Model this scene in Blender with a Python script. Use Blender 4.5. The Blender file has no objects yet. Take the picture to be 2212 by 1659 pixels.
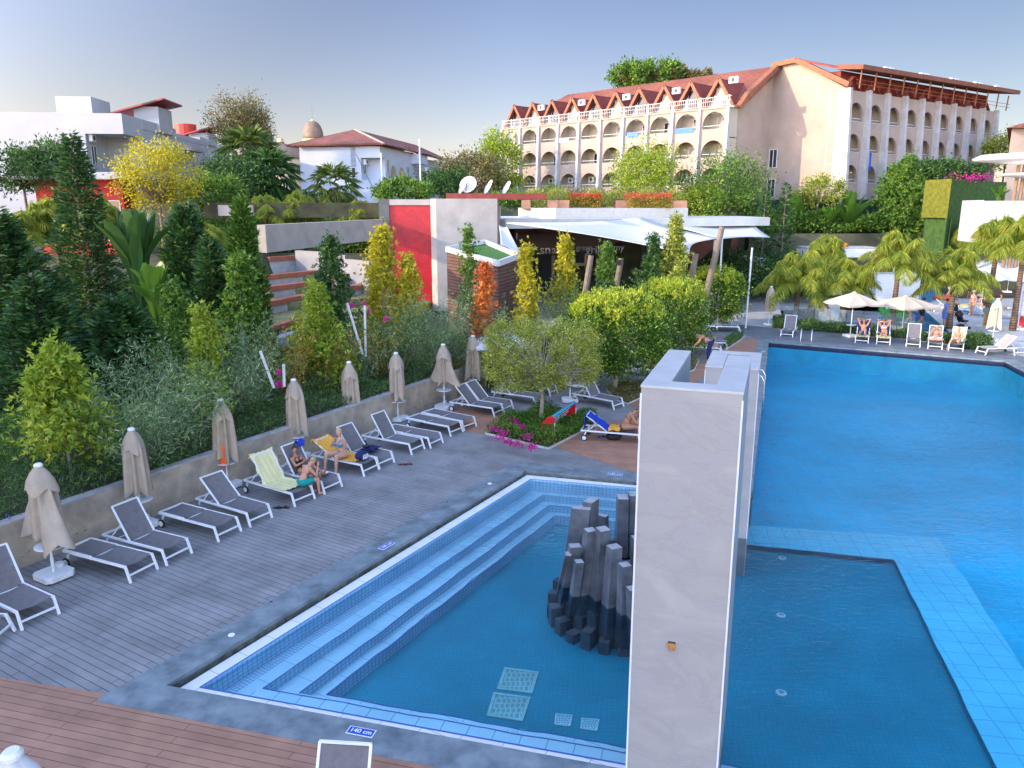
import bpy, math, random
import numpy as np
from mathutils import Vector, Matrix
from mathutils.geometry import tessellate_polygon
R=math.radians; PI=math.pi
scn=bpy.context.scene; COL=scn.collection
# ---------------------------------------------------------------- camera
FP=1661.0; HC=7.5; PITCH=math.atan(384.5/FP)      # photo measured on a 2212 x 1659 view
cd=bpy.data.cameras.new('camera'); cam=bpy.data.objects.new('camera',cd); COL.objects.link(cam)
cd.sensor_width=36; cd.lens=36*FP/2212; cd.clip_end=3000; cd.clip_start=.1
cam.location=(0,0,HC); cam.rotation_euler=(PI/2-PITCH,0,0); scn.camera=cam
# ---------------------------------------------------------------- sky and sun
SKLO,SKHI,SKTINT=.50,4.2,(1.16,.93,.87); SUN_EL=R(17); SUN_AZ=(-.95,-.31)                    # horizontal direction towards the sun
wd=bpy.data.worlds.new('World'); scn.world=wd; wd.use_nodes=True
nt=wd.node_tree; bg=nt.nodes['Background']; sk=nt.nodes.new('ShaderNodeTexSky')
sk.sky_type='NISHITA'; sk.sun_disc=False; sk.sun_elevation=SUN_EL
sk.sun_rotation=math.atan2(SUN_AZ[0],SUN_AZ[1]); sk.air_density=1.0; sk.dust_density=.1; sk.ozone_density=3; sk.altitude=0
# added sky gain to lift the shaded ground: raised overhead and behind, dimmed ahead
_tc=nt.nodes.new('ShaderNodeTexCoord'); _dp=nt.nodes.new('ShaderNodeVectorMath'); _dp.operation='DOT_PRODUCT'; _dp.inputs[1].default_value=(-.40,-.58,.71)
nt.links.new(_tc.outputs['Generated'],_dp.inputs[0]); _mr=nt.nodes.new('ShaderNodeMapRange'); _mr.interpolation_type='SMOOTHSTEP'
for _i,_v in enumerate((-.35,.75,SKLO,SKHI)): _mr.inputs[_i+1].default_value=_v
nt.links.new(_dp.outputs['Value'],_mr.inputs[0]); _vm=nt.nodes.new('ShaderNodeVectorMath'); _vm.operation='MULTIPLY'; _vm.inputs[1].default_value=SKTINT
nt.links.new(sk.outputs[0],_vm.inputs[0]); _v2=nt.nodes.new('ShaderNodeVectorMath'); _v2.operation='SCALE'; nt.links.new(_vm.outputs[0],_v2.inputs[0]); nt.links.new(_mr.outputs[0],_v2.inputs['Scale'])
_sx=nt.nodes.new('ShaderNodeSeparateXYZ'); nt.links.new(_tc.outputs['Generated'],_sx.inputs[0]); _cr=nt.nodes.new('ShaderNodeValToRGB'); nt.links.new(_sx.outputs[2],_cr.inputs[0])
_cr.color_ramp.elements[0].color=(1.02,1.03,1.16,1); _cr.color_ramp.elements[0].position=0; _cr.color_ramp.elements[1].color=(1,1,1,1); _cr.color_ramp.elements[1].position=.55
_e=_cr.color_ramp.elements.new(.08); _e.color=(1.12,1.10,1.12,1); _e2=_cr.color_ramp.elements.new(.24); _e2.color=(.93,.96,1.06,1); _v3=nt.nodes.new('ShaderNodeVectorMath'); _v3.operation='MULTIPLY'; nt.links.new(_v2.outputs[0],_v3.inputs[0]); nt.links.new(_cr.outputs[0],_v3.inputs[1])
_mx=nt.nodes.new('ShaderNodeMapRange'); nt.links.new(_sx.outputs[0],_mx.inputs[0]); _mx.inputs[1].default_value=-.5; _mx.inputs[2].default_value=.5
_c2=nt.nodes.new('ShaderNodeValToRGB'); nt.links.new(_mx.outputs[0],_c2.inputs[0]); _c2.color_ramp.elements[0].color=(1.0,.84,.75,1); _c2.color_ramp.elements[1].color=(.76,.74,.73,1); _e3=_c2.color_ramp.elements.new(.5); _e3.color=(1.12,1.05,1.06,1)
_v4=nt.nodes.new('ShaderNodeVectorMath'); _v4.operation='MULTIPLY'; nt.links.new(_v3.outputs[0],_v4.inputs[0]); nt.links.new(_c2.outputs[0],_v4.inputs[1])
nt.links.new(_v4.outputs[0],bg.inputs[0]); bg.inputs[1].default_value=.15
sl=bpy.data.lights.new('sun','SUN'); so=bpy.data.objects.new('sun',sl); COL.objects.link(so)
sl.energy=2.4; sl.angle=R(.53); sl.color=(1,.80,.53)
_n=math.hypot(*SUN_AZ); _d=Vector((-SUN_AZ[0]/_n*math.cos(SUN_EL),-SUN_AZ[1]/_n*math.cos(SUN_EL),-math.sin(SUN_EL)))
so.rotation_euler=_d.to_track_quat('-Z','Y').to_euler()
scn.view_settings.view_transform='Standard'; scn.view_settings.look='None'
scn.view_settings.exposure=1.25; scn.view_settings.gamma=1
scn.cycles.max_bounces=8; scn.cycles.transparent_max_bounces=24; scn.cycles.diffuse_bounces=3
# ---------------------------------------------------------------- helpers
_cp,_sp=math.cos(PITCH),math.sin(PITCH)
def ray(u,v):
    x=(u-1106)/FP; y=(829.5-v)/FP
    return (x,_cp+y*_sp,-_sp+y*_cp)
def G(u,v,z=0.):                                    # point at height z seen at (u,v)
    d=ray(u,v); t=(z-HC)/d[2]; return Vector((d[0]*t,d[1]*t,z))
def P(u,v,Y):                                       # point at depth Y seen at (u,v)
    d=ray(u,v); t=Y/d[1]; return Vector((d[0]*t,Y,HC+d[2]*t))
MATS={}
def N(nt,t,**k):
    n=nt.nodes.new(t)
    for a,b in k.items(): setattr(n,a,b)
    return n
def mat(name,col,rough=.7,var=.12,vs=3.,bump=0.,bs=30.,metal=0.,spec=.4,coat=0.,dirt=None):
    if name in MATS: return MATS[name]
    m=bpy.data.materials.new(name); MATS[name]=m; m.use_nodes=True; t=m.node_tree; b=t.nodes['Principled BSDF']
    b.inputs['Roughness'].default_value=rough; b.inputs['Metallic'].default_value=metal
    b.inputs['Specular IOR Level'].default_value=spec; b.inputs['Coat Weight'].default_value=coat
    tc=N(t,'ShaderNodeTexCoord'); c=list(col)
    if var>0:
        n=N(t,'ShaderNodeTexNoise'); n.inputs['Scale'].default_value=vs; n.inputs['Detail'].default_value=6; n.inputs['Roughness'].default_value=.6
        t.links.new(tc.outputs['Object'],n.inputs['Vector'])
        r=N(t,'ShaderNodeValToRGB'); r.color_ramp.elements[0].position=.3; r.color_ramp.elements[1].position=.7
        d=dirt or [x*(1-var*1.6) for x in c]
        r.color_ramp.elements[0].color=(*d,1); r.color_ramp.elements[1].color=(*[min(1,x*(1+var*.7)) for x in c],1)
        t.links.new(n.outputs[0],r.inputs[0]); t.links.new(r.outputs[0],b.inputs['Base Color'])
    else: b.inputs['Base Color'].default_value=(*c,1)
    if bump>0:
        n2=N(t,'ShaderNodeTexNoise'); n2.inputs['Scale'].default_value=bs; n2.inputs['Detail'].default_value=5
        t.links.new(tc.outputs['Object'],n2.inputs['Vector']); bp=N(t,'ShaderNodeBump'); bp.inputs['Strength'].default_value=bump; bp.inputs['Distance'].default_value=.02
        t.links.new(n2.outputs[0],bp.inputs['Height']); t.links.new(bp.outputs[0],b.inputs['Normal'])
    return m
def gridmat(name,c1,c2,mortar,w,h,ms,rot=0.,offset=.5,rough=.6,wob=0.,bump=.3,coords='Object',spec=.4,stain=None,plane='XY',var2=.1,vs=1.2):
    """planks or tiles: brick texture laid in metres"""
    if name in MATS: return MATS[name]
    m=bpy.data.materials.new(name); MATS[name]=m; m.use_nodes=True; t=m.node_tree; b=t.nodes['Principled BSDF']
    b.inputs['Roughness'].default_value=rough; b.inputs['Specular IOR Level'].default_value=spec
    tc=N(t,'ShaderNodeTexCoord'); mp=N(t,'ShaderNodeMapping')
    if plane=='XY': mp.inputs['Rotation'].default_value=(0,0,-rot)
    src=tc.outputs[coords]
    if plane=='WALL':    # u along the wall direction rot, v = z
        sx=N(t,'ShaderNodeSeparateXYZ'); t.links.new(src,sx.inputs[0])
        vr=N(t,'ShaderNodeVectorMath',operation='DOT_PRODUCT'); t.links.new(src,vr.inputs[0]); vr.inputs[1].default_value=(math.cos(rot),math.sin(rot),0)
        cx=N(t,'ShaderNodeCombineXYZ'); t.links.new(vr.outputs['Value'],cx.inputs[0]); t.links.new(sx.outputs[2],cx.inputs[1]); src=cx.outputs[0]
    if wob>0:
        n=N(t,'ShaderNodeTexNoise'); n.inputs['Scale'].default_value=2.2; n.inputs['Detail'].default_value=3
        t.links.new(tc.outputs[coords],n.inputs['Vector'])
        vm=N(t,'ShaderNodeVectorMath',operation='MULTIPLY_ADD'); t.links.new(n.outputs['Color'],vm.inputs[0]); vm.inputs[1].default_value=(wob,wob,0); t.links.new(src,vm.inputs[2]); src=vm.outputs[0]
    t.links.new(src,mp.inputs['Vector'])
    br=N(t,'ShaderNodeTexBrick'); br.offset=offset; br.squash=1
    br.inputs['Color1'].default_value=(*c1,1); br.inputs['Color2'].default_value=(*c2,1); br.inputs['Mortar'].default_value=(*mortar,1)
    br.inputs['Scale'].default_value=1; br.inputs['Brick Width'].default_value=w; br.inputs['Row Height'].default_value=h; br.inputs['Mortar Size'].default_value=ms
    br.inputs['Mortar Smooth'].default_value=.1
    t.links.new(mp.outputs[0],br.inputs['Vector'])
    n3=N(t,'ShaderNodeTexNoise'); n3.inputs['Scale'].default_value=vs; n3.inputs['Detail'].default_value=8; n3.inputs['Roughness'].default_value=.65
    t.links.new(tc.outputs[coords],n3.inputs['Vector'])
    rp=N(t,'ShaderNodeValToRGB'); rp.color_ramp.elements[0].position=.32; rp.color_ramp.elements[1].position=.68
    s=stain or (1-var2*2,)*3
    rp.color_ramp.elements[0].color=(*s,1); rp.color_ramp.elements[1].color=(1+var2,1+var2,1+var2,1)
    mx=N(t,'ShaderNodeMix',data_type='RGBA',blend_type='MULTIPLY'); mx.inputs[0].default_value=1
    t.links.new(n3.outputs[0],rp.inputs[0]); t.links.new(br.outputs[0],mx.inputs[6]); t.links.new(rp.outputs[0],mx.inputs[7]); t.links.new(mx.outputs[2],b.inputs['Base Color'])
    bp=N(t,'ShaderNodeBump'); bp.inputs['Strength'].default_value=bump; bp.inputs['Distance'].default_value=.01; bp.invert=True
    t.links.new(br.outputs[1],bp.inputs['Height']); t.links.new(bp.outputs[0],b.inputs['Normal'])
    return m
class MB:
    def __init__(s): s.v=[]; s.f=[]; s.mi=[]; s.cur=0
    def add(s,vs,fs):
        o=len(s.v); s.v+= [tuple(x) for x in vs]; s.f+=[tuple(i+o for i in f) for f in fs]; s.mi+=[s.cur]*len(fs); return s
    def box(s,c,sz,rz=0.,M=None,bev=0):
        hx,hy,hz=sz[0]/2,sz[1]/2,sz[2]/2; cr,sr=math.cos(rz),math.sin(rz); vs=[]
        for z in(-hz,hz):
            for x,y in((-hx,-hy),(hx,-hy),(hx,hy),(-hx,hy)):
                p=Vector((x,y,z)); p=Vector((x*cr-y*sr,x*sr+y*cr,z)) if M is None else M@p
                vs.append((p[0]+c[0],p[1]+c[1],p[2]+c[2]))
        return s.add(vs,[(3,2,1,0),(4,5,6,7),(0,1,5,4),(1,2,6,5),(2,3,7,6),(3,0,4,7)])
    def beam(s,a,b,w,h,up=(0,0,1)):
        a=Vector(a);b=Vector(b);d=(b-a); L=d.length; d.normalize(); up=Vector(up)
        x=d.cross(up); 
        if x.length<1e-4: x=d.cross(Vector((0,1,0)))
        x.normalize(); y=x.cross(d); M=Matrix((x,d,y)).transposed()
        return s.box((a+b)/2,(w,L,h),M=M)
    def tube(s,pts,rad,n=8,cap=True):
        pts=[Vector(p) for p in pts]; m=len(pts); rad=[rad]*m if not hasattr(rad,'__len__') else rad; vs=[];fs=[]; pu=None
        for i,p in enumerate(pts):
            d=(pts[min(i+1,m-1)]-pts[max(i-1,0)]); d.normalize()
            if pu is None: pu=d.orthogonal().normalized()
            x=(pu-d*pu.dot(d)); x=x.normalized() if x.length>1e-5 else d.orthogonal().normalized(); pu=x; y=d.cross(x)
            for k in range(n):
                a=2*PI*k/n; vs.append(p+(x*math.cos(a)+y*math.sin(a))*rad[i])
        for i in range(m-1):
            for k in range(n): a=i*n+k;b=i*n+(k+1)%n; fs.append((a,b,b+n,a+n))
        if cap: fs.append(tuple(range(n-1,-1,-1))); fs.append(tuple((m-1)*n+k for k in range(n)))
        return s.add(vs,fs)
    def lathe(s,prof,c=(0,0,0),n=24,squash=(1,1)):
        vs=[];fs=[];m=len(prof)
        for r,z in prof:
            for k in range(n): a=2*PI*k/n; vs.append((c[0]+r*math.cos(a)*squash[0],c[1]+r*math.sin(a)*squash[1],c[2]+z))
        for i in range(m-1):
            for k in range(n): a=i*n+k;b=i*n+(k+1)%n; fs.append((a,b,b+n,a+n))
        fs.append(tuple(range(n-1,-1,-1))); fs.append(tuple((m-1)*n+k for k in range(n)))
        return s.add(vs,fs)
    def ell(s,c,r,n=12,M=None):
        vs=[];fs=[];m=n//2+1
        for i in range(m):
            th=PI*i/(m-1); 
            for k in range(n):
                a=2*PI*k/n; p=Vector((r[0]*math.sin(th)*math.cos(a),r[1]*math.sin(th)*math.sin(a),r[2]*math.cos(th)))
                if M is not None: p=M@p
                vs.append(p+Vector(c))
        for i in range(m-1):
            for k in range(n): a=i*n+k;b=i*n+(k+1)%n; fs.append((a+n,b+n,b,a))
        return s.add(vs,fs)
    def poly(s,pts): return s.add(pts,[tuple(range(len(pts)))])
    def prism(s,pts,z0,z1):        # pts counter-clockwise seen from above
        n=len(pts); s.add([(p[0],p[1],z0) for p in pts]+[(p[0],p[1],z1) for p in pts],
            [tuple(range(n-1,-1,-1)),tuple(range(n,2*n))]+[(i,(i+1)%n,(i+1)%n+n,i+n) for i in range(n)]); return s
    def slab(s,quad,th):           # quad of 3D points given thickness along its normal
        q=[Vector(p) for p in quad]; n=(q[1]-q[0]).cross(q[-1]-q[0]).normalized()*th; k=len(q)
        return s.add(q+[p+n for p in q],[tuple(range(k-1,-1,-1)),tuple(range(k,2*k))]+[(i,(i+1)%k,(i+1)%k+k,i+k) for i in range(k)])
    def build(s,name,m,parent=None,smooth=False,world=False,bevel=0):
        me=bpy.data.meshes.new(name); v=s.v
        if world and parent is not None:
            l=parent.location; v=[(a[0]-l[0],a[1]-l[1],a[2]-l[2]) for a in v]
        me.from_pydata([tuple(x) for x in v],[],s.f)
        for mm in (m if isinstance(m,(list,tuple)) else [m]): me.materials.append(mm)
        if isinstance(m,(list,tuple)): me.polygons.foreach_set('material_index',s.mi)
        if smooth: me.polygons.foreach_set('use_smooth',[True]*len(s.f))
        me.update(); o=bpy.data.objects.new(name,me); COL.objects.link(o)
        if parent is not None: o.parent=parent
        if bevel>0:
            b=o.modifiers.new('bevel','BEVEL'); b.width=bevel; b.segments=2; b.limit_method='ANGLE'; b.angle_limit=R(40)
        return o
def tag(o,label=None,cat=None,group=None,kind=None):
    if label: o['label']=label
    if cat: o['category']=cat
    if group: o['group']=group
    if kind: o['kind']=kind
    return o
def thing(name,label,cat,loc=(0,0,0),rz=0.,group=None):
    o=bpy.data.objects.new(name,None); COL.objects.link(o); o.location=loc; o.rotation_euler=(0,0,rz); o.empty_display_size=.2
    return tag(o,label,cat,group)
def dup(o,parent=None):
    c=o.copy(); COL.objects.link(c)
    if parent is not None: c.parent=parent
    for ch in list(o.children): dup(ch,c)
    return c
def sheet(name,outer,holes,z,m,kind='structure'):
    pl=[[Vector((p[0],p[1],0)) for p in outer]]+[[Vector((p[0],p[1],0)) for p in h] for h in holes]
    tri=tessellate_polygon(pl); allp=[p for l in pl for p in l]; b=MB()
    fs=[]
    for t in tri:
        a,bb,c=[allp[i] for i in t]
        fs.append(t if (bb-a).cross(c-a).z>0 else t[::-1])
    b.add([(p.x,p.y,z) for p in allp],fs); o=b.build(name,m)
    if kind: o['kind']=kind
    return o
def leafmesh(name,Pn,Dn,L,W,m,parent=None,star=False,seed=0,droop=0.,nrm=None):
    """many leaf-sized kite faces; Pn base points, Dn leaf axes"""
    rg=np.random.default_rng(seed); n=len(Pn); Pn=np.asarray(Pn,float); Dn=np.asarray(Dn,float)
    Dn=Dn/np.maximum(np.linalg.norm(Dn,axis=1,keepdims=True),1e-6)
    L=np.broadcast_to(np.asarray(L,float),(n,)) ; W=np.broadcast_to(np.asarray(W,float),(n,))
    r=rg.normal(size=(n,3)) if nrm is None else nrm+rg.normal(size=(n,3))*.35
    S=np.cross(Dn,r); S/=np.maximum(np.linalg.norm(S,axis=1,keepdims=True),1e-6)
    out=[]
    def kite(D,Sv,l,w):
        mid=Pn+D*(l*.45)[:,None]; tip=Pn+D*l[:,None]; tip[:,2]-=droop*l
        return np.stack([Pn,mid+Sv*(w/2)[:,None],tip,mid-Sv*(w/2)[:,None]],1)
    out.append(kite(Dn,S,L,W))
    if star:
        for s_ in (-1,1):
            D2=Dn*.62+S*s_*.8; S2=S*.62-Dn*s_*.8; out.append(kite(D2,S2,L*.85,W*.8))
    V=np.concatenate(out,0).reshape(-1,3); q=len(V)//4
    me=bpy.data.meshes.new(name); me.vertices.add(len(V)); me.vertices.foreach_set('co',V.astype(np.float32).ravel())
    me.loops.add(4*q); me.loops.foreach_set('vertex_index',np.arange(4*q,dtype=np.int32))
    me.polygons.add(q); me.polygons.foreach_set('loop_start',np.arange(0,4*q,4,dtype=np.int32)); me.polygons.foreach_set('loop_total',np.full(q,4,dtype=np.int32))
    me.materials.append(m); me.update(calc_edges=True)
    o=bpy.data.objects.new(name,me); COL.objects.link(o)
    if parent is not None: o.parent=parent
    return o
def leafmat(name,dark,light,tip=None,trans=.3,rough=.55):
    if name in MATS: return MATS[name]
    m=bpy.data.materials.new(name); MATS[name]=m; m.use_nodes=True; t=m.node_tree; b=t.nodes['Principled BSDF']; out=t.nodes['Material Output']
    b.inputs['Roughness'].default_value=rough; b.inputs['Specular IOR Level'].default_value=.3
    g=N(t,'ShaderNodeNewGeometry'); rp=N(t,'ShaderNodeValToRGB'); e=rp.color_ramp.elements
    e[0].color=(*dark,1); e[0].position=.05; e[1].color=(*light,1); e[1].position=.8
    if tip: x=e.new(.96); x.color=(*tip,1)
    tc=N(t,'ShaderNodeTexCoord'); n=N(t,'ShaderNodeTexNoise'); n.inputs['Scale'].default_value=1.3; n.inputs['Detail'].default_value=3
    t.links.new(tc.outputs['Object'],n.inputs['Vector'])
    ma=N(t,'ShaderNodeMath',operation='MULTIPLY_ADD'); t.links.new(n.outputs[0],ma.inputs[0]); ma.inputs[1].default_value=.8; ma.inputs[2].default_value=-.4
    ad=N(t,'ShaderNodeMath',operation='ADD'); ad.use_clamp=True; t.links.new(g.outputs['Random Per Island'],ad.inputs[0]); t.links.new(ma.outputs[0],ad.inputs[1])
    t.links.new(ad.outputs[0],rp.inputs[0]); t.links.new(rp.outputs[0],b.inputs['Base Color'])
    tr=N(t,'ShaderNodeBsdfTranslucent'); t.links.new(rp.outputs[0],tr.inputs['Color']); mx=N(t,'ShaderNodeMixShader'); mx.inputs[0].default_value=trans
    t.links.new(b.outputs[0],mx.inputs[1]); t.links.new(tr.outputs[0],mx.inputs[2]); t.links.new(mx.outputs[0],out.inputs[0])
    return m

def textmesh(name,body,size,m,parent,loc,rot=(0,0,0),extrude=.001,offset=0.,align='CENTER'):
    cu=bpy.data.curves.new(name,'FONT'); cu.body=body; cu.size=size; cu.align_x=align; cu.align_y='CENTER'; cu.extrude=extrude; cu.offset=offset
    o=bpy.data.objects.new(name,cu); me=bpy.data.meshes.new_from_object(o); bpy.data.objects.remove(o); bpy.data.curves.remove(cu)
    me.materials.clear(); me.materials.append(m); o=bpy.data.objects.new(name,me); COL.objects.link(o); o.parent=parent; o.location=loc; o.rotation_euler=rot; return o
# ================================================================ SETTING: ground, decks, pool
ZW=-.17                                             # water level
z1,z2,z3,zf=-.46,-.66,-.86,-1.12
# pool outline (inner edge of the stone coping), counter-clockwise from the front left corner
pFL=G(359,1482); pBL=G(1136,1016); pML=G(1660.7,738.4); pMR=G(2171,780)
dmr=(G(2212,801)-pMR).normalized(); pFR=pMR+dmr*36
fdir=(G(1076,1659)-G(249,1502)).normalized(); 
pBC=None
# front right corner where the front line meets the right side
def isect(a,d,b,e):
    t=((b.x-a.x)*e.y-(b.y-a.y)*e.x)/(d.x*e.y-d.y*e.x); return Vector((a.x+d.x*t,a.y+d.y*t,0))
pFR=isect(pFL,fdir,pMR,dmr); pBC=isect(pBL,Vector((math.cos(R(-15.6)),math.sin(R(-15.6)),0)),pML,(G(1634.9,978)-pML).normalized())
POOL=[pFL,pFR,pMR,pML,pBC,pBL]
def inset(poly,d):
    n=len(poly); out=[]
    for i in range(n):
        a,b,c=Vector(poly[i-1]),Vector(poly[i]),Vector(poly[(i+1)%n])
        e1=(b-a);e1.z=0;e1.normalize(); e2=(c-b);e2.z=0;e2.normalize(); n1=Vector((-e1.y,e1.x,0)); n2=Vector((-e2.y,e2.x,0))
        dd=d if not hasattr(d,'__len__') else None
        d1,d2=(d,d) if dd is not None else (d[i-1],d[i])
        out.append(isect(a+n1*d1,e1,b+n2*d2,e2) if abs(e1.cross(e2).z)>1e-4 else b+n2*d2)
    return out
out_c=inset(POOL,-.62)
# kids' pool and its outline further away
KIDS=[G(1688,697),G(2060,722),G(1985,655),G(1985,632),G(1700,612),G(1672,640)]
KIDS2=[G(1935,625),G(2005,622),G(2030,640),G(1990,650)]
big=[(-700,-60),(700,-60),(700,1500),(-700,1500)]
m_soil=mat('soil',(.10,.085,.05),.95,.3,2,.5,20)
sheet('ground',big,[out_c,KIDS],-.03,m_soil)
m_deckg=gridmat('grey_decking',(.27,.262,.258),(.235,.23,.225),(.045,.045,.048),3.2,.145,.0065,rot=R(-31),rough=.55,var2=.16,vs=1.1,bump=.5)
m_deckb=gridmat('brown_decking',(.42,.215,.135),(.36,.18,.11),(.06,.03,.02),3.6,.145,.0045,rot=R(-15),rough=.6,var2=.12,vs=1.6,bump=.5)
m_slate=mat('slate_stone',(.20,.235,.245),.45,.34,2.2,.15,14,dirt=(.09,.115,.13))
m_white_pave=gridmat('white_paving',(.50,.49,.47),(.46,.45,.44),(.25,.24,.23),.6,.6,.004,rot=R(-27),offset=0,rough=.7,var2=.08)
m_grey_pave=gridmat('grey_paving',(.17,.18,.19),(.15,.16,.17),(.08,.08,.09),.9,.45,.004,rot=R(-27),rough=.5,var2=.14,stain=(.5,.55,.6))
wa=Vector((-10.5,14.9,0)); wdv=Vector((math.cos(R(61.3)),math.sin(R(61.3)),0)); wn=Vector((-wdv.y,wdv.x,0))   # garden wall line
def W(t,o=0,z=0): p=wa+wdv*t+wn*o; return Vector((p.x,p.y,z))
DKo=[(-16,-2),(18,-2),(60,20),(60,62),(6,62),W(30,.1)[:2],W(-14,.1)[:2]]
sheet('pool_deck',DKo,[out_c,KIDS],0,m_deckg)
# brown decking in front of the pool
fb=[G(0,1464),G(249,1502),G(1076,1659)]
f0=fb[0]+(fb[0]-fb[1]).normalized()*8; f1=fb[2]+(fb[2]-fb[1]).normalized()*14
sheet('brown_deck_front',[f0,(-16,-2),(14,-2),f1,fb[2],fb[1],fb[0]],[],.006,m_deckb)
sheet('brown_deck_strip',[G(905,903),G(1005,930.5),G(1049,938.5),G(1165,955),G(1376,1022),G(1440,1030),G(1440,905),G(1265,912),G(1165,903),G(1069,893),G(980,879)],[],.004,m_deckb)
sheet('brown_deck_path',[G(1356,873.5),G(1400,905),G(1440,870),G(1545,797),G(1620,800),G(1640,757),G(1641,733),G(1607,731),G(1480,801)],[],.008,m_deckb)
# grey stone strip behind the main pool and the white paving further back
sheet('poolside_paving',[G(1641,733),G(1600,720),G(1530,716),G(1500,730),G(1460,712),G(1600,702),G(1900,726),G(2212,770),G(2450,800),G(2600,900),G(2230,818),G(2165,772),G(1660,731)],[],.010,m_grey_pave)
sheet('white_terrace',[G(1600,703),G(1480,700),G(1480,600),(30,64),(62,64),(62,36),G(2450,800),G(2212,772),G(1900,728)],[KIDS],.007,m_white_pave)
# stone coping round the pool
b=MB(); ci=POOL; co=out_c
for i in range(6):
    j=(i+1)%6; q=[ci[i],ci[j],co[j],co[i]]
    b.add([(p.x,p.y,.014) for p in q]+[(p.x,p.y,-.07) for p in q],[(3,2,1,0),(0,1,5,4),(2,3,7,6),(4,5,6,7)])
o=b.build('pool_coping',m_slate); tag(o,kind='structure')
# gutter, white tile rim
m_rim=gridmat('white_rim_tiles',(.78,.78,.76),(.74,.74,.73),(.35,.35,.36),.62,.62,.006,rot=R(60),offset=0,rough=.35,var2=.05)
m_gut=mat('dark_gutter',(.05,.06,.05),.6,.2)

N0=[Vector((-5.07,11.06,0)),Vector((.54,20.84,0))]; N1=[Vector((-4.22,11.52,0)),Vector((.87,20.47,0))]
N2=[Vector((-3.66,11.68,0)),Vector((1.04,20.2,0))]; N3=[Vector((-3.26,11.92,0)),Vector((1.19,19.93,0))]
bdir=Vector((math.cos(R(-14)),math.sin(R(-14)),0)); fd=Vector((math.cos(R(-14.9)),math.sin(R(-14.9)),0))
def pathline(Nk,e0=9.5,e1=4.9): return [Nk[0]+fd*e0,Nk[0],Nk[1],Nk[1]+bdir*e1]
PO=[pFL+fdir*9.5,pFL,pBL,pBC]
def strip(q,A,B,za,zb):
    for i in range(len(A)-1):
        q.add([(A[i].x,A[i].y,za),(A[i+1].x,A[i+1].y,za),(B[i+1].x,B[i+1].y,zb),(B[i].x,B[i].y,zb)],[(3,2,1,0)])
def stripo(name,A,B,za,zb,m): q=MB(); strip(q,A,B,za,zb); return tag(q.build(name,m),kind='structure')
m_mos=gridmat('pale_blue_mosaic',(.58,.84,.95),(.54,.80,.93),(.22,.46,.64),.07,.07,.008,rot=R(60),offset=0,rough=.4,wob=.05,bump=0,var2=.06,coords='Object')
m_mosw=gridmat('pale_blue_wall_mosaic',(.46,.74,.88),(.42,.70,.85),(.22,.46,.66),.085,.075,.008,rot=R(23),offset=0,rough=.4,plane='WALL',bump=0,var2=.06)
m_step=gridmat('pale_step_tiles',(.55,.86,.95),(.53,.84,.94),(.24,.48,.66),.62,.9,.007,rot=R(60),offset=0,rough=.4,wob=.05,bump=0,var2=.05)
m_stepf=gridmat('pale_shelf_tiles',(.55,.86,.95),(.53,.84,.94),(.20,.42,.62),.42,.42,.008,rot=R(-15),offset=0,rough=.4,wob=.03,bump=0,var2=.05)
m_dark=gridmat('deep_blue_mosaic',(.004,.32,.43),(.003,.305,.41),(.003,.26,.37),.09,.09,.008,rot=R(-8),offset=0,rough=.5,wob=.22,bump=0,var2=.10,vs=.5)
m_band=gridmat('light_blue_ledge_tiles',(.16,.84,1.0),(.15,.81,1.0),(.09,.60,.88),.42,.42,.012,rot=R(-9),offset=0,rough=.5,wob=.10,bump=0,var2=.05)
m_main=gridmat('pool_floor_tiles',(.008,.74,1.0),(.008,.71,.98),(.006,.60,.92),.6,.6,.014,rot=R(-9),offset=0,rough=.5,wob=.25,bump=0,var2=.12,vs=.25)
m_navy=mat('navy_edge_tile',(.04,.12,.42),.4,.1); m_gut2=mat('gutter_face',(.16,.18,.15),.5,.3,6,dirt=(.05,.05,.04))
cl=[p+Vector((0,0,0)) for p in PO]; PI_=[PO[0]+Vector((.02,.08,0)),PO[1]+Vector((.12,.06,0)),PO[2]+Vector((.03,-.06,0)),PO[3]+Vector((0,-.06,0))]
stripo('pool_gutter_wall',PO,PO,-.06,-.21,m_gut2); stripo('pool_gutter',PO,PI_,-.205,-.205,m_gut)
n0=pathline(N0); stripo('pool_rim_edge',PI_,PI_,-.21,-.12,m_gut2)
stripo('pool_rim',PI_,n0,-.12,-.12,m_rim)
n1=pathline(N1);n2=pathline(N2);n3=pathline(N3)
stripo('pool_upper_wall',n0,n0,-.12,z1,m_mosw)
mid=[n0[i].lerp(n1[i],.42) for i in range(4)]
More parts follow.
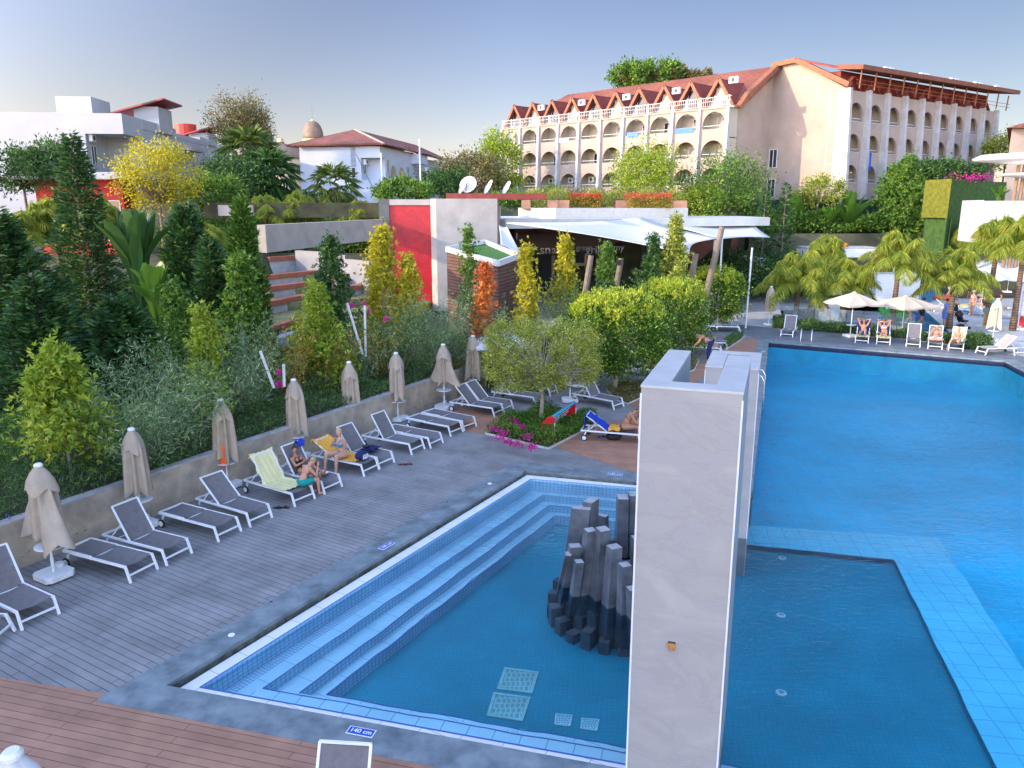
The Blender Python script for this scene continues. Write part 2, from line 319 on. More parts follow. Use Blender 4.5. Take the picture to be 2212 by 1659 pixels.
# shelf: mosaic strip by the wall, then smooth tiles; front shelf in square tiles
q=MB(); strip(q,mid[1:3],n1[1:3],z1,z1); strip(q,mid[2:],n1[2:],z1,z1); tag(q.build('pool_shelf',m_step),kind='structure')
q=MB(); strip(q,n0[1:],mid[1:],z1,z1); tag(q.build('pool_shelf_edge',m_mos),kind='structure')
q=MB(); strip(q,n0[:2],n1[:2],z1,z1); tag(q.build('pool_front_shelf',m_stepf),kind='structure')
stripo('pool_riser_upper',n1,n1,z1,z2,m_mosw); stripo('pool_step_upper',n1,n2,z2,z2,m_step)
stripo('pool_riser_middle',n2,n2,z2,z3,m_mosw); stripo('pool_step_lower',n2,n3,z3,z3,m_step)
stripo('pool_riser_lower',n3,n3,z3,zf,m_mosw)
def wavy(A,amp,seed,z,w=.028):
    rr=random.Random(seed); q=MB(); pts=[]
    for i in range(len(A)-1):
        L=(A[i+1]-A[i]).length; k=max(2,int(L/.22)); d=(A[i+1]-A[i]).normalized(); nn=Vector((-d.y,d.x,0)); ph=rr.random()*6
        for j in range(k+(i==len(A)-2)):
            t=j/k; o=amp*(math.sin(t*L*3.1+ph)+.6*math.sin(t*L*7.3+ph*2)+.4*rr.uniform(-1,1))*min(1,6*t,6*(1-t)+.001); p=A[i].lerp(A[i+1],t)+nn*o; pts.append(p)
    for a,b_ in zip(pts,pts[1:]):
        d=(b_-a).normalized(); nn=Vector((-d.y,d.x,0))*w
        q.add([(a.x+nn.x,a.y+nn.y,z),(a.x-nn.x,a.y-nn.y,z),(b_.x-nn.x,b_.y-nn.y,z),(b_.x+nn.x,b_.y+nn.y,z)],[(0,1,2,3)])
    return q
q=MB()
for A,am,z,w in((n0,0,-.116,.016),(n1,.009,z1+.004,.012),(n2[1:],.012,z2+.004,.012),(n3,.016,z3+.004,.013)):
    t=wavy(A,am,int(z*-1000),z,w); q.add(t.v,t.f)
tag(q.build('pool_step_edging',m_navy),kind='structure')
# floors
bi=[Vector((4.6,18.75,0)),Vector((9.43,17.5,0)),Vector((7.45,10.0,0)),Vector((5.9,4.0,0))]
bo=[Vector((4.6,19.95,0)),Vector((11.2,18.75,0)),Vector((9.7,13.1,0)),Vector((7.2,4.0,0))]
def wv(A,amp,seed):
    rr=random.Random(seed); pts=[]
    for i in range(len(A)-1):
        L=(A[i+1]-A[i]).length; k=int(L/.25); d=(A[i+1]-A[i]).normalized(); nn=Vector((-d.y,d.x,0))
        for j in range(k): t=j/k; pts.append(A[i].lerp(A[i+1],t)+nn*amp*(math.sin(t*L*2.6+i)+.5*math.sin(t*L*6.1))*min(1,5*t,5*(1-t)))
    return pts+[A[-1]]
wi,wo=wv(bi,.009,1),wv(bo,.012,2)
dark=[(p.x,p.y) for p in n3]; dz=[n3[0],n3[1],n3[2],n3[3]]
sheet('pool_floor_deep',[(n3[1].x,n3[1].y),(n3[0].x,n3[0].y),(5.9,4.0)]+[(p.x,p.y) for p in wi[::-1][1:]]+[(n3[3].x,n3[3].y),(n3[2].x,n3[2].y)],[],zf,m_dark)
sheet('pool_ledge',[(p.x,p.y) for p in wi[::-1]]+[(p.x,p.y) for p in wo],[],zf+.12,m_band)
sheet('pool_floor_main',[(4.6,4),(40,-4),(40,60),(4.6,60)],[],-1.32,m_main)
# walls of the main pool under the coping
q=MB(); A=[pBC,pML,pMR,pFR]; strip(q,A,A,-.30,-1.32); o=q.build('pool_main_wall',gridmat('pool_side_tiles',(.01,.52,.72),(.009,.50,.70),(.006,.42,.62),.6,.6,.01,offset=0,rough=.5,plane='WALL',bump=0,var2=.1)); tag(o,kind='structure')
q=MB(); strip(q,A,A,-.06,-.30); tag(q.build('pool_main_gutter',mat('gutter_shade_navy',(.012,.02,.06),.5,.2)),kind='structure')  # dark navy colour stands in for the shade in the gutter below the coping
# floor fittings: pale lights and drain grates
m_pale=mat('pale_fitting',(.45,.75,.72),.5,.1)
for i,(u,v) in enumerate(((1690,1206.6),(1687.5,1330),(1687.5,1498))):
    c=G(u,v,zf); t=thing('pool_light',('farthest','middle','nearest')[i]+' of three round pale lights in the dark pool floor','pool light',c,group='round lights in the pool floor')
    MB().lathe([(.10,0),(.10,.02),(.085,.03)],n=20).build('rim',m_pale,t); MB().lathe([(.05,.03),(.05,.036)],n=16).build('lens',mat('lens_glass',(.15,.4,.5),.2,0),t)
m_grf=mat('grate_frame',(.30,.66,.62),.5,.15,8); m_grd=gridmat('grate_bars',(.16,.46,.44),(.15,.42,.42),(.34,.66,.62),.09,.14,.014,rot=0,offset=.3,wob=.08,bump=0)
m_grs=gridmat('small_grate_bars',(.03,.22,.55),(.04,.3,.5),(.35,.72,.75),.05,.05,.013,offset=.4,wob=.07,bump=0)
for i,(qd,nm,big_) in enumerate(((((1090,1443),(1164,1453),(1150,1500),(1073,1490)),'upper large square drain grate on the dark pool floor, farther from the front edge',1),
        (((1066,1497),(1147,1508),(1129,1560),(1051,1548)),'lower large square drain grate on the dark pool floor, nearer to the front edge',1),
        (((1200,1543),(1237,1547),(1232,1571),(1197,1567)),'small blue drain grate on the pool floor, left one of the small pair',0),
        (((1256,1553),(1295,1556),(1290,1581),(1253,1576)),'small pale drain grate on the pool floor, right one beside the marble column',0))):
    pts=[G(u,v,zf) for u,v in qd]; c=sum(pts,Vector())/4; t=thing('floor_grate',nm,'drain grate',c,group='drain grates in the pool floor')
    q=MB(); inn=[c.lerp(p,.84) for p in pts]
    for k in range(4):
        l=(k+1)%4; q.slab([pts[k]+Vector((0,0,.004)),inn[k]+Vector((0,0,.004)),inn[l]+Vector((0,0,.004)),pts[l]+Vector((0,0,.004))],-.02 if 0 else .02)
    q.build('frame',m_grf if big_ else m_pale,t,world=True)
    MB().poly([p+Vector((0,0,.012)) for p in inn][::-1]).build('bars',m_grd if big_ else m_grs,t,world=True)
# water
mw=bpy.data.materials.new('pool_water'); mw.use_nodes=True; t=mw.node_tree; t.nodes.remove(t.nodes['Principled BSDF']); out=t.nodes['Material Output']
tr=N(t,'ShaderNodeBsdfTransparent'); tr.inputs[0].default_value=(.90,.985,1,1); gl=N(t,'ShaderNodeBsdfGlossy'); gl.inputs['Roughness'].default_value=.03
fr=N(t,'ShaderNodeFresnel'); fr.inputs[0].default_value=1.38; mx=N(t,'ShaderNodeMixShader')
tc=N(t,'ShaderNodeTexCoord'); mp=N(t,'ShaderNodeMapping'); mp.inputs['Scale'].default_value=(1,1.9,1); mp.inputs['Rotation'].default_value=(0,0,R(12))
t.links.new(tc.outputs['Object'],mp.inputs[0])
na=N(t,'ShaderNodeTexNoise'); na.inputs['Scale'].default_value=.9; na.inputs['Detail'].default_value=4; na.inputs['Distortion'].default_value=.6
nb=N(t,'ShaderNodeTexNoise'); nb.inputs['Scale'].default_value=5.5; nb.inputs['Detail'].default_value=4; nb.inputs['Distortion'].default_value=.8
t.links.new(mp.outputs[0],na.inputs[0]); t.links.new(mp.outputs[0],nb.inputs[0])
# calmer near the front, choppier towards the far end where people swim and the water enters
sx=N(t,'ShaderNodeSeparateXYZ'); t.links.new(tc.outputs['Object'],sx.inputs[0]); mr=N(t,'ShaderNodeMapRange'); mr.inputs[1].default_value=15; mr.inputs[2].default_value=30; mr.inputs[3].default_value=.05; mr.inputs[4].default_value=1.5
t.links.new(sx.outputs[1],mr.inputs[0])
m1=N(t,'ShaderNodeMath',operation='MULTIPLY'); t.links.new(nb.outputs[0],m1.inputs[0]); m1.inputs[1].default_value=.6
m2=N(t,'ShaderNodeMath',operation='ADD'); t.links.new(na.outputs[0],m2.inputs[0]); t.links.new(m1.outputs[0],m2.inputs[1])
m3=N(t,'ShaderNodeMath',operation='MULTIPLY'); t.links.new(m2.outputs[0],m3.inputs[0]); t.links.new(mr.outputs[0],m3.inputs[1])
bp=N(t,'ShaderNodeBump'); bp.inputs['Strength'].default_value=.9; bp.inputs['Distance'].default_value=.55; t.links.new(m3.outputs[0],bp.inputs['Height'])
t.links.new(bp.outputs[0],gl.inputs['Normal']); t.links.new(bp.outputs[0],fr.inputs['Normal'])
t.links.new(fr.outputs[0],mx.inputs[0]); t.links.new(tr.outputs[0],mx.inputs[1]); t.links.new(gl.outputs[0],mx.inputs[2]); t.links.new(mx.outputs[0],out.inputs[0])
sheet('pool_water',[(p.x,p.y) for p in POOL],[],ZW,mw)
# depth signs and small deck fittings
m_sign=mat('sign_blue',(.01,.07,.42),.3,0); m_wh=mat('sign_white',(.8,.8,.8),.4,0)
def depth_sign(u,v,rz,lab,sc=1.):
    c=G(u,v,.016); t=thing('depth_sign',lab,'depth sign',c,rz,'pool depth signs set in the stone coping')
    MB().box((0,0,.003),(.42*sc,.17*sc,.006)).build('border',m_wh,t); MB().box((0,0,.005),(.39*sc,.14*sc,.008)).build('plate',m_sign,t)
    textmesh('lettering','140 cm',.115*sc,m_wh,t,(0,0,.0105),offset=.002*sc)
depth_sign(780,1581,R(-15),'blue 140 cm depth sign on the front coping beside the brown decking')
depth_sign(835,1179,R(60),'blue depth sign on the left stone coping halfway along the pool')
depth_sign(1329,1024,R(-14),'blue depth sign on the back coping just left of the marble column')
depth_sign(1649,759,R(60),'pale blue depth sign on the coping left of the main pool')
for u,v,l in((500,1372,'round pale cap in the stone coping near the front corner of the pool'),(1058,1045,'round pale cap in the left coping near the far pool corner')):
    q=MB().lathe([(.06,0),(.06,.012),(.02,.014),(.02,.010)],n=18).build('drain_cap',m_pale if 0 else m_wh); q.location=G(u,v,.014); tag(q,l,'drain cap')
for u,v,l in((586,1301,'small square floor socket in the grey decking left of the pool, nearer one'),(965,1085,'small square floor socket in the grey decking beside the coping, farther one')):
    t=thing('floor_socket',l,'floor socket',G(u,v,.001),R(60)); MB().box((0,0,.006),(.12,.12,.012)).build('plate',mat('steel',(.5,.5,.5),.35,.1,metal=.9),t); MB().lathe([(.03,.012),(.03,.016)],n=12).build('hole',m_gut,t)
# ================================================================ marble pylons, fountain, garden wall
def marble():
    m=bpy.data.materials.new('white_marble'); m.use_nodes=True; t=m.node_tree; b=t.nodes['Principled BSDF']; b.inputs['Roughness'].default_value=.38; b.inputs['Specular IOR Level'].default_value=.35
    tc=N(t,'ShaderNodeTexCoord'); n=N(t,'ShaderNodeTexNoise'); n.inputs['Scale'].default_value=.6; n.inputs['Detail'].default_value=10; n.inputs['Distortion'].default_value=1.3; n.inputs['Roughness'].default_value=.62
    mp=N(t,'ShaderNodeMapping'); mp.inputs['Scale'].default_value=(1,1,1.9); mp.inputs['Rotation'].default_value=(.3,.5,.2); t.links.new(tc.outputs['Object'],mp.inputs[0]); t.links.new(mp.outputs[0],n.inputs[0])
    r=N(t,'ShaderNodeValToRGB'); e=r.color_ramp.elements; e[0].position=.0; e[0].color=(0.320,0.304,0.285,1); e[1].position=1; e[1].color=(0.336,0.320,0.300,1)
    for p,c in((.40,(0.344,0.332,0.311)),(.47,(0.312,0.300,0.281)),(.497,(.335,.33,.33)),(.52,(0.328,0.316,0.296)),(.66,(0.376,0.364,0.337))): x=e.new(p); x.color=(*c,1)
    t.links.new(n.outputs[0],r.inputs[0])
    sx=N(t,'ShaderNodeSeparateXYZ'); t.links.new(tc.outputs['Object'],sx.inputs[0])
    w=N(t,'ShaderNodeMath',operation='MODULO'); w.inputs[1].default_value=.9; ad=N(t,'ShaderNodeMath',operation='ADD'); ad.inputs[1].default_value=10.03; t.links.new(sx.outputs[2],ad.inputs[0]); t.links.new(ad.outputs[0],w.inputs[0])
    lt=N(t,'ShaderNodeMath',operation='LESS_THAN'); lt.inputs[1].default_value=.007; t.links.new(w.outputs[0],lt.inputs[0])
    mx=N(t,'ShaderNodeMix',data_type='RGBA'); mx.inputs[7].default_value=(.30,.29,.29,1); t.links.new(r.outputs[0],mx.inputs[6])
    dm=N(t,'ShaderNodeMath',operation='MULTIPLY'); dm.inputs[1].default_value=.8; t.links.new(lt.outputs[0],dm.inputs[0]); t.links.new(dm.outputs[0],mx.inputs[0]); t.links.new(mx.outputs[2],b.inputs['Base Color'])
    return m
m_marble=marble(); m_marcap=mat('marble_coping',(.50,.50,.485),.35,.10,3); m_seam=mat('pale_edge_trim',(.68,.70,.72),.3,.05)
def pylon(name,lab,a,bd,w,L,zt,th,arm,lip,back):
    """U-shaped pylon: front wall a..a+w*u, arms going back along v"""
    v=Vector((.345,1,0)).normalized(); u=Vector((v.y,-v.x,0)); t=thing(name,lab,'marble pylon',(a.x,a.y,0))
    def blk(x0,x1,y0,y1,z0,z1): 
        p=[u*x0+v*y0,u*x1+v*y0,u*x1+v*y1,u*x0+v*y1]; return [(q.x,q.y) for q in p],z0,z1
    if not back:
        segs=[(0,w,0,th),(0,arm,th,L),(w-arm,w,th,L*lip)]
    else: segs=[(0,w,L-th,L),(0,arm,0,L-th),(w-arm*.72,w,0,L-th)]
    q=MB(); c=MB(); e=MB()
    for x0,x1,y0,y1 in segs:
        p,z0,zz=blk(x0,x1,y0,y1,-1.25,zt-.03); q.prism(p,z0,zz)
        p,z0,zz=blk(x0-.008 if x0==0 else x0,x1+.008 if x1==w else x1,y0-(.008 if y0==0 else 0),y1+(.008 if y1==L else 0),zt-.03,zt); c.prism(p,z0,zz)
    q.build('wall',m_marble,t); c.build('coping',m_marcap,t)
    for x in (0,w):
        if not back: e.box(u*x+v*-.004+Vector((0,0,zt/2-.65)),(.022,.012,zt+1.1),rz=math.atan2(u.y,u.x))
        else: e.box(u*x+v*-.004+Vector((0,0,zt/2-.65)),(.018,.012,zt+1.1),rz=math.atan2(u.y,u.x))
    e.build('edge_trim',m_seam,t); return t,u,v
YA=8.8; A1=P(1385.6,831,YA); A2r=ray(1606,843.5); 
tt=(A1.z-HC)/A2r[2]; _u=Vector((1,-.345,0)).normalized(); _r=A2r[0]/A2r[1]; w1=(_r*A1.y-A1.x)/(_u.x-_r*_u.y)
tq,u_,v_=pylon('marble_pylon','tall white marble pylon with a U-shaped top in the foreground',Vector((A1.x,A1.y,0)),(1,0,0),w1,2.4,A1.z,.30,w1*.27,.93,False)
# warning push button on the front face
pb=P(1468,1394,YA-.15); t=thing('push_button','small orange push button box on the tall marble pylon','push button',(0,0,0))
fr_=A1+u_*((1468-1375)/212*w1); zb=P(1468,1394,fr_.y).z; t.location=(fr_.x,fr_.y,zb); t.rotation_euler=(0,0,math.atan2(u_.y,u_.x))
MB().box((0,-.03,0),(.085,.055,.085)).build('box',mat('orange_plastic',(.55,.22,.04),.4,.2,30),t,bevel=.006); MB().tube([(0,-.058,-.01),(0,-.075,-.01)],.022,12).build('button',mat('steel',(.5,.5,.5),.35,.1),t); MB().box((0,-.01,.045),(.09,.03,.012)).build('hood',m_gut,t)
zt2=3.94; B1=G(1524,789.5,zt2); B2=G(1640,796,zt2); _r=B2.x/B2.y; w2=(_r*B1.y-B1.x)/(_u.x-_r*_u.y)
pylon('marble_pylon','lower white marble pylon standing behind the tall foreground one',Vector((B1.x,B1.y,0)),(1,0,0),w2,2.05,zt2,.30,w2*.33,1,True)
# ---------------- stone fountain: slanted stone posts in a ring
m_stone=mat('wet_grey_stone',(.15,.16,.175),.35,.3,2.2,.2,18,dirt=(.05,.057,.068)); m_stonet=mat('pale_stone_top',(.36,.36,.36),.6,.2,6)
ft=thing('stone_fountain','round fountain of dark square stone posts in the pool','fountain',G(1330,1260,-1.1))
def post(u0,v0,u1,v1,ztop,sx,sy,rz,zb=-1.1,cap=True):
    """post from base pixel at pool floor level to top pixel at ztop height"""
    top=G(u0,v0,ztop); bot=G(u1,v1,zb); q=MB(); M=Matrix.Rotation(rz,3,'Z'); vs=[]
    for c in (bot,top):
        for x,y in((-sx/2,-sy/2),(sx/2,-sy/2),(sx/2,sy/2),(-sx/2,sy/2)):
            s=1.25 if c is bot else 1; vs.append(c+M@Vector((x*s,y*s,0)))
    # bevelled look: a joint line is a thin recessed slice
    q.add(vs,[(3,2,1,0),(0,1,5,4),(1,2,6,5),(2,3,7,6),(3,0,4,7)]); q.cur=1; q.add(vs[4:],[(0,1,2,3)]); 
    o=q.build('stone_post',[m_stone,m_stonet],ft,world=True); 
    jm=MB(); 
    for zz in (.45,):
        k=(ztop*(1-zz)-zb*0+zz*0)
        p=bot.lerp(top,.80); s=1.06
        jm.box(p,(sx*s,sy*s,.018),rz=rz)
    jm.build('joint',m_gut,o,world=False) if 0 else None
    return o
PST=[ # top u,v  base u,v  ztop  sx  sy  rot
 (1277,1080,1262,1300,1.55,.20,.34,R(-35)),(1256,1097,1228,1318,1.45,.38,.16,R(-14)),
 (1345,1073,1338,1300,1.5,.22,.3,R(0)),(1371,1066,1368,1300,1.55,.24,.3,R(0)),
 (1303,1142,1285,1380,1.30,.22,.24,R(20)),(1275,1144,1252,1368,1.22,.20,.2,R(20)),
 (1327,1180,1312,1395,1.10,.23,.22,R(25)),(1242,1178,1216,1330,.95,.22,.2,R(8)),(1228,1196,1203,1305,.80,.12,.2,R(-5)),
 (1251,1212,1232,1352,.75,.15,.17,R(12)),(1350,1219,1345,1405,.92,.19,.2,R(20)),(1376,1160,1378,1380,1.0,.2,.2,R(10)),
 (1300,1112,1300,1300,.95,.26,.14,R(-38)),(1367,1270,1372,1412,.55,.2,.2,R(15)),(1400,1100,1405,1320,1.4,.22,.24,R(5)),(1420,1150,1430,1350,1.2,.22,.24,R(-10)),(1425,1220,1440,1385,.9,.2,.24,R(-20))]
for p in PST: post(*p)
# ring of short posts below the water
cc=G(1335,1330,-1.1)
for k in range(15):
    a=R(150+k*14.5); r=1.12; h=-.32-.1*(k%3)-.02*k; q=MB(); M=Matrix.Rotation(a,3,'Z')
    for rr_,hh in((r,h),(r+.26,h-.30)):
        p=cc+Vector((rr_*math.cos(a),rr_*math.sin(a),0)); q.box((p.x,p.y,(hh+zf)/2),(.30,.21,hh-zf),rz=a)
    q.build('sunken_post',m_stone,ft,world=True)
q=MB(); cb=G(1345,1180,.25); q.lathe([(.62,0),(.62,.06),(.5,.07),(.48,.0)],c=(cb.x,cb.y,.1),n=28); q.build('basin',m_stone,ft,world=True)
MB().lathe([(.7,0),(.66,.9),(.55,1.15)],c=(cc.x+.12,cc.y+.25,-1.12),n=24).build('core',m_gut,ft,world=True)
# ---------------- garden wall on the left
m_wallc=mat('beige_render_wall',(.47,.375,.27),.9,.20,1.6,.25,9,dirt=(.27,.22,.17)); m_curb=mat('pale_curb',(.42,.40,.37),.85,.2,4)
gw=thing('garden_wall','long low beige rendered wall behind the row of sun loungers','wall',tuple(W(0)))
HW=1.06
MB().prism([W(-12)[:2],W(19.2)[:2],W(19.2,.22)[:2],W(-12,.22)[:2]],0,HW).build('wall',m_wallc,gw,world=True)
MB().prism([W(-12,-.015)[:2],W(19.2,-.015)[:2],W(19.2,.235)[:2],W(-12,.235)[:2]],HW,HW+.035).build('coping',m_curb,gw,world=True)
# ---------------- terrain behind the wall and behind the terrace
def ss(a,b,x): t=min(1,max(0,(x-a)/(b-a))); return t*t*(3-2*t)

def hgt(x,y):
    d=(x-wa.x)*wn.x+(y-wa.y)*wn.y; left=ss(2,-3,x)
    if y>43 and x>-1.5 and y<71: return -.5+1.4*ss(-.5,-1.5,x)+ss(69,71,y)*7.6
    if -17<x<-1 and 33<y<57: return .8
    return HW-.06+.3*ss(.3,2.5,d)*ss(34,28,y)+3.1*ss(39,56,y)*left+ss(58,71,y)*(6.1-3.1*left)
q=MB(); ts=[-60,-40,-25]+[-16+k*.7 for k in range(0,110)]+[65,75,90]; ds=[.12,.4,.8,1.3,1.9,2.6]+[3.4+k*.8 for k in range(60)]+[55,65,80,110,150,220]
vs=[]
for d in ds:
    for t in ts: p=W(t,d); vs.append((p.x,p.y,hgt(p.x,p.y)))
n=len(ts); fs=[]
for j in range(len(ds)-1):
    for i in range(n-1):
        a=j*n+i; qd=(a,a+n,a+n+1,a+1)
        if min(vs[k][1] for k in qd)<74: fs.append(qd[::-1])
q.add(vs,fs); sheet('cafe_terrace',[(-1.2,43),(8,43),(14,54),(24,58),(24,72),(-1.2,72)],[],.012,mat('pale_terrace',(.36,.33,.30),.8,.15,1)); m_earth=mat('planted_earth',(.06,.07,.03),.95,.5,1.2,.5,8,dirt=(.04,.03,.02)); o=q.build('garden_terrain',m_earth,smooth=True); tag(o,kind='structure')
q=MB(); q.prism([(22,72.5),(120,72.5),(120,78),(22,78)],-.5,5.0); q.prism([(-400,73.5),(21.9,73.5),(21.9,78.01),(500,78.01),(500,1500),(-400,1500)],-.5,7.0); tag(q.build('upper_terrain',mat('upper_ground',(.10,.10,.06),.95,.4,.3)),kind='structure')
# the tall hotel wing beside the photographer, out of frame: it throws the evening shadow over the deck
hw=thing('hotel_wing','tall hotel wing standing left of the photographer','building',(-38,-4,0))
MB().prism([(-46,-40),(-27,-40),(-27,14),(-46,14)],-.5,17).build('wall',mat('cream_render',(.6,.56,.5),.9,.1),hw,world=True)
MB().prism([(-46.4,-40.4),(-26.6,-40.4),(-26.6,14.4),(-46.4,14.4)],17,17.4).build('roof',mat('roof_concrete',(.4,.38,.36),.9,.1),hw,world=True)
# ================================================================ sun loungers, umbrellas and things lying about
m_frame=mat('white_metal',(.78,.78,.78),.35,.06,5); m_sling=mat('grey_sling',(.16,.145,.145),.75,.12,9,.15,220); m_slt=mat('taupe_sling',(.36,.32,.28),.75,.1,9,.1,200)
m_blk=mat('black_rubber',(.02,.02,.02),.6,.1); m_plas=mat('white_plastic',(.76,.76,.74),.45,.08,6)
LOCS={}
def make_lounger(ang,sling,chair=False):
    t=thing('sun_lounger','x','sun lounger'); w=.33; z=.33; hy=1.12
    f=MB()
    for s in(-1,1): f.beam((s*w,.10,z),(s*w,1.98,z),.035,.05)
    f.beam((-w,1.98,z),(w,1.98,z),.035,.04); f.beam((-w,hy+.02,z-.03),(w,hy+.02,z-.03),.03,.03)
    f.build('frame',m_frame,t)
    for s in(-1,1):
        MB().beam((s*w,.12,z+.02),(s*(w+.005),0,0),.04,.045,up=(0,1,0)).build('leg',m_frame,t)
        r=MB().beam((s*w,1.80,z),(s*w,1.90,.10),.035,.04,up=(0,1,0)).build('rear_leg',m_frame,t)
        wh=MB(); wh.tube([(s*(w+.03),1.86,.10),(s*(w+.065),1.86,.10)],.10,18); o=wh.build('wheel',m_blk,t)
        MB().tube([(s*(w+.062),1.86,.10),(s*(w+.070),1.86,.10)],.07,14).build('hub',m_frame,o)
    MB().beam((-w,.045,.15),(w,.045,.15),.03,.035).build('crossbar',m_frame,t)
    def sl(p0,p1,name,n=6,sag=.05,par=t,sw=w-.02):
        q=MB(); vs=[];k=5
        for i in range(n+1):
            for j in range(k+1):
                a=i/n; c=j/k*2-1; d=sag*(1-c*c)
                vs.append((c*sw,p0[0]+(p1[0]-p0[0])*a,p0[1]+(p1[1]-p0[1])*a-d))
        q.add(vs,[(i*(k+1)+j,i*(k+1)+j+1,(i+1)*(k+1)+j+1,(i+1)*(k+1)+j) for i in range(n) for j in range(k)]); return q.build(name,sling,par,smooth=True)
    sl((.14,z+.02),(hy,z+.02),'seat_sling'); ca,sa=math.cos(ang),math.sin(ang); L=.84
    p1=(hy+L*ca,z+.025+L*sa); br=MB()
    for s in(-1,1): br.beam((s*(w-.01),hy,z+.025),(s*(w-.01),p1[0],p1[1]),.03,.035,up=(1,0,0) if ang>1 else (0,0,1))
    br.beam((-w,p1[0],p1[1]),(w,p1[0],p1[1]),.03,.03); bk=br.build('back_frame',m_frame,t); sl((hy+.02,z+.03),p1,'back_sling',par=bk,sag=.035)
    if ang>.2:
        q=MB()
        for s in(-1,1): q.beam((s*(w-.06),hy+.45*ca,z+.45*sa),(s*(w-.06),min(1.9,hy+.62),z),.02,.02,up=(1,0,0))
        q.beam((-w+.06,hy+.40,z),(w-.06,hy+.40,z),.02,.02); q.build('back_support',m_frame,t)
    if chair:
        q=MB()
        for s in(-1,1): q.beam((s*(w+.02),.12,z+.20),(s*(w+.02),.75,z+.26),.045,.03); q.beam((s*(w+.02),.12,z),(s*(w+.02),.12,z+.21),.03,.03,up=(0,1,0))
        q.build('armrest',m_frame,t)
    return t
PR={}
def lounger(A,B,ang,label,group='grey sun loungers along the garden wall',sling=None,rz=None,at=None):
    k=(round(ang,2),sling.name if sling else 0)
    if k not in PR: PR[k]=[make_lounger(ang,sling or m_sling),False]
    o=PR[k][0]
    if PR[k][1]: o=dup(o)
    PR[k][1]=True
    if at is None: at=(A+B)/2; rz=math.atan2(B.y-A.y,B.x-A.x)
    o.location=at; o.rotation_euler=(0,0,rz); tag(o,label,'sun lounger',group); return o
g2=lambda a,b,c,d:(G(a,b),G(c,d))
WH=Vector((0,0,0))
up=R(52); lo=R(0); 
ROW=[((-9,1400),(24,1371),up,'grey lounger cut by the left photo edge, lowest of the row'),
 ((49,1362),(127.6,1327),R(60),'grey lounger with raised back at the left edge beside the first umbrella base'),
 ((282.6,1260),(341,1230),lo,'flat grey lounger right of the nearest closed umbrella'),
 ((362,1222),(414,1196),R(58),'grey lounger with steeply raised back in front of the second closed umbrella'),
 ((472.7,1171),(521,1148),lo,'flat grey lounger between the second and third closed umbrella'),
 ((542,1138.8),(587.4,1119),R(42),'grey lounger with raised back, left of the yellow towelled lounger'),
 ((638,1095),(680,1077.6),R(58),'lounger covered by a pale yellow towel, boy sitting on its foot'),
 ((702,1068),(739,1051.5),R(60),'lounger with raised back on which a girl in black sits'),
 ((786.6,1030),(819.7,1014.5),R(30),'lounger with orange towel on which the woman in a bikini sits'),
 ((820.5,1013),(851.8,999.5),R(52),'lounger with navy clothes on its seat, right of the bikini woman'),
 ((889.5,983),(918,970),R(58),'empty lounger with raised back, third right of the bikini woman'),
 ((931,968.7),(957,957),lo,'flat lounger partly behind an empty raised one near the fifth umbrella'),
 ((974,943.5),(1000.7,933),lo,'flat lounger by the sixth umbrella, nearer one of the pair'),
 ((1004,931),(1029.3,921.8),lo,'flat lounger on the brown deck edge by the sixth umbrella, farther one of the pair'),
 ((1068.7,901.8),(1089,892.6),R(46),'raised lounger on the brown strip, nearer of two side by side'),
 ((1090,892),(1109,883.5),R(46),'raised lounger on the brown strip, farther of two side by side')]
for (a,b,ang,l) in ROW: lounger(G(*a),G(*b),ang,l)
GR2='grey sun loungers under the clipped trees'
lounger(G(1155,878),G(1176,868),R(46),'raised lounger behind the clipped round tree, nearer of the two there',GR2)
lounger(G(1188,857),G(1206,848),R(0),'lounger half hidden behind the clipped round tree trunk',GR2)
lounger(G(1326.6,886),G(1347.6,878.6),R(58),'raised grey lounger beside the white table right of the clipped round tree',GR2)
lounger(G(1277,812),G(1292,806),R(0),'flat lounger glimpsed between the round tree and the first dark tree',GR2)
lounger(G(1299,795),G(1313,789),R(0),'flat lounger glimpsed just left of the straight tree trunk',GR2)
lounger(None,None,R(35),'lounger under a blue towel on which the hunched man sits',GR2,at=G(1388,955),rz=R(74))
lounger(None,None,R(46),'lounger on which a man in blue shorts lies behind a tree trunk',GR2,at=G(1424,812),rz=R(70))
lounger(None,None,R(0),'flat empty lounger behind the lying man in blue shorts',GR2,at=G(1442,790),rz=R(72))
lounger(None,None,R(35),'lounger with yellow and red towels on which the toddler sits',GR2,at=G(1560,764),rz=R(72))
lounger(None,None,R(0),'flat lounger just behind the toddler and bending woman',GR2,at=G(1572,752),rz=R(72))
lounger(None,None,R(35),'upturned lounger glimpsed left of the yellow towelled one, under the trees',GR2,at=G(1440,735),rz=R(60))
GR3='sun loungers on the far side of the main pool'
for a,b,l,an in(((1846,740.7),(1876,742.8),'poolside lounger with yellow towel, man with hands behind his head on it',R(58)),((1892,743.6),(1923.4,745.6),'poolside lounger with yellow towel, dark haired woman in bikini on it',R(60)),
   ((1956,748.5),(1988,750.8),'empty grey poolside lounger facing the pool beside a white table',R(60)),((2003.6,753.4),(2035,755.7),'poolside lounger with a man in a sun hat on it',R(60)),((2047,757),(2081,760),'poolside lounger with a blonde reading woman on it',R(60)),
   ((1685,727),(1713,729),'empty grey poolside chair lounger left of the low hedge, behind the pool ladder',R(62))):
    lounger(G(*a),G(*b),an,l,GR3)
lounger(G(2105,762),G(2130,768),R(42),'taupe lounger turned sideways at the right end of the pool',GR3,sling=m_slt)
lounger(None,None,R(0),'flat grey lounger on the dark paving left of the low hedge',GR3,at=G(1598,716),rz=R(82))
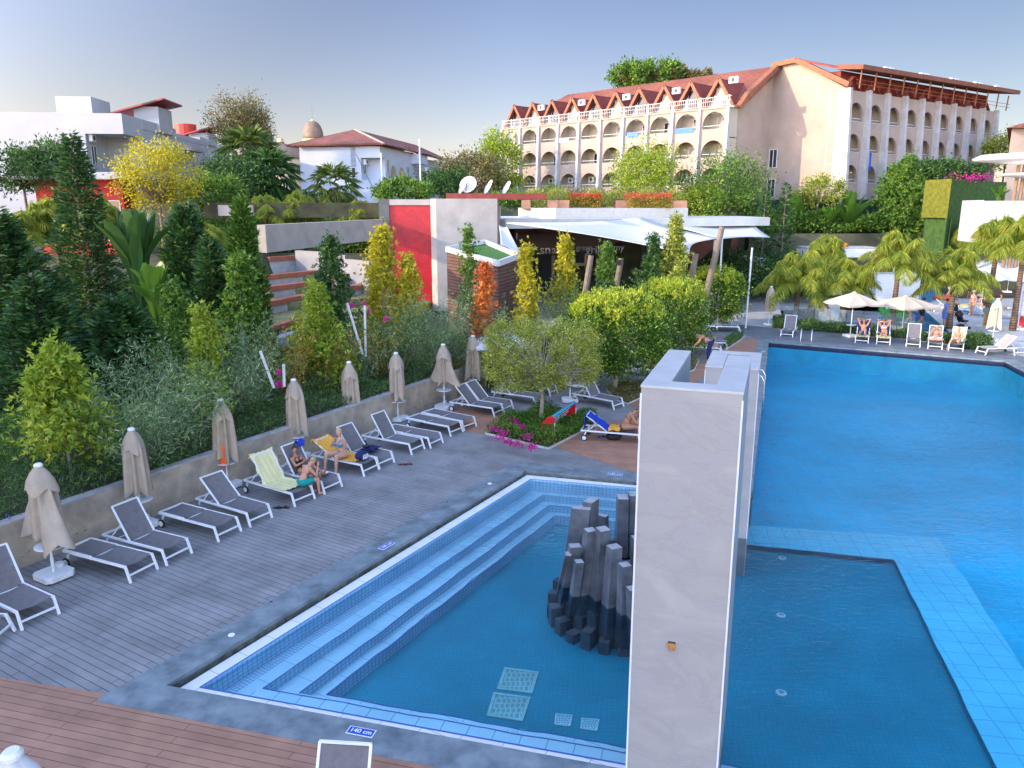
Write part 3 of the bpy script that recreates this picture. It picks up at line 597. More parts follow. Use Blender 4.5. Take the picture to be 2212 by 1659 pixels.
lounger(None,None,R(0),'white lounger on the terrace left of the far closed umbrella, nearer one',GR3,at=G(1580,697),rz=R(82))
lounger(None,None,R(40),'white lounger on the terrace left of the far closed umbrella, raised one',GR3,at=G(1590,690),rz=R(82))
lounger(None,None,R(0),'lounger cut by the right photo edge beside the taupe one',GR3,at=G(2205,768),rz=R(5),sling=m_slt)
for i,(u,v,rz,l) in enumerate(((2118,680,20,'striped towel lounger under the white umbrellas, left one'),(2160,684,20,'striped towel lounger under the white umbrellas, middle one'),(2195,690,20,'striped towel lounger under the white umbrellas, right one'),(2080,676,25,'lounger behind the standing woman in a white cap'))):
    lounger(None,None,R(40),l,GR3,sling=mat('pale_yellow_cloth',(.62,.56,.26),.85,.15,6),at=G(u,v),rz=R(rz+40))
# ---------------- closed umbrellas
m_can=mat('taupe_canvas',(.42,.335,.245),.85,.10,4,.15,60); m_canl=mat('cream_canvas',(.58,.46,.33),.85,.08,4,.1,60); m_canw=mat('white_canvas',(.62,.61,.60),.8,.05,4)
def closed_canopy(q,zt,zb,flare,seed,sc=1.,n=64):
    rr=random.Random(seed); ph=rr.uniform(0,6); wts=[rr.uniform(.5,1.25) for _ in range(8)]; m=18; vs=[]
    for i in range(m+1):
        t=i/m
        for k in range(n):
            a=2*PI*k/n; e=(a/(2*PI)*8+ph)%8; j=int(e)%8; fr_=e-int(e); ridge=1-abs(2*fr_-1); wgt=wts[j]
            base=.05+.13*min(1,t*3.2)**.8+.04*t; fold=(.095+.075*t)*(ridge**1.5)*wgt*min(1,t*5); fl=flare*(t**2.2)*max(0,math.cos(2*(a-ph)))**2*(.5+wgt*.5)
            r=(base+fold-.05*(1-ridge)*min(1,t*4)+fl)*sc
            z=zt-(zt-zb)*t-(0 if t<1 else 0)-max(0,t-.75)*4*.26*ridge*(wgt-.3)*(1+flare)
            vs.append((r*math.cos(a),r*math.sin(a),z))
    q.add(vs,[(i*n+k,i*n+(k+1)%n,(i+1)*n+(k+1)%n,(i+1)*n+k)[::-1] for i in range(m) for k in range(n)])
def closed_umbrella(loc,label,seed,flare=.0,h=2.45,cm=None,table=True,zb=1.02,group='closed umbrellas behind the grey loungers',rz=0,base=True,tilt=0):
    t=thing('closed_umbrella',label,'umbrella',loc,rz,group); cm=cm or m_can
    MB().tube([(0,0,.1),(0,0,h-.03)],.024,12).build('pole',m_frame,t)
    q=MB(); closed_canopy(q,h-.03,zb,flare,seed); o=q.build('canopy',cm,t,smooth=True)
    q=MB(); rr=random.Random(seed+5); vs=[];n=48
    for i,(rad,dz) in enumerate(((.07,0),(.15,-.14),(.215,-.30),(.25,-.42))):
        for k in range(n):
            a=2*PI*k/n; e=(a/(2*PI)*4+seed*.37)%1; rg=1-abs(2*e-1); vs.append(((rad*(.86+.24*rg*(i>0))+flare*.08*i/3)*math.cos(a),(rad*(.86+.24*rg*(i>0))+flare*.08*i/3)*math.sin(a),h-.02+dz-(.16*rg if i==3 else 0)))
    q.add(vs,[(i*n+k,i*n+(k+1)%n,(i+1)*n+(k+1)%n,(i+1)*n+k)[::-1] for i in range(3) for k in range(n)]); q.build('vent_flap',cm,o,smooth=True)
    MB().lathe([(.0,.03),(.06,.03),(.085,.0),(.085,-.03)][::-1],c=(0,0,h),n=20).build('cap',m_plas,t)
    if table:
        MB().lathe([(.05,-.03),(.285,-.012),(.295,0),(.29,.012),(.05,.012)],c=(0,0,.72),n=32).build('table_top',m_plas,t)
    if base:
        q=MB(); c=.09;s=.31; q.prism([(-s+c,-s),(s-c,-s),(s,-s+c),(s,s-c),(s-c,s),(-s+c,s),(-s,s-c),(-s,-s+c)],.03,.15); q.build('base',m_plas,t,bevel=.012)
        q=MB()
        for x in(-.22,.22):
            for y in(-.22,.22): q.tube([(x,y,0),(x,y,.04)],.03,8)
        q.build('foot',m_blk,t); MB().tube([(0,0,.14),(0,0,.46)],.033,12).build('socket',m_plas,t)
        a=MB().lathe([(.075,0),(.08,.08),(.065,.08),(.06,.02)],c=(.2,.12,.15),n=18).build('ashtray',m_plas,t)
    return t
UM=[((118,1248),.75,'closed taupe umbrella nearest the camera, its canopy flaring open',1.0),((308,1140),.05,'second closed taupe umbrella from the left, over a round white table',1.0),((493,1052),.10,'third closed taupe umbrella with an orange swimsuit hanging on it',.95),
 ((645,990),.12,'fourth closed taupe umbrella, behind the girl in black',.95),((761,936),.06,'fifth closed taupe umbrella right of the bikini woman',.95),((860,908),.18,'sixth closed taupe umbrella, above the pair of flat loungers',.95),((960,882),.55,'seventh closed taupe umbrella, half open and flared',1.1),((1023,855),.08,'eighth closed taupe umbrella at the far end of the wall',.9)]
for i,((u,v),fl,l,zb) in enumerate(UM): closed_umbrella(G(u,v),l,i*7+3,fl,2.46,zb=zb,rz=R(60))
GC='closed umbrellas near the far terrace'
closed_umbrella(G(1660,703),'closed taupe umbrella on the far terrace left of the palms',61,.03,2.5,group=GC,rz=R(-27))
closed_umbrella(G(2143,742),'closed cream umbrella right of the rounded hedge end',62,.10,2.5,cm=m_canl,group=GC,rz=R(-27))
closed_umbrella(G(2197,713),'closed white umbrella beside the red lifeguard sign at the right edge',63,.05,2.9,cm=m_canw,group=GC,table=False)
closed_umbrella(G(1515,712),'closed taupe umbrella behind the dark clipped tree by the bending woman',64,.05,2.5,group=GC)
closed_umbrella(G(1250,835),'closed taupe umbrella under the clipped round tree',65,.22,2.45,group=GC)
closed_umbrella(G(1352,802),'closed umbrella with a white carrier bag on its table, mostly hidden by leaves',66,.05,2.45,group=GC)
t=closed_umbrella(G(1231,868),'umbrella pole with white table and square base beside the clipped round tree',67,.02,2.2,group=GC)
# nearest parasol top, bottom-left corner
tp=P(25,1628,5.35); t=closed_umbrella(Vector((tp.x,tp.y,0)),'white closed umbrella top poking up at the bottom left corner',71,.18,tp.z,cm=m_canw,group='closed umbrellas in the foreground')
# lounger end, bottom centre
a=G(700,1700,.0); lounger(None,None,R(62),'grey lounger back poking up at the bottom edge on brown decking','grey sun loungers in the foreground',at=G(650,2000),rz=R(-12)) if 0 else None
bt=[G(687,1608,1.05),G(795,1617,1.05)]
o=lounger(None,None,R(62),'grey lounger back poking up at the bottom edge on brown decking','grey sun loungers in the foreground',at=Vector(((bt[0].x+bt[1].x)/2-.1,(bt[0].y+bt[1].y)/2-1.5,0)),rz=R(-5))
# ---------------- open umbrellas
def open_umbrella(loc,label,half,hh,cm,group,rz=0,seed=0,drop=.55,table=True,sides=4):
    t=thing('open_umbrella',label,'umbrella',loc,rz,group); MB().tube([(0,0,.1),(0,0,hh)],.025,10).build('pole',m_frame,t)
    q=MB(); n=8; rr=random.Random(seed); vs=[(0,0,hh)]; rings=5
    for i in range(1,rings+1):
        t_=i/rings
        for k in range(32):
            a=2*PI*k/32+PI/4; e=max(abs(math.cos(a-0)),abs(math.sin(a-0))); sq=1/e; s=(k%4)/4.; sag=-.05*half*math.sin(PI*s)*t_
            r=half*t_*(sq if sides==4 else 1); z=hh-drop*(t_**1.15)*(1 if sides!=4 else .6+.4*sq/1.414)+sag
            vs.append((r*math.cos(a),r*math.sin(a),z))
    # valance
    for k in range(32): v=vs[1+(rings-1)*32+k]; vs.append((v[0]*1.0,v[1]*1.0,v[2]-.10))
    fs=[(0,1+k,1+(k+1)%32) for k in range(32)]+[(1+i*32+k,1+(i+1)*32+k,1+(i+1)*32+(k+1)%32,1+i*32+(k+1)%32) for i in range(rings) for k in range(32)]
    q.add(vs,fs); o=q.build('canopy',cm,t,smooth=False)
    q=MB()
    for k in range(8):
        v=Vector(vs[1+(rings-1)*32+k*4]); q.tube([(0,0,hh-.06),v-Vector((0,0,.02))],.010,5)
    q.build('ribs',m_frame,t); q=MB().lathe([(half*.16,-.05),(.03,.06)],c=(0,0,hh),n=8).build('cap',cm,t)
    if table: MB().lathe([(.05,-.03),(.29,-.012),(.295,.01),(.05,.012)],c=(0,0,.72),n=28).build('table_top',m_plas,t)
    MB().box((0,0,.09),(.62,.62,.14)).build('base',m_plas,t,bevel=.012)
    return t
GO='open umbrellas on the far side of the pool'
open_umbrella(G(1836,728),'open cream umbrella above the white table at the poolside',1.15,2.62,m_canl,GO,R(15),1,.62)
open_umbrella(G(1947,722),'open cream umbrella in front of the green inflatable',1.35,2.3,m_canl,GO,R(18),2,.55)
for i,(u,v,hf,l) in enumerate(((2118,668,1.9,'open white umbrella on the far right, leftmost and nearest of its cluster'),(2190,668,1.9,'open white umbrella touching the right photo edge'),(2120,640,1.9,'open white umbrella behind the others beneath the palms'),(2175,632,1.7,'cream open umbrella farthest back at the right'))):
    open_umbrella(G(u,v),l,hf,3.1,m_canw if i<3 else m_canl,GO,R(12+20*i),i+5,.75,False)
GB='open umbrellas behind the clipped round tree'
for u,v,z,l,rz in((1085,712,2.55,'open pale umbrella behind the end of the garden wall',10),(1170,692,2.6,'small open cream umbrella top seen behind the round tree, left one',30),(1222,683,2.6,'open cream umbrella top seen between the round and dark trees',15)):
    c=G(u,v,z); open_umbrella(Vector((c.x,c.y,0)),l,1.25,z,m_canl if 'cream' in l else m_canw,GB,R(rz),int(u),.5,False)
# ---------------- towels and small things
def cloth(name,label,cat,pts,m,seed=0,amp=.02,sub=10,th=.012,group=None,parent=None):
    """a draped cloth through a grid of points: pts is a list of rows of Vectors"""
    rr=random.Random(seed); rows=len(pts); cols=len(pts[0]); vs=[];n=sub*(rows-1);k=sub*(cols-1); ph=rr.uniform(0,9)
    for i in range(n+1):
        a=i/sub; i0=min(int(a),rows-2); fa=a-i0
        for j in range(k+1):
            b_=j/sub; j0=min(int(b_),cols-2); fb=b_-j0
            p=(pts[i0][j0]*(1-fa)*(1-fb)+pts[i0+1][j0]*fa*(1-fb)+pts[i0][j0+1]*(1-fa)*fb+pts[i0+1][j0+1]*fa*fb)
            w=amp*(math.sin(b_*7.3+ph+a*1.1)+.6*math.sin(b_*15+a*4+ph)+.5*math.sin(a*9+ph)+.5*rr.uniform(-1,1)*.5); e=amp*1.5*(math.sin(a*5+ph) if j in(0,k) else 0)
            vs.append(p+Vector((e*.5,e*.5,w*.5+amp*.5)))
    q=MB().add(vs,[(i*(k+1)+j,i*(k+1)+j+1,(i+1)*(k+1)+j+1,(i+1)*(k+1)+j) for i in range(n) for j in range(k)])
    o=q.build(name,m,parent,smooth=True); s=o.modifiers.new('thickness','SOLIDIFY'); s.thickness=th
    if label: tag(o,label,cat,group)
    return o
def lp(A,B,x,y,z):     # point in the frame of a lounger with feet at A,B
    c=(A+B)/2; e=(B-A).normalized(); h=Vector((-e.y,e.x,0)); return c+e*x+h*y+Vector((0,0,z))
def back(ang,s): return 1.12+s*math.cos(ang),.37+s*math.sin(ang)
m_yel=mat('pale_yellow_towel',(.70,.63,.32),.9,.08,5,.3,90); m_ora=mat('orange_towel',(.80,.38,.05),.9,.1,5,.3,90); m_navy2=mat('navy_cloth',(.015,.02,.10),.85,.2,8,.2,60); m_blu=mat('royal_blue_cloth',(.01,.05,.42),.8,.15,8,.2,60)
def towel_on(A,B,ang,label,m,w=.37,s0=-.6,s1=.9,seed=0,hang=True,over=.12,amp=.022):
    rows=[]
    ys=[(1.12+s0+i*(-s0)/3,.375) for i in range(4)]+[back(ang,s1*f) for f in(.33,.66,1.)]+([(back(ang,s1)[0]+.03,back(ang,s1)[1]-.02),(back(ang,s1)[0]+.05,back(ang,s1)[1]-over)] if hang else [])
    for y,z in ys: rows.append([lp(A,B,x,y,z-(.0 if abs(x)>.2 else .03)) for x in(-w,-w*.5,0,w*.5,w)])
    return cloth('towel',label,'towel',rows,m,seed,amp,5)
towel_on(*[G(638,1095),G(680,1077.6)],R(58),'pale yellow towel draped over a raised lounger behind the boy',m_yel,seed=4,s0=-.75)
towel_on(*[G(786.6,1030),G(819.7,1014.5)],R(30),'orange towel spread under the woman in a bikini',m_ora,seed=5,s0=-.7,w=.35)
for a,b,l,s in(((1846,740.7),(1876,742.8),'pale yellow towel under the man with hands behind his head',1),((1892,743.6),(1923.4,745.6),'pale yellow towel under the dark haired woman in a bikini',2)):
    towel_on(G(*a),G(*b),R(58),l,m_yel,seed=s,s0=-1.0,s1=.2,hang=False)
for a,b,l,s in(((1846,740.7),(1876,742.8),'navy towel behind the man with hands behind his head',1),((1892,743.6),(1923.4,745.6),'navy towel behind the dark haired woman in a bikini',2)):
    towel_on(G(*a),G(*b),R(59),l,m_navy2,seed=s+9,s0=-.02,s1=.88,w=.36)
towel_on(G(2047,757),G(2081,760),R(60),'pale yellow towel over the blonde woman lounger',m_yel,seed=11,s0=-.1,s1=.86,w=.34)
def frm(c,rz): return c-Vector((math.cos(rz),math.sin(rz),0))*.33,c+Vector((math.cos(rz),math.sin(rz),0))*.33
LB=frm(G(1388,955),R(74)); LT=frm(G(1560,764),R(72)); LY=frm(G(1424,812),R(70))
towel_on(*LB,R(35),'royal blue towel over the raised back of the hunched man lounger',m_blu,seed=21,s0=-.02,s1=.88,w=.33,over=.42)
cloth('towel','orange towel bunched behind the hunched man','towel',[[lp(*LB,x,y,.40) for x in(-.3,0,.3)] for y in(.72,.92,1.1)],m_ora,7,.06,6)
towel_on(*LT,R(35),'pale yellow towel on the lounger where the toddler sits',m_yel,seed=22,s0=-.85,s1=.88,w=.37)
cloth('towel','red towel bunched on the raised back behind the toddler','towel',[[lp(*LT,x,*[back(R(35),s)[0],back(R(35),s)[1]+.06]) for x in(-.25,0,.2)] for s in(.1,.4,.7)],mat('red_cloth',(.65,.10,.03),.9,.2,8),8,.05,6)
A,B=G(820.5,1013),G(851.8,999.5)
cloth('clothes','navy clothes lying on the seat of a grey lounger','clothes',[[lp(A,B,x,y,.40) for x in(-.22,.0,.25)] for y in(.45,.62,.8)],m_navy2,31,.07,6)
q=MB(); c=lp(A,B,-.05,.75,.46); q.lathe([(.10,0),(.12,.05),(.10,.07),(.06,.07)],c=c,n=20,squash=(1,.7)); tag(q.build('sun_visor',m_blk),'black cap lying on the navy clothes','cap')
A,B=G(786.6,1030),G(819.7,1014.5)
t=thing('bag','navy and white striped beach bag at the foot of the orange towelled lounger','bag',lp(A,B,.08,.42,.36),R(60))
q=MB(); q.ell((0,0,.10),(.24,.16,.13),14); q.build('body',m_navy2,t,smooth=True)
q=MB()
for k in range(5): q.box((.02+.045*k-.1,-.155+.01*abs(k-2),.08),(.02,.03,.13),rz=.2)
q.build('stripes',m_wh,t)
A,B=G(702,1068),G(739,1051.5)
cloth('clothes','royal blue clothes hanging over the raised lounger back beside the girl','clothes',[[lp(A,B,x,1.50+y,z) for x in(.18,.30,.42)] for y,z in((-.1,.95),(.0,1.08),(.08,.95),(.12,.7))],m_blu,33,.05,6)
cloth('paper','white sheet of paper on the lounger beside the boy','paper',[[lp(A,B,x,y,.40) for x in(.0,.24)] for y in(.33,.55)],m_wh,3,.006,6,.003)
# swimsuit hanging on umbrella 3
u3=G(493,1052); cloth('swimsuit','orange swimsuit hanging from the third closed umbrella','swimsuit',[[u3+Vector((x,-.20,z)) for x in(-.07*w_,0,.09*w_)] for z,w_ in((1.25,.5),(1.1,1),(.95,.9),(.78,1.1),(.65,.5))],mat('neon_orange',(.95,.13,.02),.7,.1),5,.03,6)
# flip-flops
def sandals(u,v,rz,label,m1,m2):
    t=thing('sandals',label,'sandals',G(u,v),rz)
    for i,(dx,dy,r) in enumerate(((0,0,0),(.16,.05,.25))):
        q=MB(); n=18; pts=[]
        for k in range(n): a=2*PI*k/n; pts.append((dx+.135*math.cos(a)*1,dy+(.048+.010*math.cos(a))*math.sin(a)))
        q.prism(pts,.0,.025); s=q.build('sole',m1,t)
        q=MB(); q.tube([(dx+.0,dy-.05,.02),(dx+.03,dy,.065),(dx+.0,dy+.05,.02)],.016,6); q.tube([(dx+.03,dy,.06),(dx+.09,dy,.025)],.010,6); q.build('strap',m2,s)
sandals(600,1098,R(-10),'black flip flops on the grey decking left of the boy',m_blk,m_blk); sandals(615,1103,R(8),'single pair of dark sandals just in front of the black flip flops',m_blk,m_blk) if 0 else None
sandals(870,1004,R(-5),'red and black sliders on the grey decking right of the bikini woman',m_blk,mat('red_rubber',(.55,.03,.03),.5,.1)); sandals(1292,946,R(5),'blue flip flops on brown decking beside the blue towelled lounger',mat('blue_rubber',(.03,.10,.45),.6,.1),m_blk)
# backpack under the hunched man's lounger, plastic bag on a table
q=MB(); q.ell(lp(*LB,0,.95,.12),(.28,.17,.14),12); tag(q.build('backpack',m_blk,smooth=True),'black backpack under the blue towelled lounger','backpack')
cb=G(1362,806)+Vector((0,0,.74)); q=MB(); q.lathe([(.05,0),(.14,.02),(.15,.15),(.10,.28),(.04,.34),(.05,.42)],c=cb-Vector((0,.0,0)),n=14,squash=(1,.6)); tag(q.build('carrier_bag',mat('thin_white_plastic',(.75,.75,.75),.3,.05),smooth=True),'white plastic carrier bag on the table beside the man in blue shorts','carrier bag')
# ---------------- toy football goal
gc=G(1215,925); t=thing('toy_goal','red toy football goal with a blue crossbar in the flower bed','toy goal',gc,0)
m_red=mat('red_plastic',(.62,.015,.02),.35,.1,4); a_=G(1197,953); b_=G(1243,918); m_tb=mat('turquoise_plastic',(.05,.42,.62),.4,.05)
dr=(b_-a_).normalized(); bk=Vector((-dr.y,dr.x,0))
for p in (a_,b_):
    q=MB(); prof=[(0,0),(.62,0),(.66,.12),(.45,.55),(.22,.80),(.05,.86),(0,.8)]; pts=[p+bk*x+Vector((0,0,z))-dr*.035 for x,z in prof]; q.slab(pts,.07); o=q.build('side_panel',m_red,t,world=True,bevel=.02)
    q=MB(); q.beam(p-bk*.012+Vector((0,0,.18)),p-bk*.012+Vector((0,0,.62)),.03,.012); q.build('slot',m_wh,o).location=-gc
MB().tube([a_+bk*.06+Vector((0,0,.82)),b_+bk*.06+Vector((0,0,.82))],.055,14).build('crossbar',m_tb,t,world=True)
q=MB(); 
for k in range(9):
    s=k/8; p0=a_.lerp(b_,s)+bk*.1+Vector((0,0,.78)); p1=a_.lerp(b_,s)+bk*.55+Vector((0,0,.1)); q.tube([p0,p0.lerp(p1,.5)-Vector((0,0,.08)),p1],.006,4)
for k in range(7):
    s=k/6; q.tube([a_+bk*(.1+.45*s)+Vector((0,0,.78-.68*s-.08*math.sin(PI*s))),b_+bk*(.1+.45*s)+Vector((0,0,.78-.68*s-.08*math.sin(PI*s)))],.006,4)
q.build('net',m_wh,t,world=True)
# ---------------- pool ladders
def ladder(p,q_,out,label):
    t=thing('pool_ladder',label,'pool ladder',(p+q_)/2,0,'steel pool ladders'); ms=mat('chrome',(.75,.76,.78),.15,0,metal=1)
    for c in(p,q_):
        pts=[c-out*.45+Vector((0,0,z)) for z in(0,.55)]; pts=[c-out*.42,c-out*.42+Vector((0,0,.5)),c-out*.34+Vector((0,0,.72)),c-out*.16+Vector((0,0,.82)),c+out*.04+Vector((0,0,.76)),c+out*.15+Vector((0,0,.55)),c+out*.16+Vector((0,0,.1)),c+out*.16+Vector((0,0,-.9))]
        MB().tube(pts,.022,10).build('rail',ms,t,world=True,smooth=True)
    for z in(-.25,-.5,-.75): MB().beam(p+out*.16+Vector((0,0,z)),q_+out*.16+Vector((0,0,z)),.08,.02).build('step',ms,t,world=True)
po=Vector((-dmr.x,-dmr.y,0)); po=(G(1800,800)-G(1810,750)).normalized()
ladder(G(1729,741),G(1752,743),po,'steel pool ladder at the far edge of the main pool')
po2=(pML-pBC).normalized(); po2=Vector((po2.y,-po2.x,0)); ladder(G(1640,852),G(1643,838),po2,'steel pool ladder on the left edge of the main pool beside the pylon')
# ================================================================ buildings
m_pink=mat('pink_render',(.385,.305,.245),.9,.10,.5,.1,6); m_crm=mat('cream_balcony_render',(.50,.44,.33),.9,.06,.6); m_wpil=mat('white_pilaster',(.46,.45,.44),.8,.14,1.2); m_glass=mat('dark_glass',(.03,.035,.04),.12,.3,.8,spec=.6)
m_wfr=mat('white_window_frame',(.62,.62,.61),.5,.05); m_trim=mat('orange_timber',(.28,.11,.055),.7,.2,3); m_curt=mat('pale_curtain',(.42,.40,.34),.9,.2,2)
def rooftile(name,c,s=.33):
    return gridmat(name,c,[x*.8 for x in c],[x*.45 for x in c],s,s*.9,.03,offset=.5,rough=.8,plane='WALL',bump=.8,var2=.16,vs=.5)
m_tile=rooftile('red_roof_tiles',(.28,.09,.05)); m_tile2=rooftile('old_roof_tiles',(.34,.12,.075)); m_tdark=mat('dark_red_tiles',(.24,.05,.035),.8,.2,2)
m_white=mat('white_house_wall',(.46,.46,.46),.9,.06,.4); m_bluew=mat('whitewashed_wall',(.56,.58,.63),.9,.05,.6); m_rail=mat('rail_white',(.55,.55,.53),.5,.05)
class Fr:                                           # a wall frame: s along, o outwards, z up
    def __init__(s,O,d,flip=False): s.O=Vector((O[0],O[1],0)); s.d=Vector((d[0],d[1],0)).normalized(); s.n=Vector((s.d.y,-s.d.x,0))*(-1 if flip else 1)
    def __call__(s,a,o,z): p=s.O+s.d*a+s.n*o; return Vector((p.x,p.y,z))
    def rz(s): return math.atan2(s.d.y,s.d.x)
    def box(s,q,a0,a1,o0,o1,z0,z1):
        v=[s(a,o,z) for z in(z0,z1) for a,o in((a0,o0),(a1,o0),(a1,o1),(a0,o1))]
        f=[(0,1,2,3),(7,6,5,4),(0,4,5,1),(1,5,6,2),(2,6,7,3),(3,7,4,0)]
        q.add(v,[x[::-1] for x in f] if s.d.cross(s.n).z>0 else f)
def window(F,a,z,w,h,o,par,sub='pane',bars=1,name='window',gm=None):
    q=MB(); t=.07
    F.box(q,a-w/2,a+w/2,o,o+.06,z,z+t); F.box(q,a-w/2,a+w/2,o,o+.06,z+h-t,z+h)
    for k in range(bars+2): x=a-w/2+t/2+(w-t)*k/(bars+1); F.box(q,x-t/2,x+t/2,o,o+.055,z+t,z+h-t)
    f=q.build(name,m_wfr,par,world=True); q=MB(); F.box(q,a-w/2+.03,a+w/2-.03,o-.02,o+.02,z+.03,z+h-.03); g=q.build(sub,gm or m_glass,f)
    l=par.location; g.data.transform(Matrix.Translation((-l[0],-l[1],-l[2]))); return f
def archwall(q,F,a0,a1,z0,z1,oa,ob,sill,top,o,th=.25,n=14):
    """one wall cell with an arched opening"""
    r=(ob-oa)/2; c=(oa+ob)/2; sp=max(sill+.05,top-r*1.0); ry=top-sp
    F.box(q,a0,oa,o-th,o,z0,z1); F.box(q,ob,a1,o-th,o,z0,z1); F.box(q,oa,ob,o-th,o,z0,sill)
    xs=[c-r*math.cos(PI*k/n) for k in range(n+1)]; zs=[sp+ry*math.sin(PI*k/n) for k in range(n+1)]
    for k in range(n):
        A=[F(xs[k],o,zs[k]),F(xs[k+1],o,zs[k+1]),F(xs[k+1],o,z1),F(xs[k],o,z1)]; B=[p-F.n*th for p in A]
        q.add(A+B,[(0,1,2,3),(7,6,5,4),(1,0,4,5)])
def ac_unit(F,a,z,o,par,sz=.8):
    q=MB(); F.box(q,a-sz/2,a+sz/2,o,o+.3,z,z+.6); u=q.build('air_conditioner',m_plas,par,world=True); l=par.location
    c=F(a,o+.31,z+.3); q=MB(); q.tube([c-l if 0 else Vector(c)-Vector(l),Vector(c)-Vector(l)+F.n*.01],.2,12); q.build('fan_grille',m_gut,u)
H=thing('arcaded_hotel','long pinkish hotel with three rows of arched balconies and a red tiled roof','building',(28.7,85.5,0))
Pr=(21.14,79.0); LF=Fr(Pr,(-.6939,.7201),True)          # left wing facade, s runs to the far left end
if LF.n.dot(Vector((-.7,-.7,0)))<0: LF=Fr(Pr,(-.6939,.7201))
NB=10; BW=3.217; q=MB(); inner=MB()
lev=[0,(8.3,11.3,9.6,11.2),(11.3,14.02,12.26,13.88),(14.02,16.85,14.97,16.60)]
for i in range(NB):
    a0=i*BW;a1=a0+BW
    for z0,z1,sl_,tp_ in lev[1:]: archwall(q,LF,a0,a1,z0,z1,a0+.33,a1-.33,sl_,tp_,0)
    LF.box(q,a0,a1,-.25,0,6.8,8.3)
    for z0,z1,sl_,tp_ in lev[1:]:
        LF.box(inner,a0,a1,-1.75,-1.6,z0,z1); LF.box(inner,a0,a1,-1.6,-.25,z0,z0+.12); LF.box(inner,a0-.06,a0+.06,-1.6,-.25,z0+.12,z1)
LF.box(q,-.6,NB*BW,-.25,.12,16.85,17.02)
q.build('wall',m_pink,H,world=True); inner.build('balcony_recess',m_crm,H,world=True)
for i in range(NB+1):
    q=MB(); a=i*BW; v=[LF(a-.16,-.1,16.95),LF(a+.16,-.1,16.95),LF(a+.16,.22,16.95),LF(a-.16,.22,16.95),LF(a-.16,-.1,6.8),LF(a+.16,-.1,6.8),LF(a+.16,.55,6.8),LF(a-.16,.55,6.8)]
    q.add(v,[(0,1,2,3),(7,6,5,4),(0,4,5,1),(1,5,6,2),(2,6,7,3),(3,7,4,0)]); 
    if i%2==0: q.tube([LF(a+.25,.12,16.7),LF(a+.25,.14,6.9)],.06,6)
    q.build('pilaster',m_wpil,H,world=True)
rr=random.Random(4)
for i in range(NB):
    for k,(z0,z1,sl_,tp_) in enumerate(lev[1:]):
        a=i*BW+BW/2; 
        if (i+k)%2: window(LF,a-.55,z0+.15,1.5,2.05,-1.58,H,bars=1,name='balcony_door',gm=m_glass if rr.random()<.6 else m_curt)
        else: window(LF,a-.25,z0+.9,1.7,1.25,-1.58,H,bars=2,gm=m_curt if rr.random()<.4 else m_glass)
        q=MB(); LF.box(q,a-1.25,a+1.25,-.16,-.12,sl_+.28,sl_+.33); q.build('balcony_rail',m_rail,H,world=True)
        if (i*3+k)%3==0: ac_unit(LF,a+.75,z1-1.1,-1.55,H)
# roof of the left wing, ridge parallel to the facade, hip at the far end
RZ=21.55; EZ=17.45; L_=NB*BW
def quadpart(name,pts,m,par,th=.18): return MB().slab(pts,th).build(name,m,par,world=True)
m_tileL=gridmat('red_roof_tiles_left',(.33,.105,.055),(.28,.09,.05),(.13,.04,.03),.42,.32,.05,rot=R(134.7),offset=0,rough=.8,bump=.9,var2=.16,vs=.4)
q=MB(); q.slab([LF(-1.0,-1.35,EZ),LF(-1.0,-8.3,RZ),LF(L_-3.5,-8.3,RZ),LF(L_+.4,-1.35,EZ)],-.22); q.slab([LF(L_+.4,-1.35,EZ),LF(L_-3.5,-8.3,RZ),LF(L_+.4,-15.5,EZ)],-.22)
rf=q.build('roof',m_tileL,H,world=True)
# end wall of the left wing (faces right) and curved verge board
EW=Fr(Pr,(.7201,.6939)); 
q=MB(); n=12; pts=[EW(0,0,6.8)]+[EW(8.26,0,6.8)]+[EW(8.26,0,RZ-.25)]+[EW(0.0,0,EZ-1.0)]
nrm=(EW.n*-.25); q.add([p for p in pts]+[p+nrm for p in pts],[(0,1,2,3),(7,6,5,4),(0,3,7,4),(3,2,6,7)]); q.build('end_wall',m_pink,H,world=True)
q=MB(); q.beam(EW(8.26,.5,RZ+.05),EW(1.8,.75,EZ+.55),.55,.5); q.beam(EW(1.8,.75,EZ+.55),EW(.6,.75,EZ-.55),.55,.45); q.build('verge_board',m_trim,H,world=True)
quadpart('roof_verge',[EW(9.3,-1.2,RZ+.12),EW(9.3,.8,RZ+.12),EW(1.7,.9,EZ+.85),EW(1.7,-1.2,EZ+.85)],m_tileL,H) if 0 else None
# terrace railing of the top floor
q=MB()
LF.box(q,-.2,L_,-.02,.04,17.9,17.96); LF.box(q,-.2,L_,-.02,.04,17.55,17.58); LF.box(q,-.2,L_,-.02,.04,17.12,17.15)
for i in range(int(L_/.24)): LF.box(q,i*.24,i*.24+.03,-.01,.02,17.15,17.9)
for i in range(NB*2+1): LF.box(q,i*BW/2-.04,i*BW/2+.04,-.03,.05,17.02,18.05)
q.build('terrace_railing',m_rail,H,world=True)
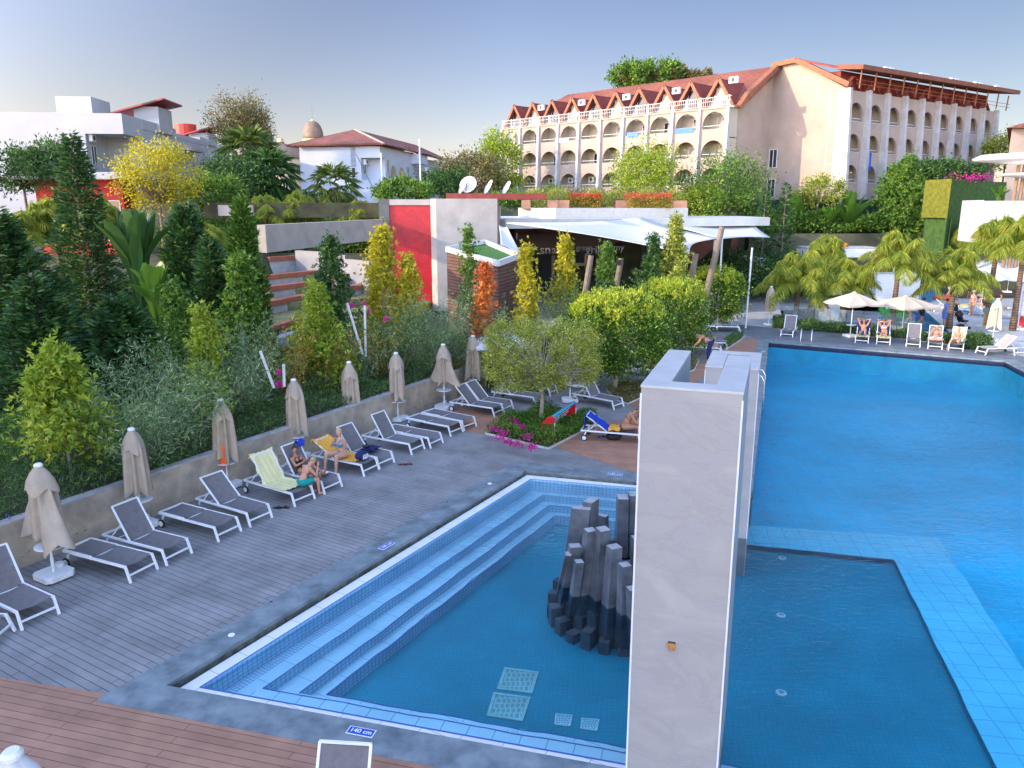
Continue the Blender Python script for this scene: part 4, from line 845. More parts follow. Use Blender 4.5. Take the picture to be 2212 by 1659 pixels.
# dormers
for i in range(NB):
    a=i*BW+BW/2; w=1.62; zb,za=17.02,19.75; f0=-1.05; q=MB()
    A=[LF(a-w+.15,f0,zb),LF(a+w-.15,f0,zb),LF(a+.1,f0,za-.4),LF(a-.1,f0,za-.4)]; q.slab(A,.12); d_=q.build('dormer',m_white,H,world=True)
    l=H.location
    q=MB()
    for s in(-1,1):
        e=[LF(a,f0+.55,za),LF(a+s*w,f0+.55,zb+.25),LF(a+s*w,f0-.6,zb+.25),LF(a,-5.2,za)]; q.slab([Vector(p)-Vector(l) for p in (e if s>0 else e[::-1])],.10)
    q.build('dormer_roof',m_tdark,d_); q=MB()
    for s in(-1,1): q.beam(LF(a-s*.06,f0+.6,za+.05)-Vector(l),LF(a+s*(w+.1),f0+.6,zb+.1)-Vector(l),.14,.30)
    q.build('gable_trim',m_trim,d_)
    q=MB(); LF.box(q,a-.5,a+.5,f0+.02,f0+.10,zb,zb+1.9); o=q.build('dormer_window',m_glass if i%2 else m_curt,d_); o.data.transform(Matrix.Translation((-l[0],-l[1],-l[2])))
    if i in(0,2,4,6,8): ac_unit(LF,a-1.58 if i else a-1.7,18.75 if i else 19.1,f0+.5,H,.9)
    if i in(2,4,6,8): ac_unit(LF,a-.75-1.7,19.85,f0+.5,H,.7) if 0 else None
# coloured washing on the rails
for a,w_,z,c in((5,2.2,14.95,(.10,.22,.70)),(11.6,1.5,14.95,(.12,.25,.7)),(21.8,1.8,14.95,(.8,.8,.78))):
    q=MB(); LF.box(q,a-w_/2,a+w_/2,.02,.06,z-.18,z+.32); q.build('hanging_towel',mat('washing_'+str(int(a)),c,.9,.1),H,world=True)
# gable wall between the wings
C0=Vector((27.09,84.73,0)); GW=Fr(C0,(.5786,-.8156)); 
if GW.n.dot(Vector((-.8,-.5,0)))<0: GW=Fr(C0,(.5786,-.8156),True)
q=MB(); pts=[GW(0,0,6.8),GW(8.61,0,6.8),GW(8.61,0,18.35),GW(2.9,0,RZ-.1),GW(0,0,RZ-.1)]; nn=GW.n*-.3; q.add(pts+[p+nn for p in pts],[(0,1,2,3,4),(9,8,7,6,5),(2,3,8,7),(3,4,9,8)]); q.build('gable_wall',m_pink,H,world=True)
q=MB(); q.beam(GW(0,.3,RZ+.05),GW(2.9,.35,RZ+.15),.5,.45); q.beam(GW(2.9,.35,RZ+.15),GW(8.9,.35,18.7),.5,.45); q.build('gable_board',m_trim,H,world=True)
for z in (11.4,8.4): window(GW,0.7,z,1.0,1.9,.02,H,bars=1)
# right wing
RF=Fr((32.07,77.71),(.8156,.5786)); 
if RF.n.dot(Vector((.5,-.8,0)))<0: RF=Fr((32.07,77.71),(.8156,.5786),True)
BR=30.4/9; q=MB(); inner=MB(); levR=[(8.5,11.5,9.75,11.45),(11.5,14.35,12.65,14.35),(14.35,18.3,15.5,17.25)]
for i in range(9):
    a0=i*BR;a1=a0+BR; RF.box(q,a0,a1,-.25,0,6.8,8.5)
    for z0,z1,sl_,tp_ in levR:
        archwall(q,RF,a0,a1,z0,z1,a0+.38,a1-.55,sl_,tp_,0); RF.box(inner,a0,a1,-1.9,-1.75,z0,z1); RF.box(inner,a0,a1,-1.75,-.25,z0,z0+.12); RF.box(inner,a1-.06,a1+.06,-1.75,-.25,z0+.12,z1)
        if (i+int(z0))%2: window(RF,a0+1.3,z0+.15,1.3,2.1,-1.72,H,bars=1,name='balcony_door')
        else: window(RF,a0+1.5,z0+.5,1.9,1.7,-1.72,H,bars=2,gm=m_curt if i==0 else m_glass)
        r_=MB(); RF.box(r_,a0+.5,a1-.7,-.16,-.12,sl_+.28,sl_+.33); RF.box(r_,a0+.5,a1-.7,-.02,.06,sl_-.02,sl_+.04); r_.build('balcony_rail',m_rail,H,world=True)
q.build('wall',m_pink,H,world=True); inner.build('balcony_recess',m_crm,H,world=True)
for i in range(10):
    q=MB(); a=i*BR-.1; w=.2; v=[RF(a-w,-.1,18.45),RF(a+w,-.1,18.45),RF(a+w,.40,18.45),RF(a-w,.40,18.45),RF(a-w,-.1,6.8),RF(a+w,-.1,6.8),RF(a+w,.95,6.8),RF(a-w,.95,6.8)]
    q.add(v,[(3,2,1,0),(4,5,6,7),(1,5,4,0),(2,6,5,1),(3,7,6,2),(0,4,7,3)]); q.tube([RF(a+.3,.2,18),RF(a+.3,.4,7)],.06,6) if i else None
    q.build('pilaster',m_wpil,H,world=True)
q=MB(); GW.box(q,7.6,8.6,.012,.05,6.8,18.28); q.build('corner_pier',m_wpil,H,world=True)
RL=9*BR
q=MB(); q.slab([RF(-.7,1.7,19.85),RF(RL+1.6,1.7,20.15),RF(RL+.6,-1.6,20.55),RF(-.7,-1.0,20.2)],.42); q.build('canopy_roof',mat('brown_roof_edge',(.22,.085,.05),.8,.2,1),H,world=True)
quadpart('roof_slope',[RF(-.5,-1.0,20.25),RF(RL,-1.0,20.4),RF(RL,-5.7,RZ+.1),RF(-.5,-5.7,RZ+.1)],m_tdark,H)
q=MB(); RF.box(q,.4,RL,-4.2,-1.2,18.3,20.2); q.build('attic_wall',m_tdark,H,world=True)
for i in range(9):
    a=i*BR+BR/2; q=MB()
    for s in(-1,1): e=[RF(a,-.5,19.8),RF(a+s*1.4,-.5,18.5),RF(a+s*1.4,-1.7,18.5),RF(a,-1.7,19.8)]; q.slab(e if s<0 else e[::-1],.1)
    q.add([RF(a-1.2,-.9,18.4),RF(a+1.2,-.9,18.4),RF(a,-.9,19.7)],[(0,1,2)]); q.build('dormer',m_tdark,H,world=True)
q=MB()
for i in range(13): a=i*RL/12; q.beam(RF(a,1.1,18.3),RF(a,1.2,19.95),.1,.1)
for z in(18.7,19.05): q.beam(RF(-.5,1.1,z),RF(RL+.8,1.1,z),.04,.04)
q.build('canopy_post',m_trim,H,world=True)
for a in(6,6.9,13.5,14.4,20.5,21.3,26.5,27.3,32): ac_unit(RF,a*.9,20.1+a*.01,.3,H,.75)
q=MB(); q.beam(RF(BR*.95,1.0,12.6),RF(BR*.95+.1,1.0,10.9),.28,.06,up=(1,0,0)); q.build('blue_towel',mat('hanging_blue',(.02,.10,.55),.9,.1),H,world=True)
# ---------------------------------------------------------------- white building, far left
e=Vector((-.087,.996,0)).normalized(); A=Fr((-33.78,70),(e.x,e.y))
if A.n.x<0: A=Fr((-33.78,70),(e.x,e.y),True)
WB=thing('white_apartment_block','long white apartment block with flat roof at the far left','building',(-50,85,0))
q=MB(); A.box(q,4.5,34.6,-45,0,6.5,14.9); A.box(q,0,4.5,-45,-3.2,6.5,15.33); A.box(q,4.5,14,-3,0.01,14.9,15.3)
# curved-looking stepped parapet
for s0,s1,z in((4.5,9,15.3),(9,13,15.2),(13,22,14.8),(22,26,15.2),(26,34.6,14.6)): A.box(q,s0,s1,-6,.05,14.4,z)
A.box(q,0,4.5,-3.2,.02,13.6,15.3); A.box(q,0,4.5,-3.2,.02,6.5,10.4); A.box(q,-.4,-.02,-22,-18,6.5,15.5)
q.build('wall',m_white,WB,world=True)
q=MB(); A.box(q,2,6,-6.2,-3.2,15.2,16.9); q.build('chimney',m_white,WB,world=True)
for s,zt in((8,17.4),(24,16.4)):
    q=MB(); q.slab([A(s,-4,zt-1.3),A(s+4.5,-4,zt-1.3),A(s+5.2,.6,zt-.0)if 0 else A(s+5,1.2,zt),A(s-.6,1.2,zt)][::-1],.15); q.build('roof_panel',gridmat('red_panel_tiles',(.42,.06,.06),(.36,.05,.05),(.10,.02,.02),.55,20,.09,rot=R(95),offset=0,bump=.5),WB,world=True)
    q=MB(); A.box(q,s+.4,s+4.2,-3.4,.3,14.5,zt-.35) if 0 else A.box(q,s+.4,s+4.2,-2.0,.3,14.5,zt-.55); q.build('stair_head',m_white,WB,world=True)
for s in(17,27): MB().lathe([(1.2,0),(1.25,1.6),(1.1,1.6)],c=A(s,-3,15.0 if s<20 else 15.4),n=14).build('water_tank',mat('red_tank',(.5,.05,.03),.5,.1),WB,world=True)
for s,z in((6.5,12.0),(6.5,8.2),(30,12),(33,12),(30,8.5)):
    q=MB(); c=A(s,.02,z); n=12; vs=[A(s-.75,.03,z-1.2),A(s+.75,.03,z-1.2)]+[A(s+.75*math.cos(PI*k/n),.03,z+1.0*math.sin(PI*k/n)) for k in range(n+1)]; q.poly(vs[::-1] if A.d.cross(A.n).z>0 else vs); q.build('arched_window',m_glass,WB,world=True)
for s,z in((1.2,11),(11,11.4),(14,8),(20,11.4),(24,11.2),(35,11.5)): window(A,s,z,1.1,1.7,.02 if s>4.5 else -3.15,WB)
for s,z in((0.8,13.0),(18,13.0)): ac_unit(A,s,z,-3.1 if s<4 else .05,WB)
q=MB(); A.box(q,14,19,0,1.4,13.2,13.5); A.box(q,14,19,0,1.4,9.8,10.0); A.box(q,14,19,1.35,1.4,10.0,10.9); q.build('balcony',m_white,WB,world=True)
A2_=Fr(A(0,-3.2,0)[:2],(-A.n.x,-A.n.y)); q=MB(); window(Fr((-52,69.98),(1,0)),-0,13.6,.9,.7,.03,WB); 
f3=Fr((-58.5,66),(1,0)); q=MB(); f3.box(q,-10,3,-3,0,6.5,12.6); o3=thing('small_white_house','low white house cut by the left photo edge','building',(-60,66,0)); q.build('wall',m_white,o3,world=True); ac_unit(f3,1.5,10.5,.02,o3); window(f3,-1.5,10,1,1.5,.02,o3)
# ---------------------------------------------------------------- red pavilion, left
RP=thing('red_pavilion','low red building with a thin white flat roof among the palms at the left','building',(-28,46,0))
F=Fr((P(80,440,56).x,56),(1,0)); w=P(268,440,56).x-P(80,440,56).x; F.n=Vector((0,-1,0))
q=MB(); F.box(q,0,w,-2,0,1,9.3); q.build('wall',mat('red_wall',(.50,.03,.025),.7,.08,2),RP,world=True)
q=MB(); F.box(q,-1.8,w+3.1,-2.5,1.2,9.3,9.5); q.build('roof',m_wpil,RP,world=True)
for s in(w-4.2,w-2.2,w-.8): window(F,s,4.9,1.5 if s<w-4 else 1.1,3.0,.02,RP,bars=0)
# ---------------------------------------------------------------- house in the middle
HB=thing('white_tiled_house','white two storey house with a hipped red tiled roof in the middle distance','building',(-16,96,0))
S_=Fr((-14.84,90),(.196,.981)); 
if S_.n.x<0: S_=Fr((-14.84,90),(.196,.981),True)
Fn=Fr((-14.84,90),(-.981,.196)); 
if Fn.n.y>0: Fn=Fr((-14.84,90),(-.981,.196),True)
q=MB(); S_.box(q,1.6,12,-9.75,0,6.5,14.05); S_.box(q,12,28.4,-9.75,-.6,6.5,13.7); S_.box(q,0,1.6,-9.75,-2.3,6.5,14.05); S_.box(q,0,1.6,-2.3,.0,12.8,14.05); S_.box(q,0,1.6,-2.3,.0,6.5,10.4)
q.build('wall',m_bluew,HB,world=True)
q=MB(); m_t2=gridmat('old_roof_tiles_flat',(.40,.13,.075),(.32,.105,.07),(.14,.045,.03),.36,.30,.04,rot=R(79),offset=0,bump=.8,var2=.25,vs=.5)
ov=.75; zt_,ze=16.25,14.1
q.slab([Fn(-ov,ov,ze),Fn(9.75+ov,ov,ze),S_(5.5,-5.1,zt_)][::-1],.18); q.slab([S_(-ov,ov,ze),S_(5.5,-5.1,zt_),S_(28,-5.1,zt_-.1),S_(30,ov-.6,ze-.35)][::-1],.18); q.slab([S_(-ov,-10.2-ov,ze),S_(5.5,-5.1,zt_),S_(28,-5.1,zt_-.1),S_(30,-10.9,ze)],.18)
rf=q.build('roof',m_t2,HB,world=True); l=HB.location
q=MB(); q.beam(S_(-ov,ov,ze+.15)-l,S_(5.5,-5.1,zt_+.15)-l,.3,.16); q.build('ridge_tiles',m_canl,rf)
q=MB(); q.slab([S_(12,-1.5,15.1),S_(10.5,1.6,13.95),S_(14.5,1.6,13.95),S_(13,-1.5,15.1)],-.15); q.build('porch_roof',m_t2,HB,world=True)
for zz0,zz1 in((12.7,13.9),(6.5,10.5)): q=MB(); S_.box(q,11,14,0,1.2,zz0,zz1); q.build('balcony',m_bluew,HB,world=True)
for s,z in((4.2,11.3),(7.2,11.2),(18,11.1),(6.4,7.2)):
    n=12; vs=[S_(s-.95,.03 if s<12 else -.57,z-.6),S_(s+.95,.03 if s<12 else -.57,z-.6)]+[S_(s+.95*math.cos(PI*k/n),.03 if s<12 else -.57,z-.6+1.5*math.sin(PI*k/n)) for k in range(n+1)]
    q=MB(); q.poly(vs[::-1] if S_.d.cross(S_.n).z>0 else vs); q.build('arched_window',m_glass,HB,world=True)
for s,z,o in((2.3,11.2,.02),(9.5,10.7,.02),(9.5,7.5,.02),(.8,11,-2.25),(15,11,-.58),(22,11,-.58),(2.5,7.3,.02)): window(S_,s,z,.95,1.6,o,HB)
for s,z,o in((.9,12.1,-2.2),(13,11.7,1.25)): ac_unit(S_,s,z,o,HB)
q=MB(); Fn.box(q,2.9,3.5,-.02,.03,6.6,14.0); q.build('wall_groove',mat('grey_groove',(.35,.36,.4),.9,.2),HB,world=True); window(Fn,3.2,10.6,.55,1.2,.04,HB,bars=0)
q=MB(); q.tube([Fn(2.8,.08,13.2),Fn(.2,.1,8)],.035,5); q.build('cable',m_gut2,HB,world=True)
# ---------------------------------------------------------------- domed palace far behind
m_dome=mat('bronze_dome',(.22,.15,.10),.6,.2,1); m_gold=mat('pale_gold',(.55,.42,.20),.5,.1); m_sand=mat('sand_stone',(.52,.40,.28),.9,.1,1)
def dome(u,vt,Y,lab,r=2.3,h=3.9):
    p=P(u,vt,Y); t=thing('domed_tower',lab,'domed tower',(p.x,p.y,0),group='domed towers behind the houses'); zb=p.z-h-.5
    pr=[(r*math.cos(a)**.75 if a<1.57 else .05,h*math.sin(a)) for a in [i*PI/2/10 for i in range(10)]]+[(.3,h)]
    MB().lathe([(r*.93,0)]+[(x,z+.05) for x,z in pr],c=(0,0,zb),n=24).build('dome',m_dome,t,smooth=True)
    MB().lathe([(r*1.04,-.5),(r*1.04,.1),(r,.1)],c=(0,0,zb),n=24).build('ring',m_gold,t); MB().lathe([(.7,0),(.3,.45),(.12,.6)],c=(0,0,zb+h-.15),n=10).build('cap',m_gold,t)
    MB().tube([(0,0,zb+h),(0,0,zb+h+3.2)],.04,5).build('spire',m_gut2,t); MB().lathe([(r*.92,6-zb),(r*.92,-.5)],c=(0,0,zb),n=20).build('drum',mat('turquoise_glass',(.15,.5,.6),.3,.2,3),t)
dome(674.6,257,180,'bronze egg shaped dome with a spire just left of the tiled house roof'); dome(566,267,180,'bronze egg shaped dome with a spire behind the tall eucalyptus')
t=thing('palace_hall','low brown domed hall between the two egg shaped domes','building',(*P(607,320,170)[:2],0)); c=P(607,305,170)
MB().lathe([(7,0),(6.6,1),(4,2.6),(.9,3.4),(.4,3.8)],c=(0,0,c.z-3.9),n=24).build('dome',m_dome,t,smooth=True); MB().lathe([(6.8,0),(6.8,c.z-9.9)],c=(0,0,6),n=24).build('wall',m_sand,t); MB().lathe([(.8,0),(.5,.7),(.1,.9)],c=(0,0,c.z-.2),n=10).build('finial',m_gold,t)
q=MB(); 
for k in range(9): a=R(-150+k*15); q.box((6.85*math.cos(a),6.85*math.sin(a),c.z-6),(.1,1.0,1.8),rz=a)
q.build('window',m_glass,t)
# ---------------------------------------------------------------- solar roof building
SB=thing('solar_roof_hall','flat building with rows of grey solar panels on its roof','building',(*P(990,350,140)[:2],0)); c0=P(930,352,140); c1=P(1062,352,140)
q=MB(); q.prism([(c0.x-3,140),(c1.x,140),(c1.x+4,165),(c0.x,165)],6,c0.z-.8); q.build('wall',m_sand,SB,world=True)
for r_ in range(3):
    q=MB()
    for k in range(9):
        x=c0.x+.8+k*1.3; y=141+r_*5; z=c0.z-.6+r_*.35+.0; q.slab([(x,y,z),(x+1.1,y,z),(x+1.1,y+2.4,z+1.4),(x,y+2.4,z+1.4)],.06)
    q.build('solar_panel_row',mat('solar_grey',(.22,.26,.28),.25,.15,1),SB,world=True)
# ---------------------------------------------------------------- orange roofed house and white disc canopy, far right
OB=thing('orange_roofed_house','house with an orange tiled roof cut by the right photo edge','building',(*P(2190,350,75)[:2],0)); x0=P(2176,350,75).x
q=MB(); q.prism([(x0,75),(x0+14,73),(x0+25,86),(x0+9.5,88)],6,14.5); q.build('wall',m_pink,OB,world=True)
q=MB()
zz=14.5; q.add([(x0-1,74.2,zz),(x0+15,72.2,zz),(x0+26,87,zz),(x0+8.5,89,zz),(x0+12,80,zz+3.2)],[(0,1,4),(1,2,4),(2,3,4),(3,0,4),(3,2,1,0)]); q.build('roof',m_tileL,OB,world=True)
fo=Fr((x0,75),(.99,-.14)); 
if fo.n.y>0: fo=Fr((x0,75),(.99,-.14),True)
for s,z in((1.9,12.8),(1.9,9.3),(4,12.8)): window(fo,s,z,1.0,1.5,.02,OB)
DC=thing('disc_canopy','white round disc canopy on brown posts at the right edge','canopy',(*P(2205,350,58)[:2],0)); z=P(2160,345,58).z
MB().lathe([(.3,-.35),(3.0,-.05),(3.1,.1),(2.6,.35),(.2,.45)],c=(0,0,z),n=36).build('disc',m_plas,DC,smooth=True); MB().lathe([(.3,-.2),(1.9,-.02),(2.0,.1),(.2,.2)],c=(.6,-.2,z-1.1),n=30).build('lower_disc',m_plas,DC,smooth=True)
q=MB(); 
for x in(-.2,.25,.7): q.tube([(x,0,3),(x+.1,0,z)],.13,8)
q.build('post',mat('brown_post',(.28,.18,.11),.7,.1),DC)
# ---------------------------------------------------------------- red tower, beam, timber kiosk
m_conc=mat('grey_plaster',(.42,.385,.34),.9,.14,.9,.15,10); m_redt=gridmat('red_mosaic',(.55,.02,.03),(.48,.015,.025),(.33,.01,.02),.12,.12,.008,offset=0,rough=.35,plane='WALL',bump=.3,var2=.15,stain=(.7,.7,.7)); m_dgt=gridmat('dark_grey_tile',(.10,.11,.11),(.09,.10,.10),(.05,.05,.05),.9,.45,.01,offset=0,rough=.4,plane='WALL',bump=.3)
TW=thing('red_tower','square tower block with a tall red mosaic panel and grey plaster walls','tower',(-5,51,0))
def wx(u,Y=50.): return (u-1106)/FP*(Y*_cp+0)/1*1 if 0 else P(u,500,Y).x
zT=P(900,430,50).z; 
FT=Fr((0,50),(1,0)); 
if FT.n.y>0: FT=Fr((0,50),(1,0),True)
q=MB(); FT.box(q,wx(820),wx(842),-3,0,.9,zT); q.build('side_column',m_dgt,TW,world=True)
q=MB(); FT.box(q,wx(842),wx(932),-3,-.02,zT-.37,zT-.02); q.build('head_band',m_conc,TW,world=True)
q=MB(); FT.box(q,wx(842),wx(932),-3,-.12,.9,zT-.37); q.build('red_panel',m_redt,TW,world=True)
q=MB(); q.prism([(wx(932),49.7),(wx(945),49.3),(wx(1074,49),49.6),(wx(1074,49),53),(wx(932),53)],.9,zT+.02); q.build('plaster_wall',m_conc,TW,world=True)
q=MB(); FT.box(q,wx(836),wx(1078),-8,.0-3.01,.9,zT-.4); q.build('rear_block',m_conc,TW,world=True)
BM=thing('fascia_beam','long pale grey fascia beam left of the red tower above the stepped seats','beam',(*P(700,500,42)[:2],0))
a,b_,c_,d_=P(572.5,485,35),P(828,473,49.9),P(802,528,49.2),P(577,534,35)
q=MB(); q.prism([(a.x,a.y),(b_.x,b_.y),(b_.x-.4,b_.y+.3),(a.x-.4,a.y+.1)],5.45,6.68); q.build('beam',m_conc,BM,world=True)
KS=thing('timber_kiosk','slatted timber kiosk with a green turf roof beside the tower','kiosk',(*P(1040,560,36)[:2],0)); zk=5.2
m_slat=gridmat('timber_slats',(.17,.085,.06),(.14,.07,.05),(.04,.02,.02),2.4,.16,.02,rough=.7,plane='WALL',bump=.8,var2=.15); 
k1=P(965,538,40);k2=P(1076,569,34.5);k3=P(1120,553,37.5);k4=P(1048,523,43)
def kz(p,z): return (p.x,p.y,z)
q=MB(); zz=[k1.z,k2.z,k3.z,k4.z]; base=[(k.x,k.y,.9) for k in(k1,k2,k3,k4)]; top=[(k.x,k.y,k.z-.12) for k in(k1,k2,k3,k4)]
q.add(base+top,[(0,1,5,4),(1,2,6,5),(2,3,7,6),(3,0,4,7)]); q.build('slatted_wall',m_slat,KS,world=True)
q=MB(); rim=[Vector((k.x,k.y,k.z)) for k in(k1,k2,k3,k4)]
for i in range(4): q.beam(rim[i],rim[(i+1)%4],.14,.26)
q.build('roof_rim',m_wfr,KS,world=True); q=MB(); q.poly([r-Vector((0,0,.08)) for r in rim]); q.build('turf',mat('turf_green',(.05,.16,.02),.95,.3,6,.4,60),KS,world=True)
# ---------------------------------------------------------------- stepped seating
m_bench=mat('red_timber',(.36,.12,.07),.6,.22,2.5,.1,20); m_step_c=mat('pale_concrete',(.42,.42,.42),.9,.15,2)
BN=[((561,713),(668,684),1.75),((573,653.4),(668,635),2.2),((581,619.5),(685,607),2.65),((737,623.4),(800,611),2.5),((564,596),(748,578),3.1),((573,570),(683,562),3.55),((731,598.6),(776,592),2.95),((582,555.7),(657,551),4.0)]
for i,((u0,v0),(u1,v1),z) in enumerate(BN):
    a=G(u0,v0,z); b_=G(u1,v1,z); d=(b_-a).normalized(); nn=Vector((-d.y,d.x,0))*.55
    names=['nearest long timber bench of the stepped seating','second timber bench from the front of the stepped seating','third timber bench from the front, left part','short timber bench right of the slender dark tree','long timber bench in the middle of the stepped seating','timber bench second from the top of the seating','short timber bench on the right side of the seating','topmost timber bench of the stepped seating']
    t=thing('timber_bench',names[i],'bench',a,0,'timber benches of the stepped seating'); q=MB(); q.prism([a[:2],b_[:2],(b_+nn)[:2],(a+nn)[:2]],z-.30,z); q.build('seat',m_bench,t,world=True,bevel=.02)
    q=MB(); q.prism([(a+nn*.2+d*.1)[:2],(b_+nn*.2-d*.1)[:2],(b_+nn*.9-d*.1)[:2],(a+nn*.9+d*.1)[:2]],z-1.2,z-.30); q.build('base',m_step_c,t,world=True)
q=MB(); gz=[(1.45,0),(1.9,1),(2.35,2),(2.85,4),(3.3,5),(3.75,7)]
for z,i in gz:
    a=G(*BN[i][0],BN[i][2])+Vector((-2.5,0,0)); b_=G(*BN[i][1],BN[i][2])+Vector((5 if i<5 else 3,.6,0)); q.prism([(a.x,a.y+.5),(b_.x,b_.y+.5),(b_.x+.5,b_.y+9),(a.x-.5,a.y+9)],.5,z)
tag(q.build('lawn_steps',mat('dry_lawn',(.22,.22,.09),.95,.25,3,.4,50)),kind='structure')
q=MB(); pts=[P(637,540,56),P(700,545,54),P(745,555,52),P(797,569,50)]
for a,b_ in zip(pts,pts[1:]): q.prism([(a.x,a.y),(b_.x,b_.y),(b_.x+.1,b_.y+.25),(a.x+.1,a.y+.25)],.9,(a.z+b_.z)/2)
tag(q.build('curved_wall',mat('pale_grey_wall',(.25,.25,.26),.9,.12,1.5)),'low pale grey curved wall at the top right of the stepped seating','wall')
q=MB(); a,b_=G(600,735,1.3),G(680,705,1.3); q.prism([a[:2],b_[:2],(b_+Vector((.2,1,0)))[:2],(a+Vector((-.6,.9,0)))[:2]],.9,1.33); tag(q.build('stone_kerb',m_step_c),'pale stone landing in front of the lowest timber bench','kerb')
# white low wall on the far left of the garden
q=MB(); pts=[P(-40,925,21.5),P(98,865,22.5),P(190,822,24),P(300,798,26.5),P(420,800,29)]
for a,b_ in zip(pts,pts[1:]): q.prism([(a.x,a.y),(b_.x,b_.y),(b_.x,b_.y+.3),(a.x,a.y+.3)],.8,(a.z+b_.z)/2)
tag(q.build('ramp_wall',mat('pale_plaster',(.50,.48,.44),.9,.12,1.5)),'pale curved ramp wall behind the shrubs at the left','wall')
# ---------------------------------------------------------------- cafe with sun sails
CF=thing('cafe_pavilion','open cafe pavilion with a wide flat roof in the centre','cafe',(8,66,0)); zr=6.72
a,b_=G(1075,484,zr),G(1094,489,zr)
x0=P(1080,480,56).x; x1=P(1628,470,70).x
q=MB(); fr0=P(1092,483,54); fr1=P(1630,468,66)
q.prism([(P(1060,480,56).x,54.5),(fr0.x,53),(fr1.x,62),(fr1.x+.5,74),(P(1050,480,60).x,72)],6.0,6.62); q.build('roof',mat('pale_roof',(.58,.56,.50),.8,.08,1),CF,world=True)
q=MB(); q.prism([(P(1110,480,70).x,69.5),(x1-1,71),(x1-1,71.4),(P(1110,480,70).x,69.9)],-.1,6.0); q.build('back_wall',mat('brown_panel',(.24,.09,.06),.7,.25,.8),CF,world=True)
q=MB()
for k,(u0,u1,z0,z1) in enumerate(((1110,1200,.8,3.2),(1215,1270,2.3,3.3),(1290,1330,.8,3.0))):
    a=P(u0,500,69).x;b_=P(u1,500,69).x; q.prism([(a,69.0),(b_,69.2),(b_,69.4),(a,69.2)],z0,z1)
q.build('counter',m_sand,CF,world=True)
q=MB()
for u0,u1,z0,z1 in((1150,1192,0,3.4),(1245,1282,2.6,3.8),(1400,1430,.0,5.2),(1205,1240,.4,2.2)):
    a=P(u0,500,68.7).x;b_=P(u1,500,68.7).x; q.prism([(a,68.6),(b_,68.6),(b_,68.8),(a,68.8)],z0,z1)
q.build('dark_opening',m_blk,CF,world=True)
for u in(1118,1160,1268,1390,1480): q=MB(); x=P(u,500,66).x; q.tube([(x,66,-.1),(x,66,6)],.14,8); q.build('column',mat('dark_column',(.07,.06,.055),.7,.1),CF,world=True)
q=MB(); xa,xb=P(1120,500,60).x,P(1335,500,60).x; q.prism([(xa,61.0),(xb,63.0),(xb,63.2),(xa,61.2)],3.95,5.35); q.build('sign_board',mat('dark_brown_board',(.055,.03,.025),.6,.1),CF,world=True)
SG=thing('cafe_sign','raised white lettering on the dark cafe sign board','sign',(0,0,0))
for s,u,sz,m_ in(('green',1140,.55,'dim_letters'),('sn',1178,1.0,'w'),('ack',1207,.85,'w'),('green',1262,.6,'d'),('grill',1283,.9,'w'),('yummy',1320,.75,'w')):
    k=(u-1120)/(1335-1120); y=61+2*k-.06; textmesh('lettering',s,sz,mat('off_white_letters',(.42,.40,.37),.6,0) if m_=='w' else mat('dim_letters',(.35,.33,.3),.6,0),SG,(P(u,540,y).x,y,P(u,535 if sz<.8 else 540,y).z),(PI/2,0,R(10)),.03)
# roof planter parapet
q=MB(); a=P(1121.5,462,60);b_=P(1200,463,57);c_=P(1486,458,62); q.prism([(a.x,60),(b_.x,57),(c_.x,62),(c_.x,68),(a.x,68)],6.62,7.35); q.build('roof_planter',m_wpil if 0 else mat('cream_parapet',(.62,.57,.48),.85,.08),CF,world=True)
for u0,u1 in((1127,1146),(1183,1205),(1205,1230),(1330,1362),(1455,1485)):
    y=58.8+ (u0-1127)/350*4.5; a=P(u0,440,y).x;b_=P(u1,440,y).x; q=MB(); q.prism([(a,y),(b_,y+.1),(b_,y+1.2),(a,y+1.1)],7.3,7.3+.62); q.build('planter_box',mat('orange_wood',(.48,.24,.14),.7,.15,3),CF,world=True)
# sails
m_sail=mat('white_sail',(.62,.61,.57),.75,.04,1)
def sail(name,lab,c,sag,n=14,curve=.16):
    q=MB(); vs=[]
    A_,B_,C_,D_=c; ctr=(A_+B_+C_+D_)/4
    def edge(p,r,t,): 
        m=p.lerp(r,t); return m+(ctr-m)*curve*math.sin(PI*t)
    for i in range(n+1):
        for j in range(n+1):
            u=i/n;v=j/n
            p=edge(A_,B_,u)*(1-v)+edge(D_,C_,u)*v+edge(A_,D_,v)*(1-u)+edge(B_,C_,v)*u-(A_*(1-u)*(1-v)+B_*u*(1-v)+C_*u*v+D_*(1-u)*v); vs.append(p+Vector((0,0,-sag*math.sin(PI*u)*math.sin(PI*v))))
    q.add(vs,[(i*(n+1)+j,i*(n+1)+j+1,(i+1)*(n+1)+j+1,(i+1)*(n+1)+j) for i in range(n) for j in range(n)])
    o=q.build(name,m_sail,smooth=True); s=o.modifiers.new('thickness','SOLIDIFY'); s.thickness=.03; tag(o,lab,'sun sail','white sun sails stretched over the cafe'); return o
c_=[P(1094,481,46),P(1388,470,58),P(1553.7,514,48),P(1489,548,44)]
sail('sun_sail','largest white sun sail stretched in front of the cafe roof',[c_[0],c_[1],c_[2],c_[3]],.5)
sail('sun_sail','right white sun sail reaching towards the palms',[P(1400,478,60),P(1625.5,472,66),P(1664,512.5,58),P(1554,516,50)],.3,curve=.12)
sail('sun_sail','narrow cream sail hanging steeply beside the tower',[P(1078,487,47),P(1096,490,47),P(1128,552,45),P(1082,528,45)],.1,curve=.08)
sail('sun_sail','long narrow low sail edge crossing before the cafe counter',[P(1090,516,45),P(1130,540,46),P(1262,562,50),P(1200,566,44)],.1,curve=.05) if 0 else None
m_pole=mat('weathered_pole',(.22,.17,.12),.85,.2,3)
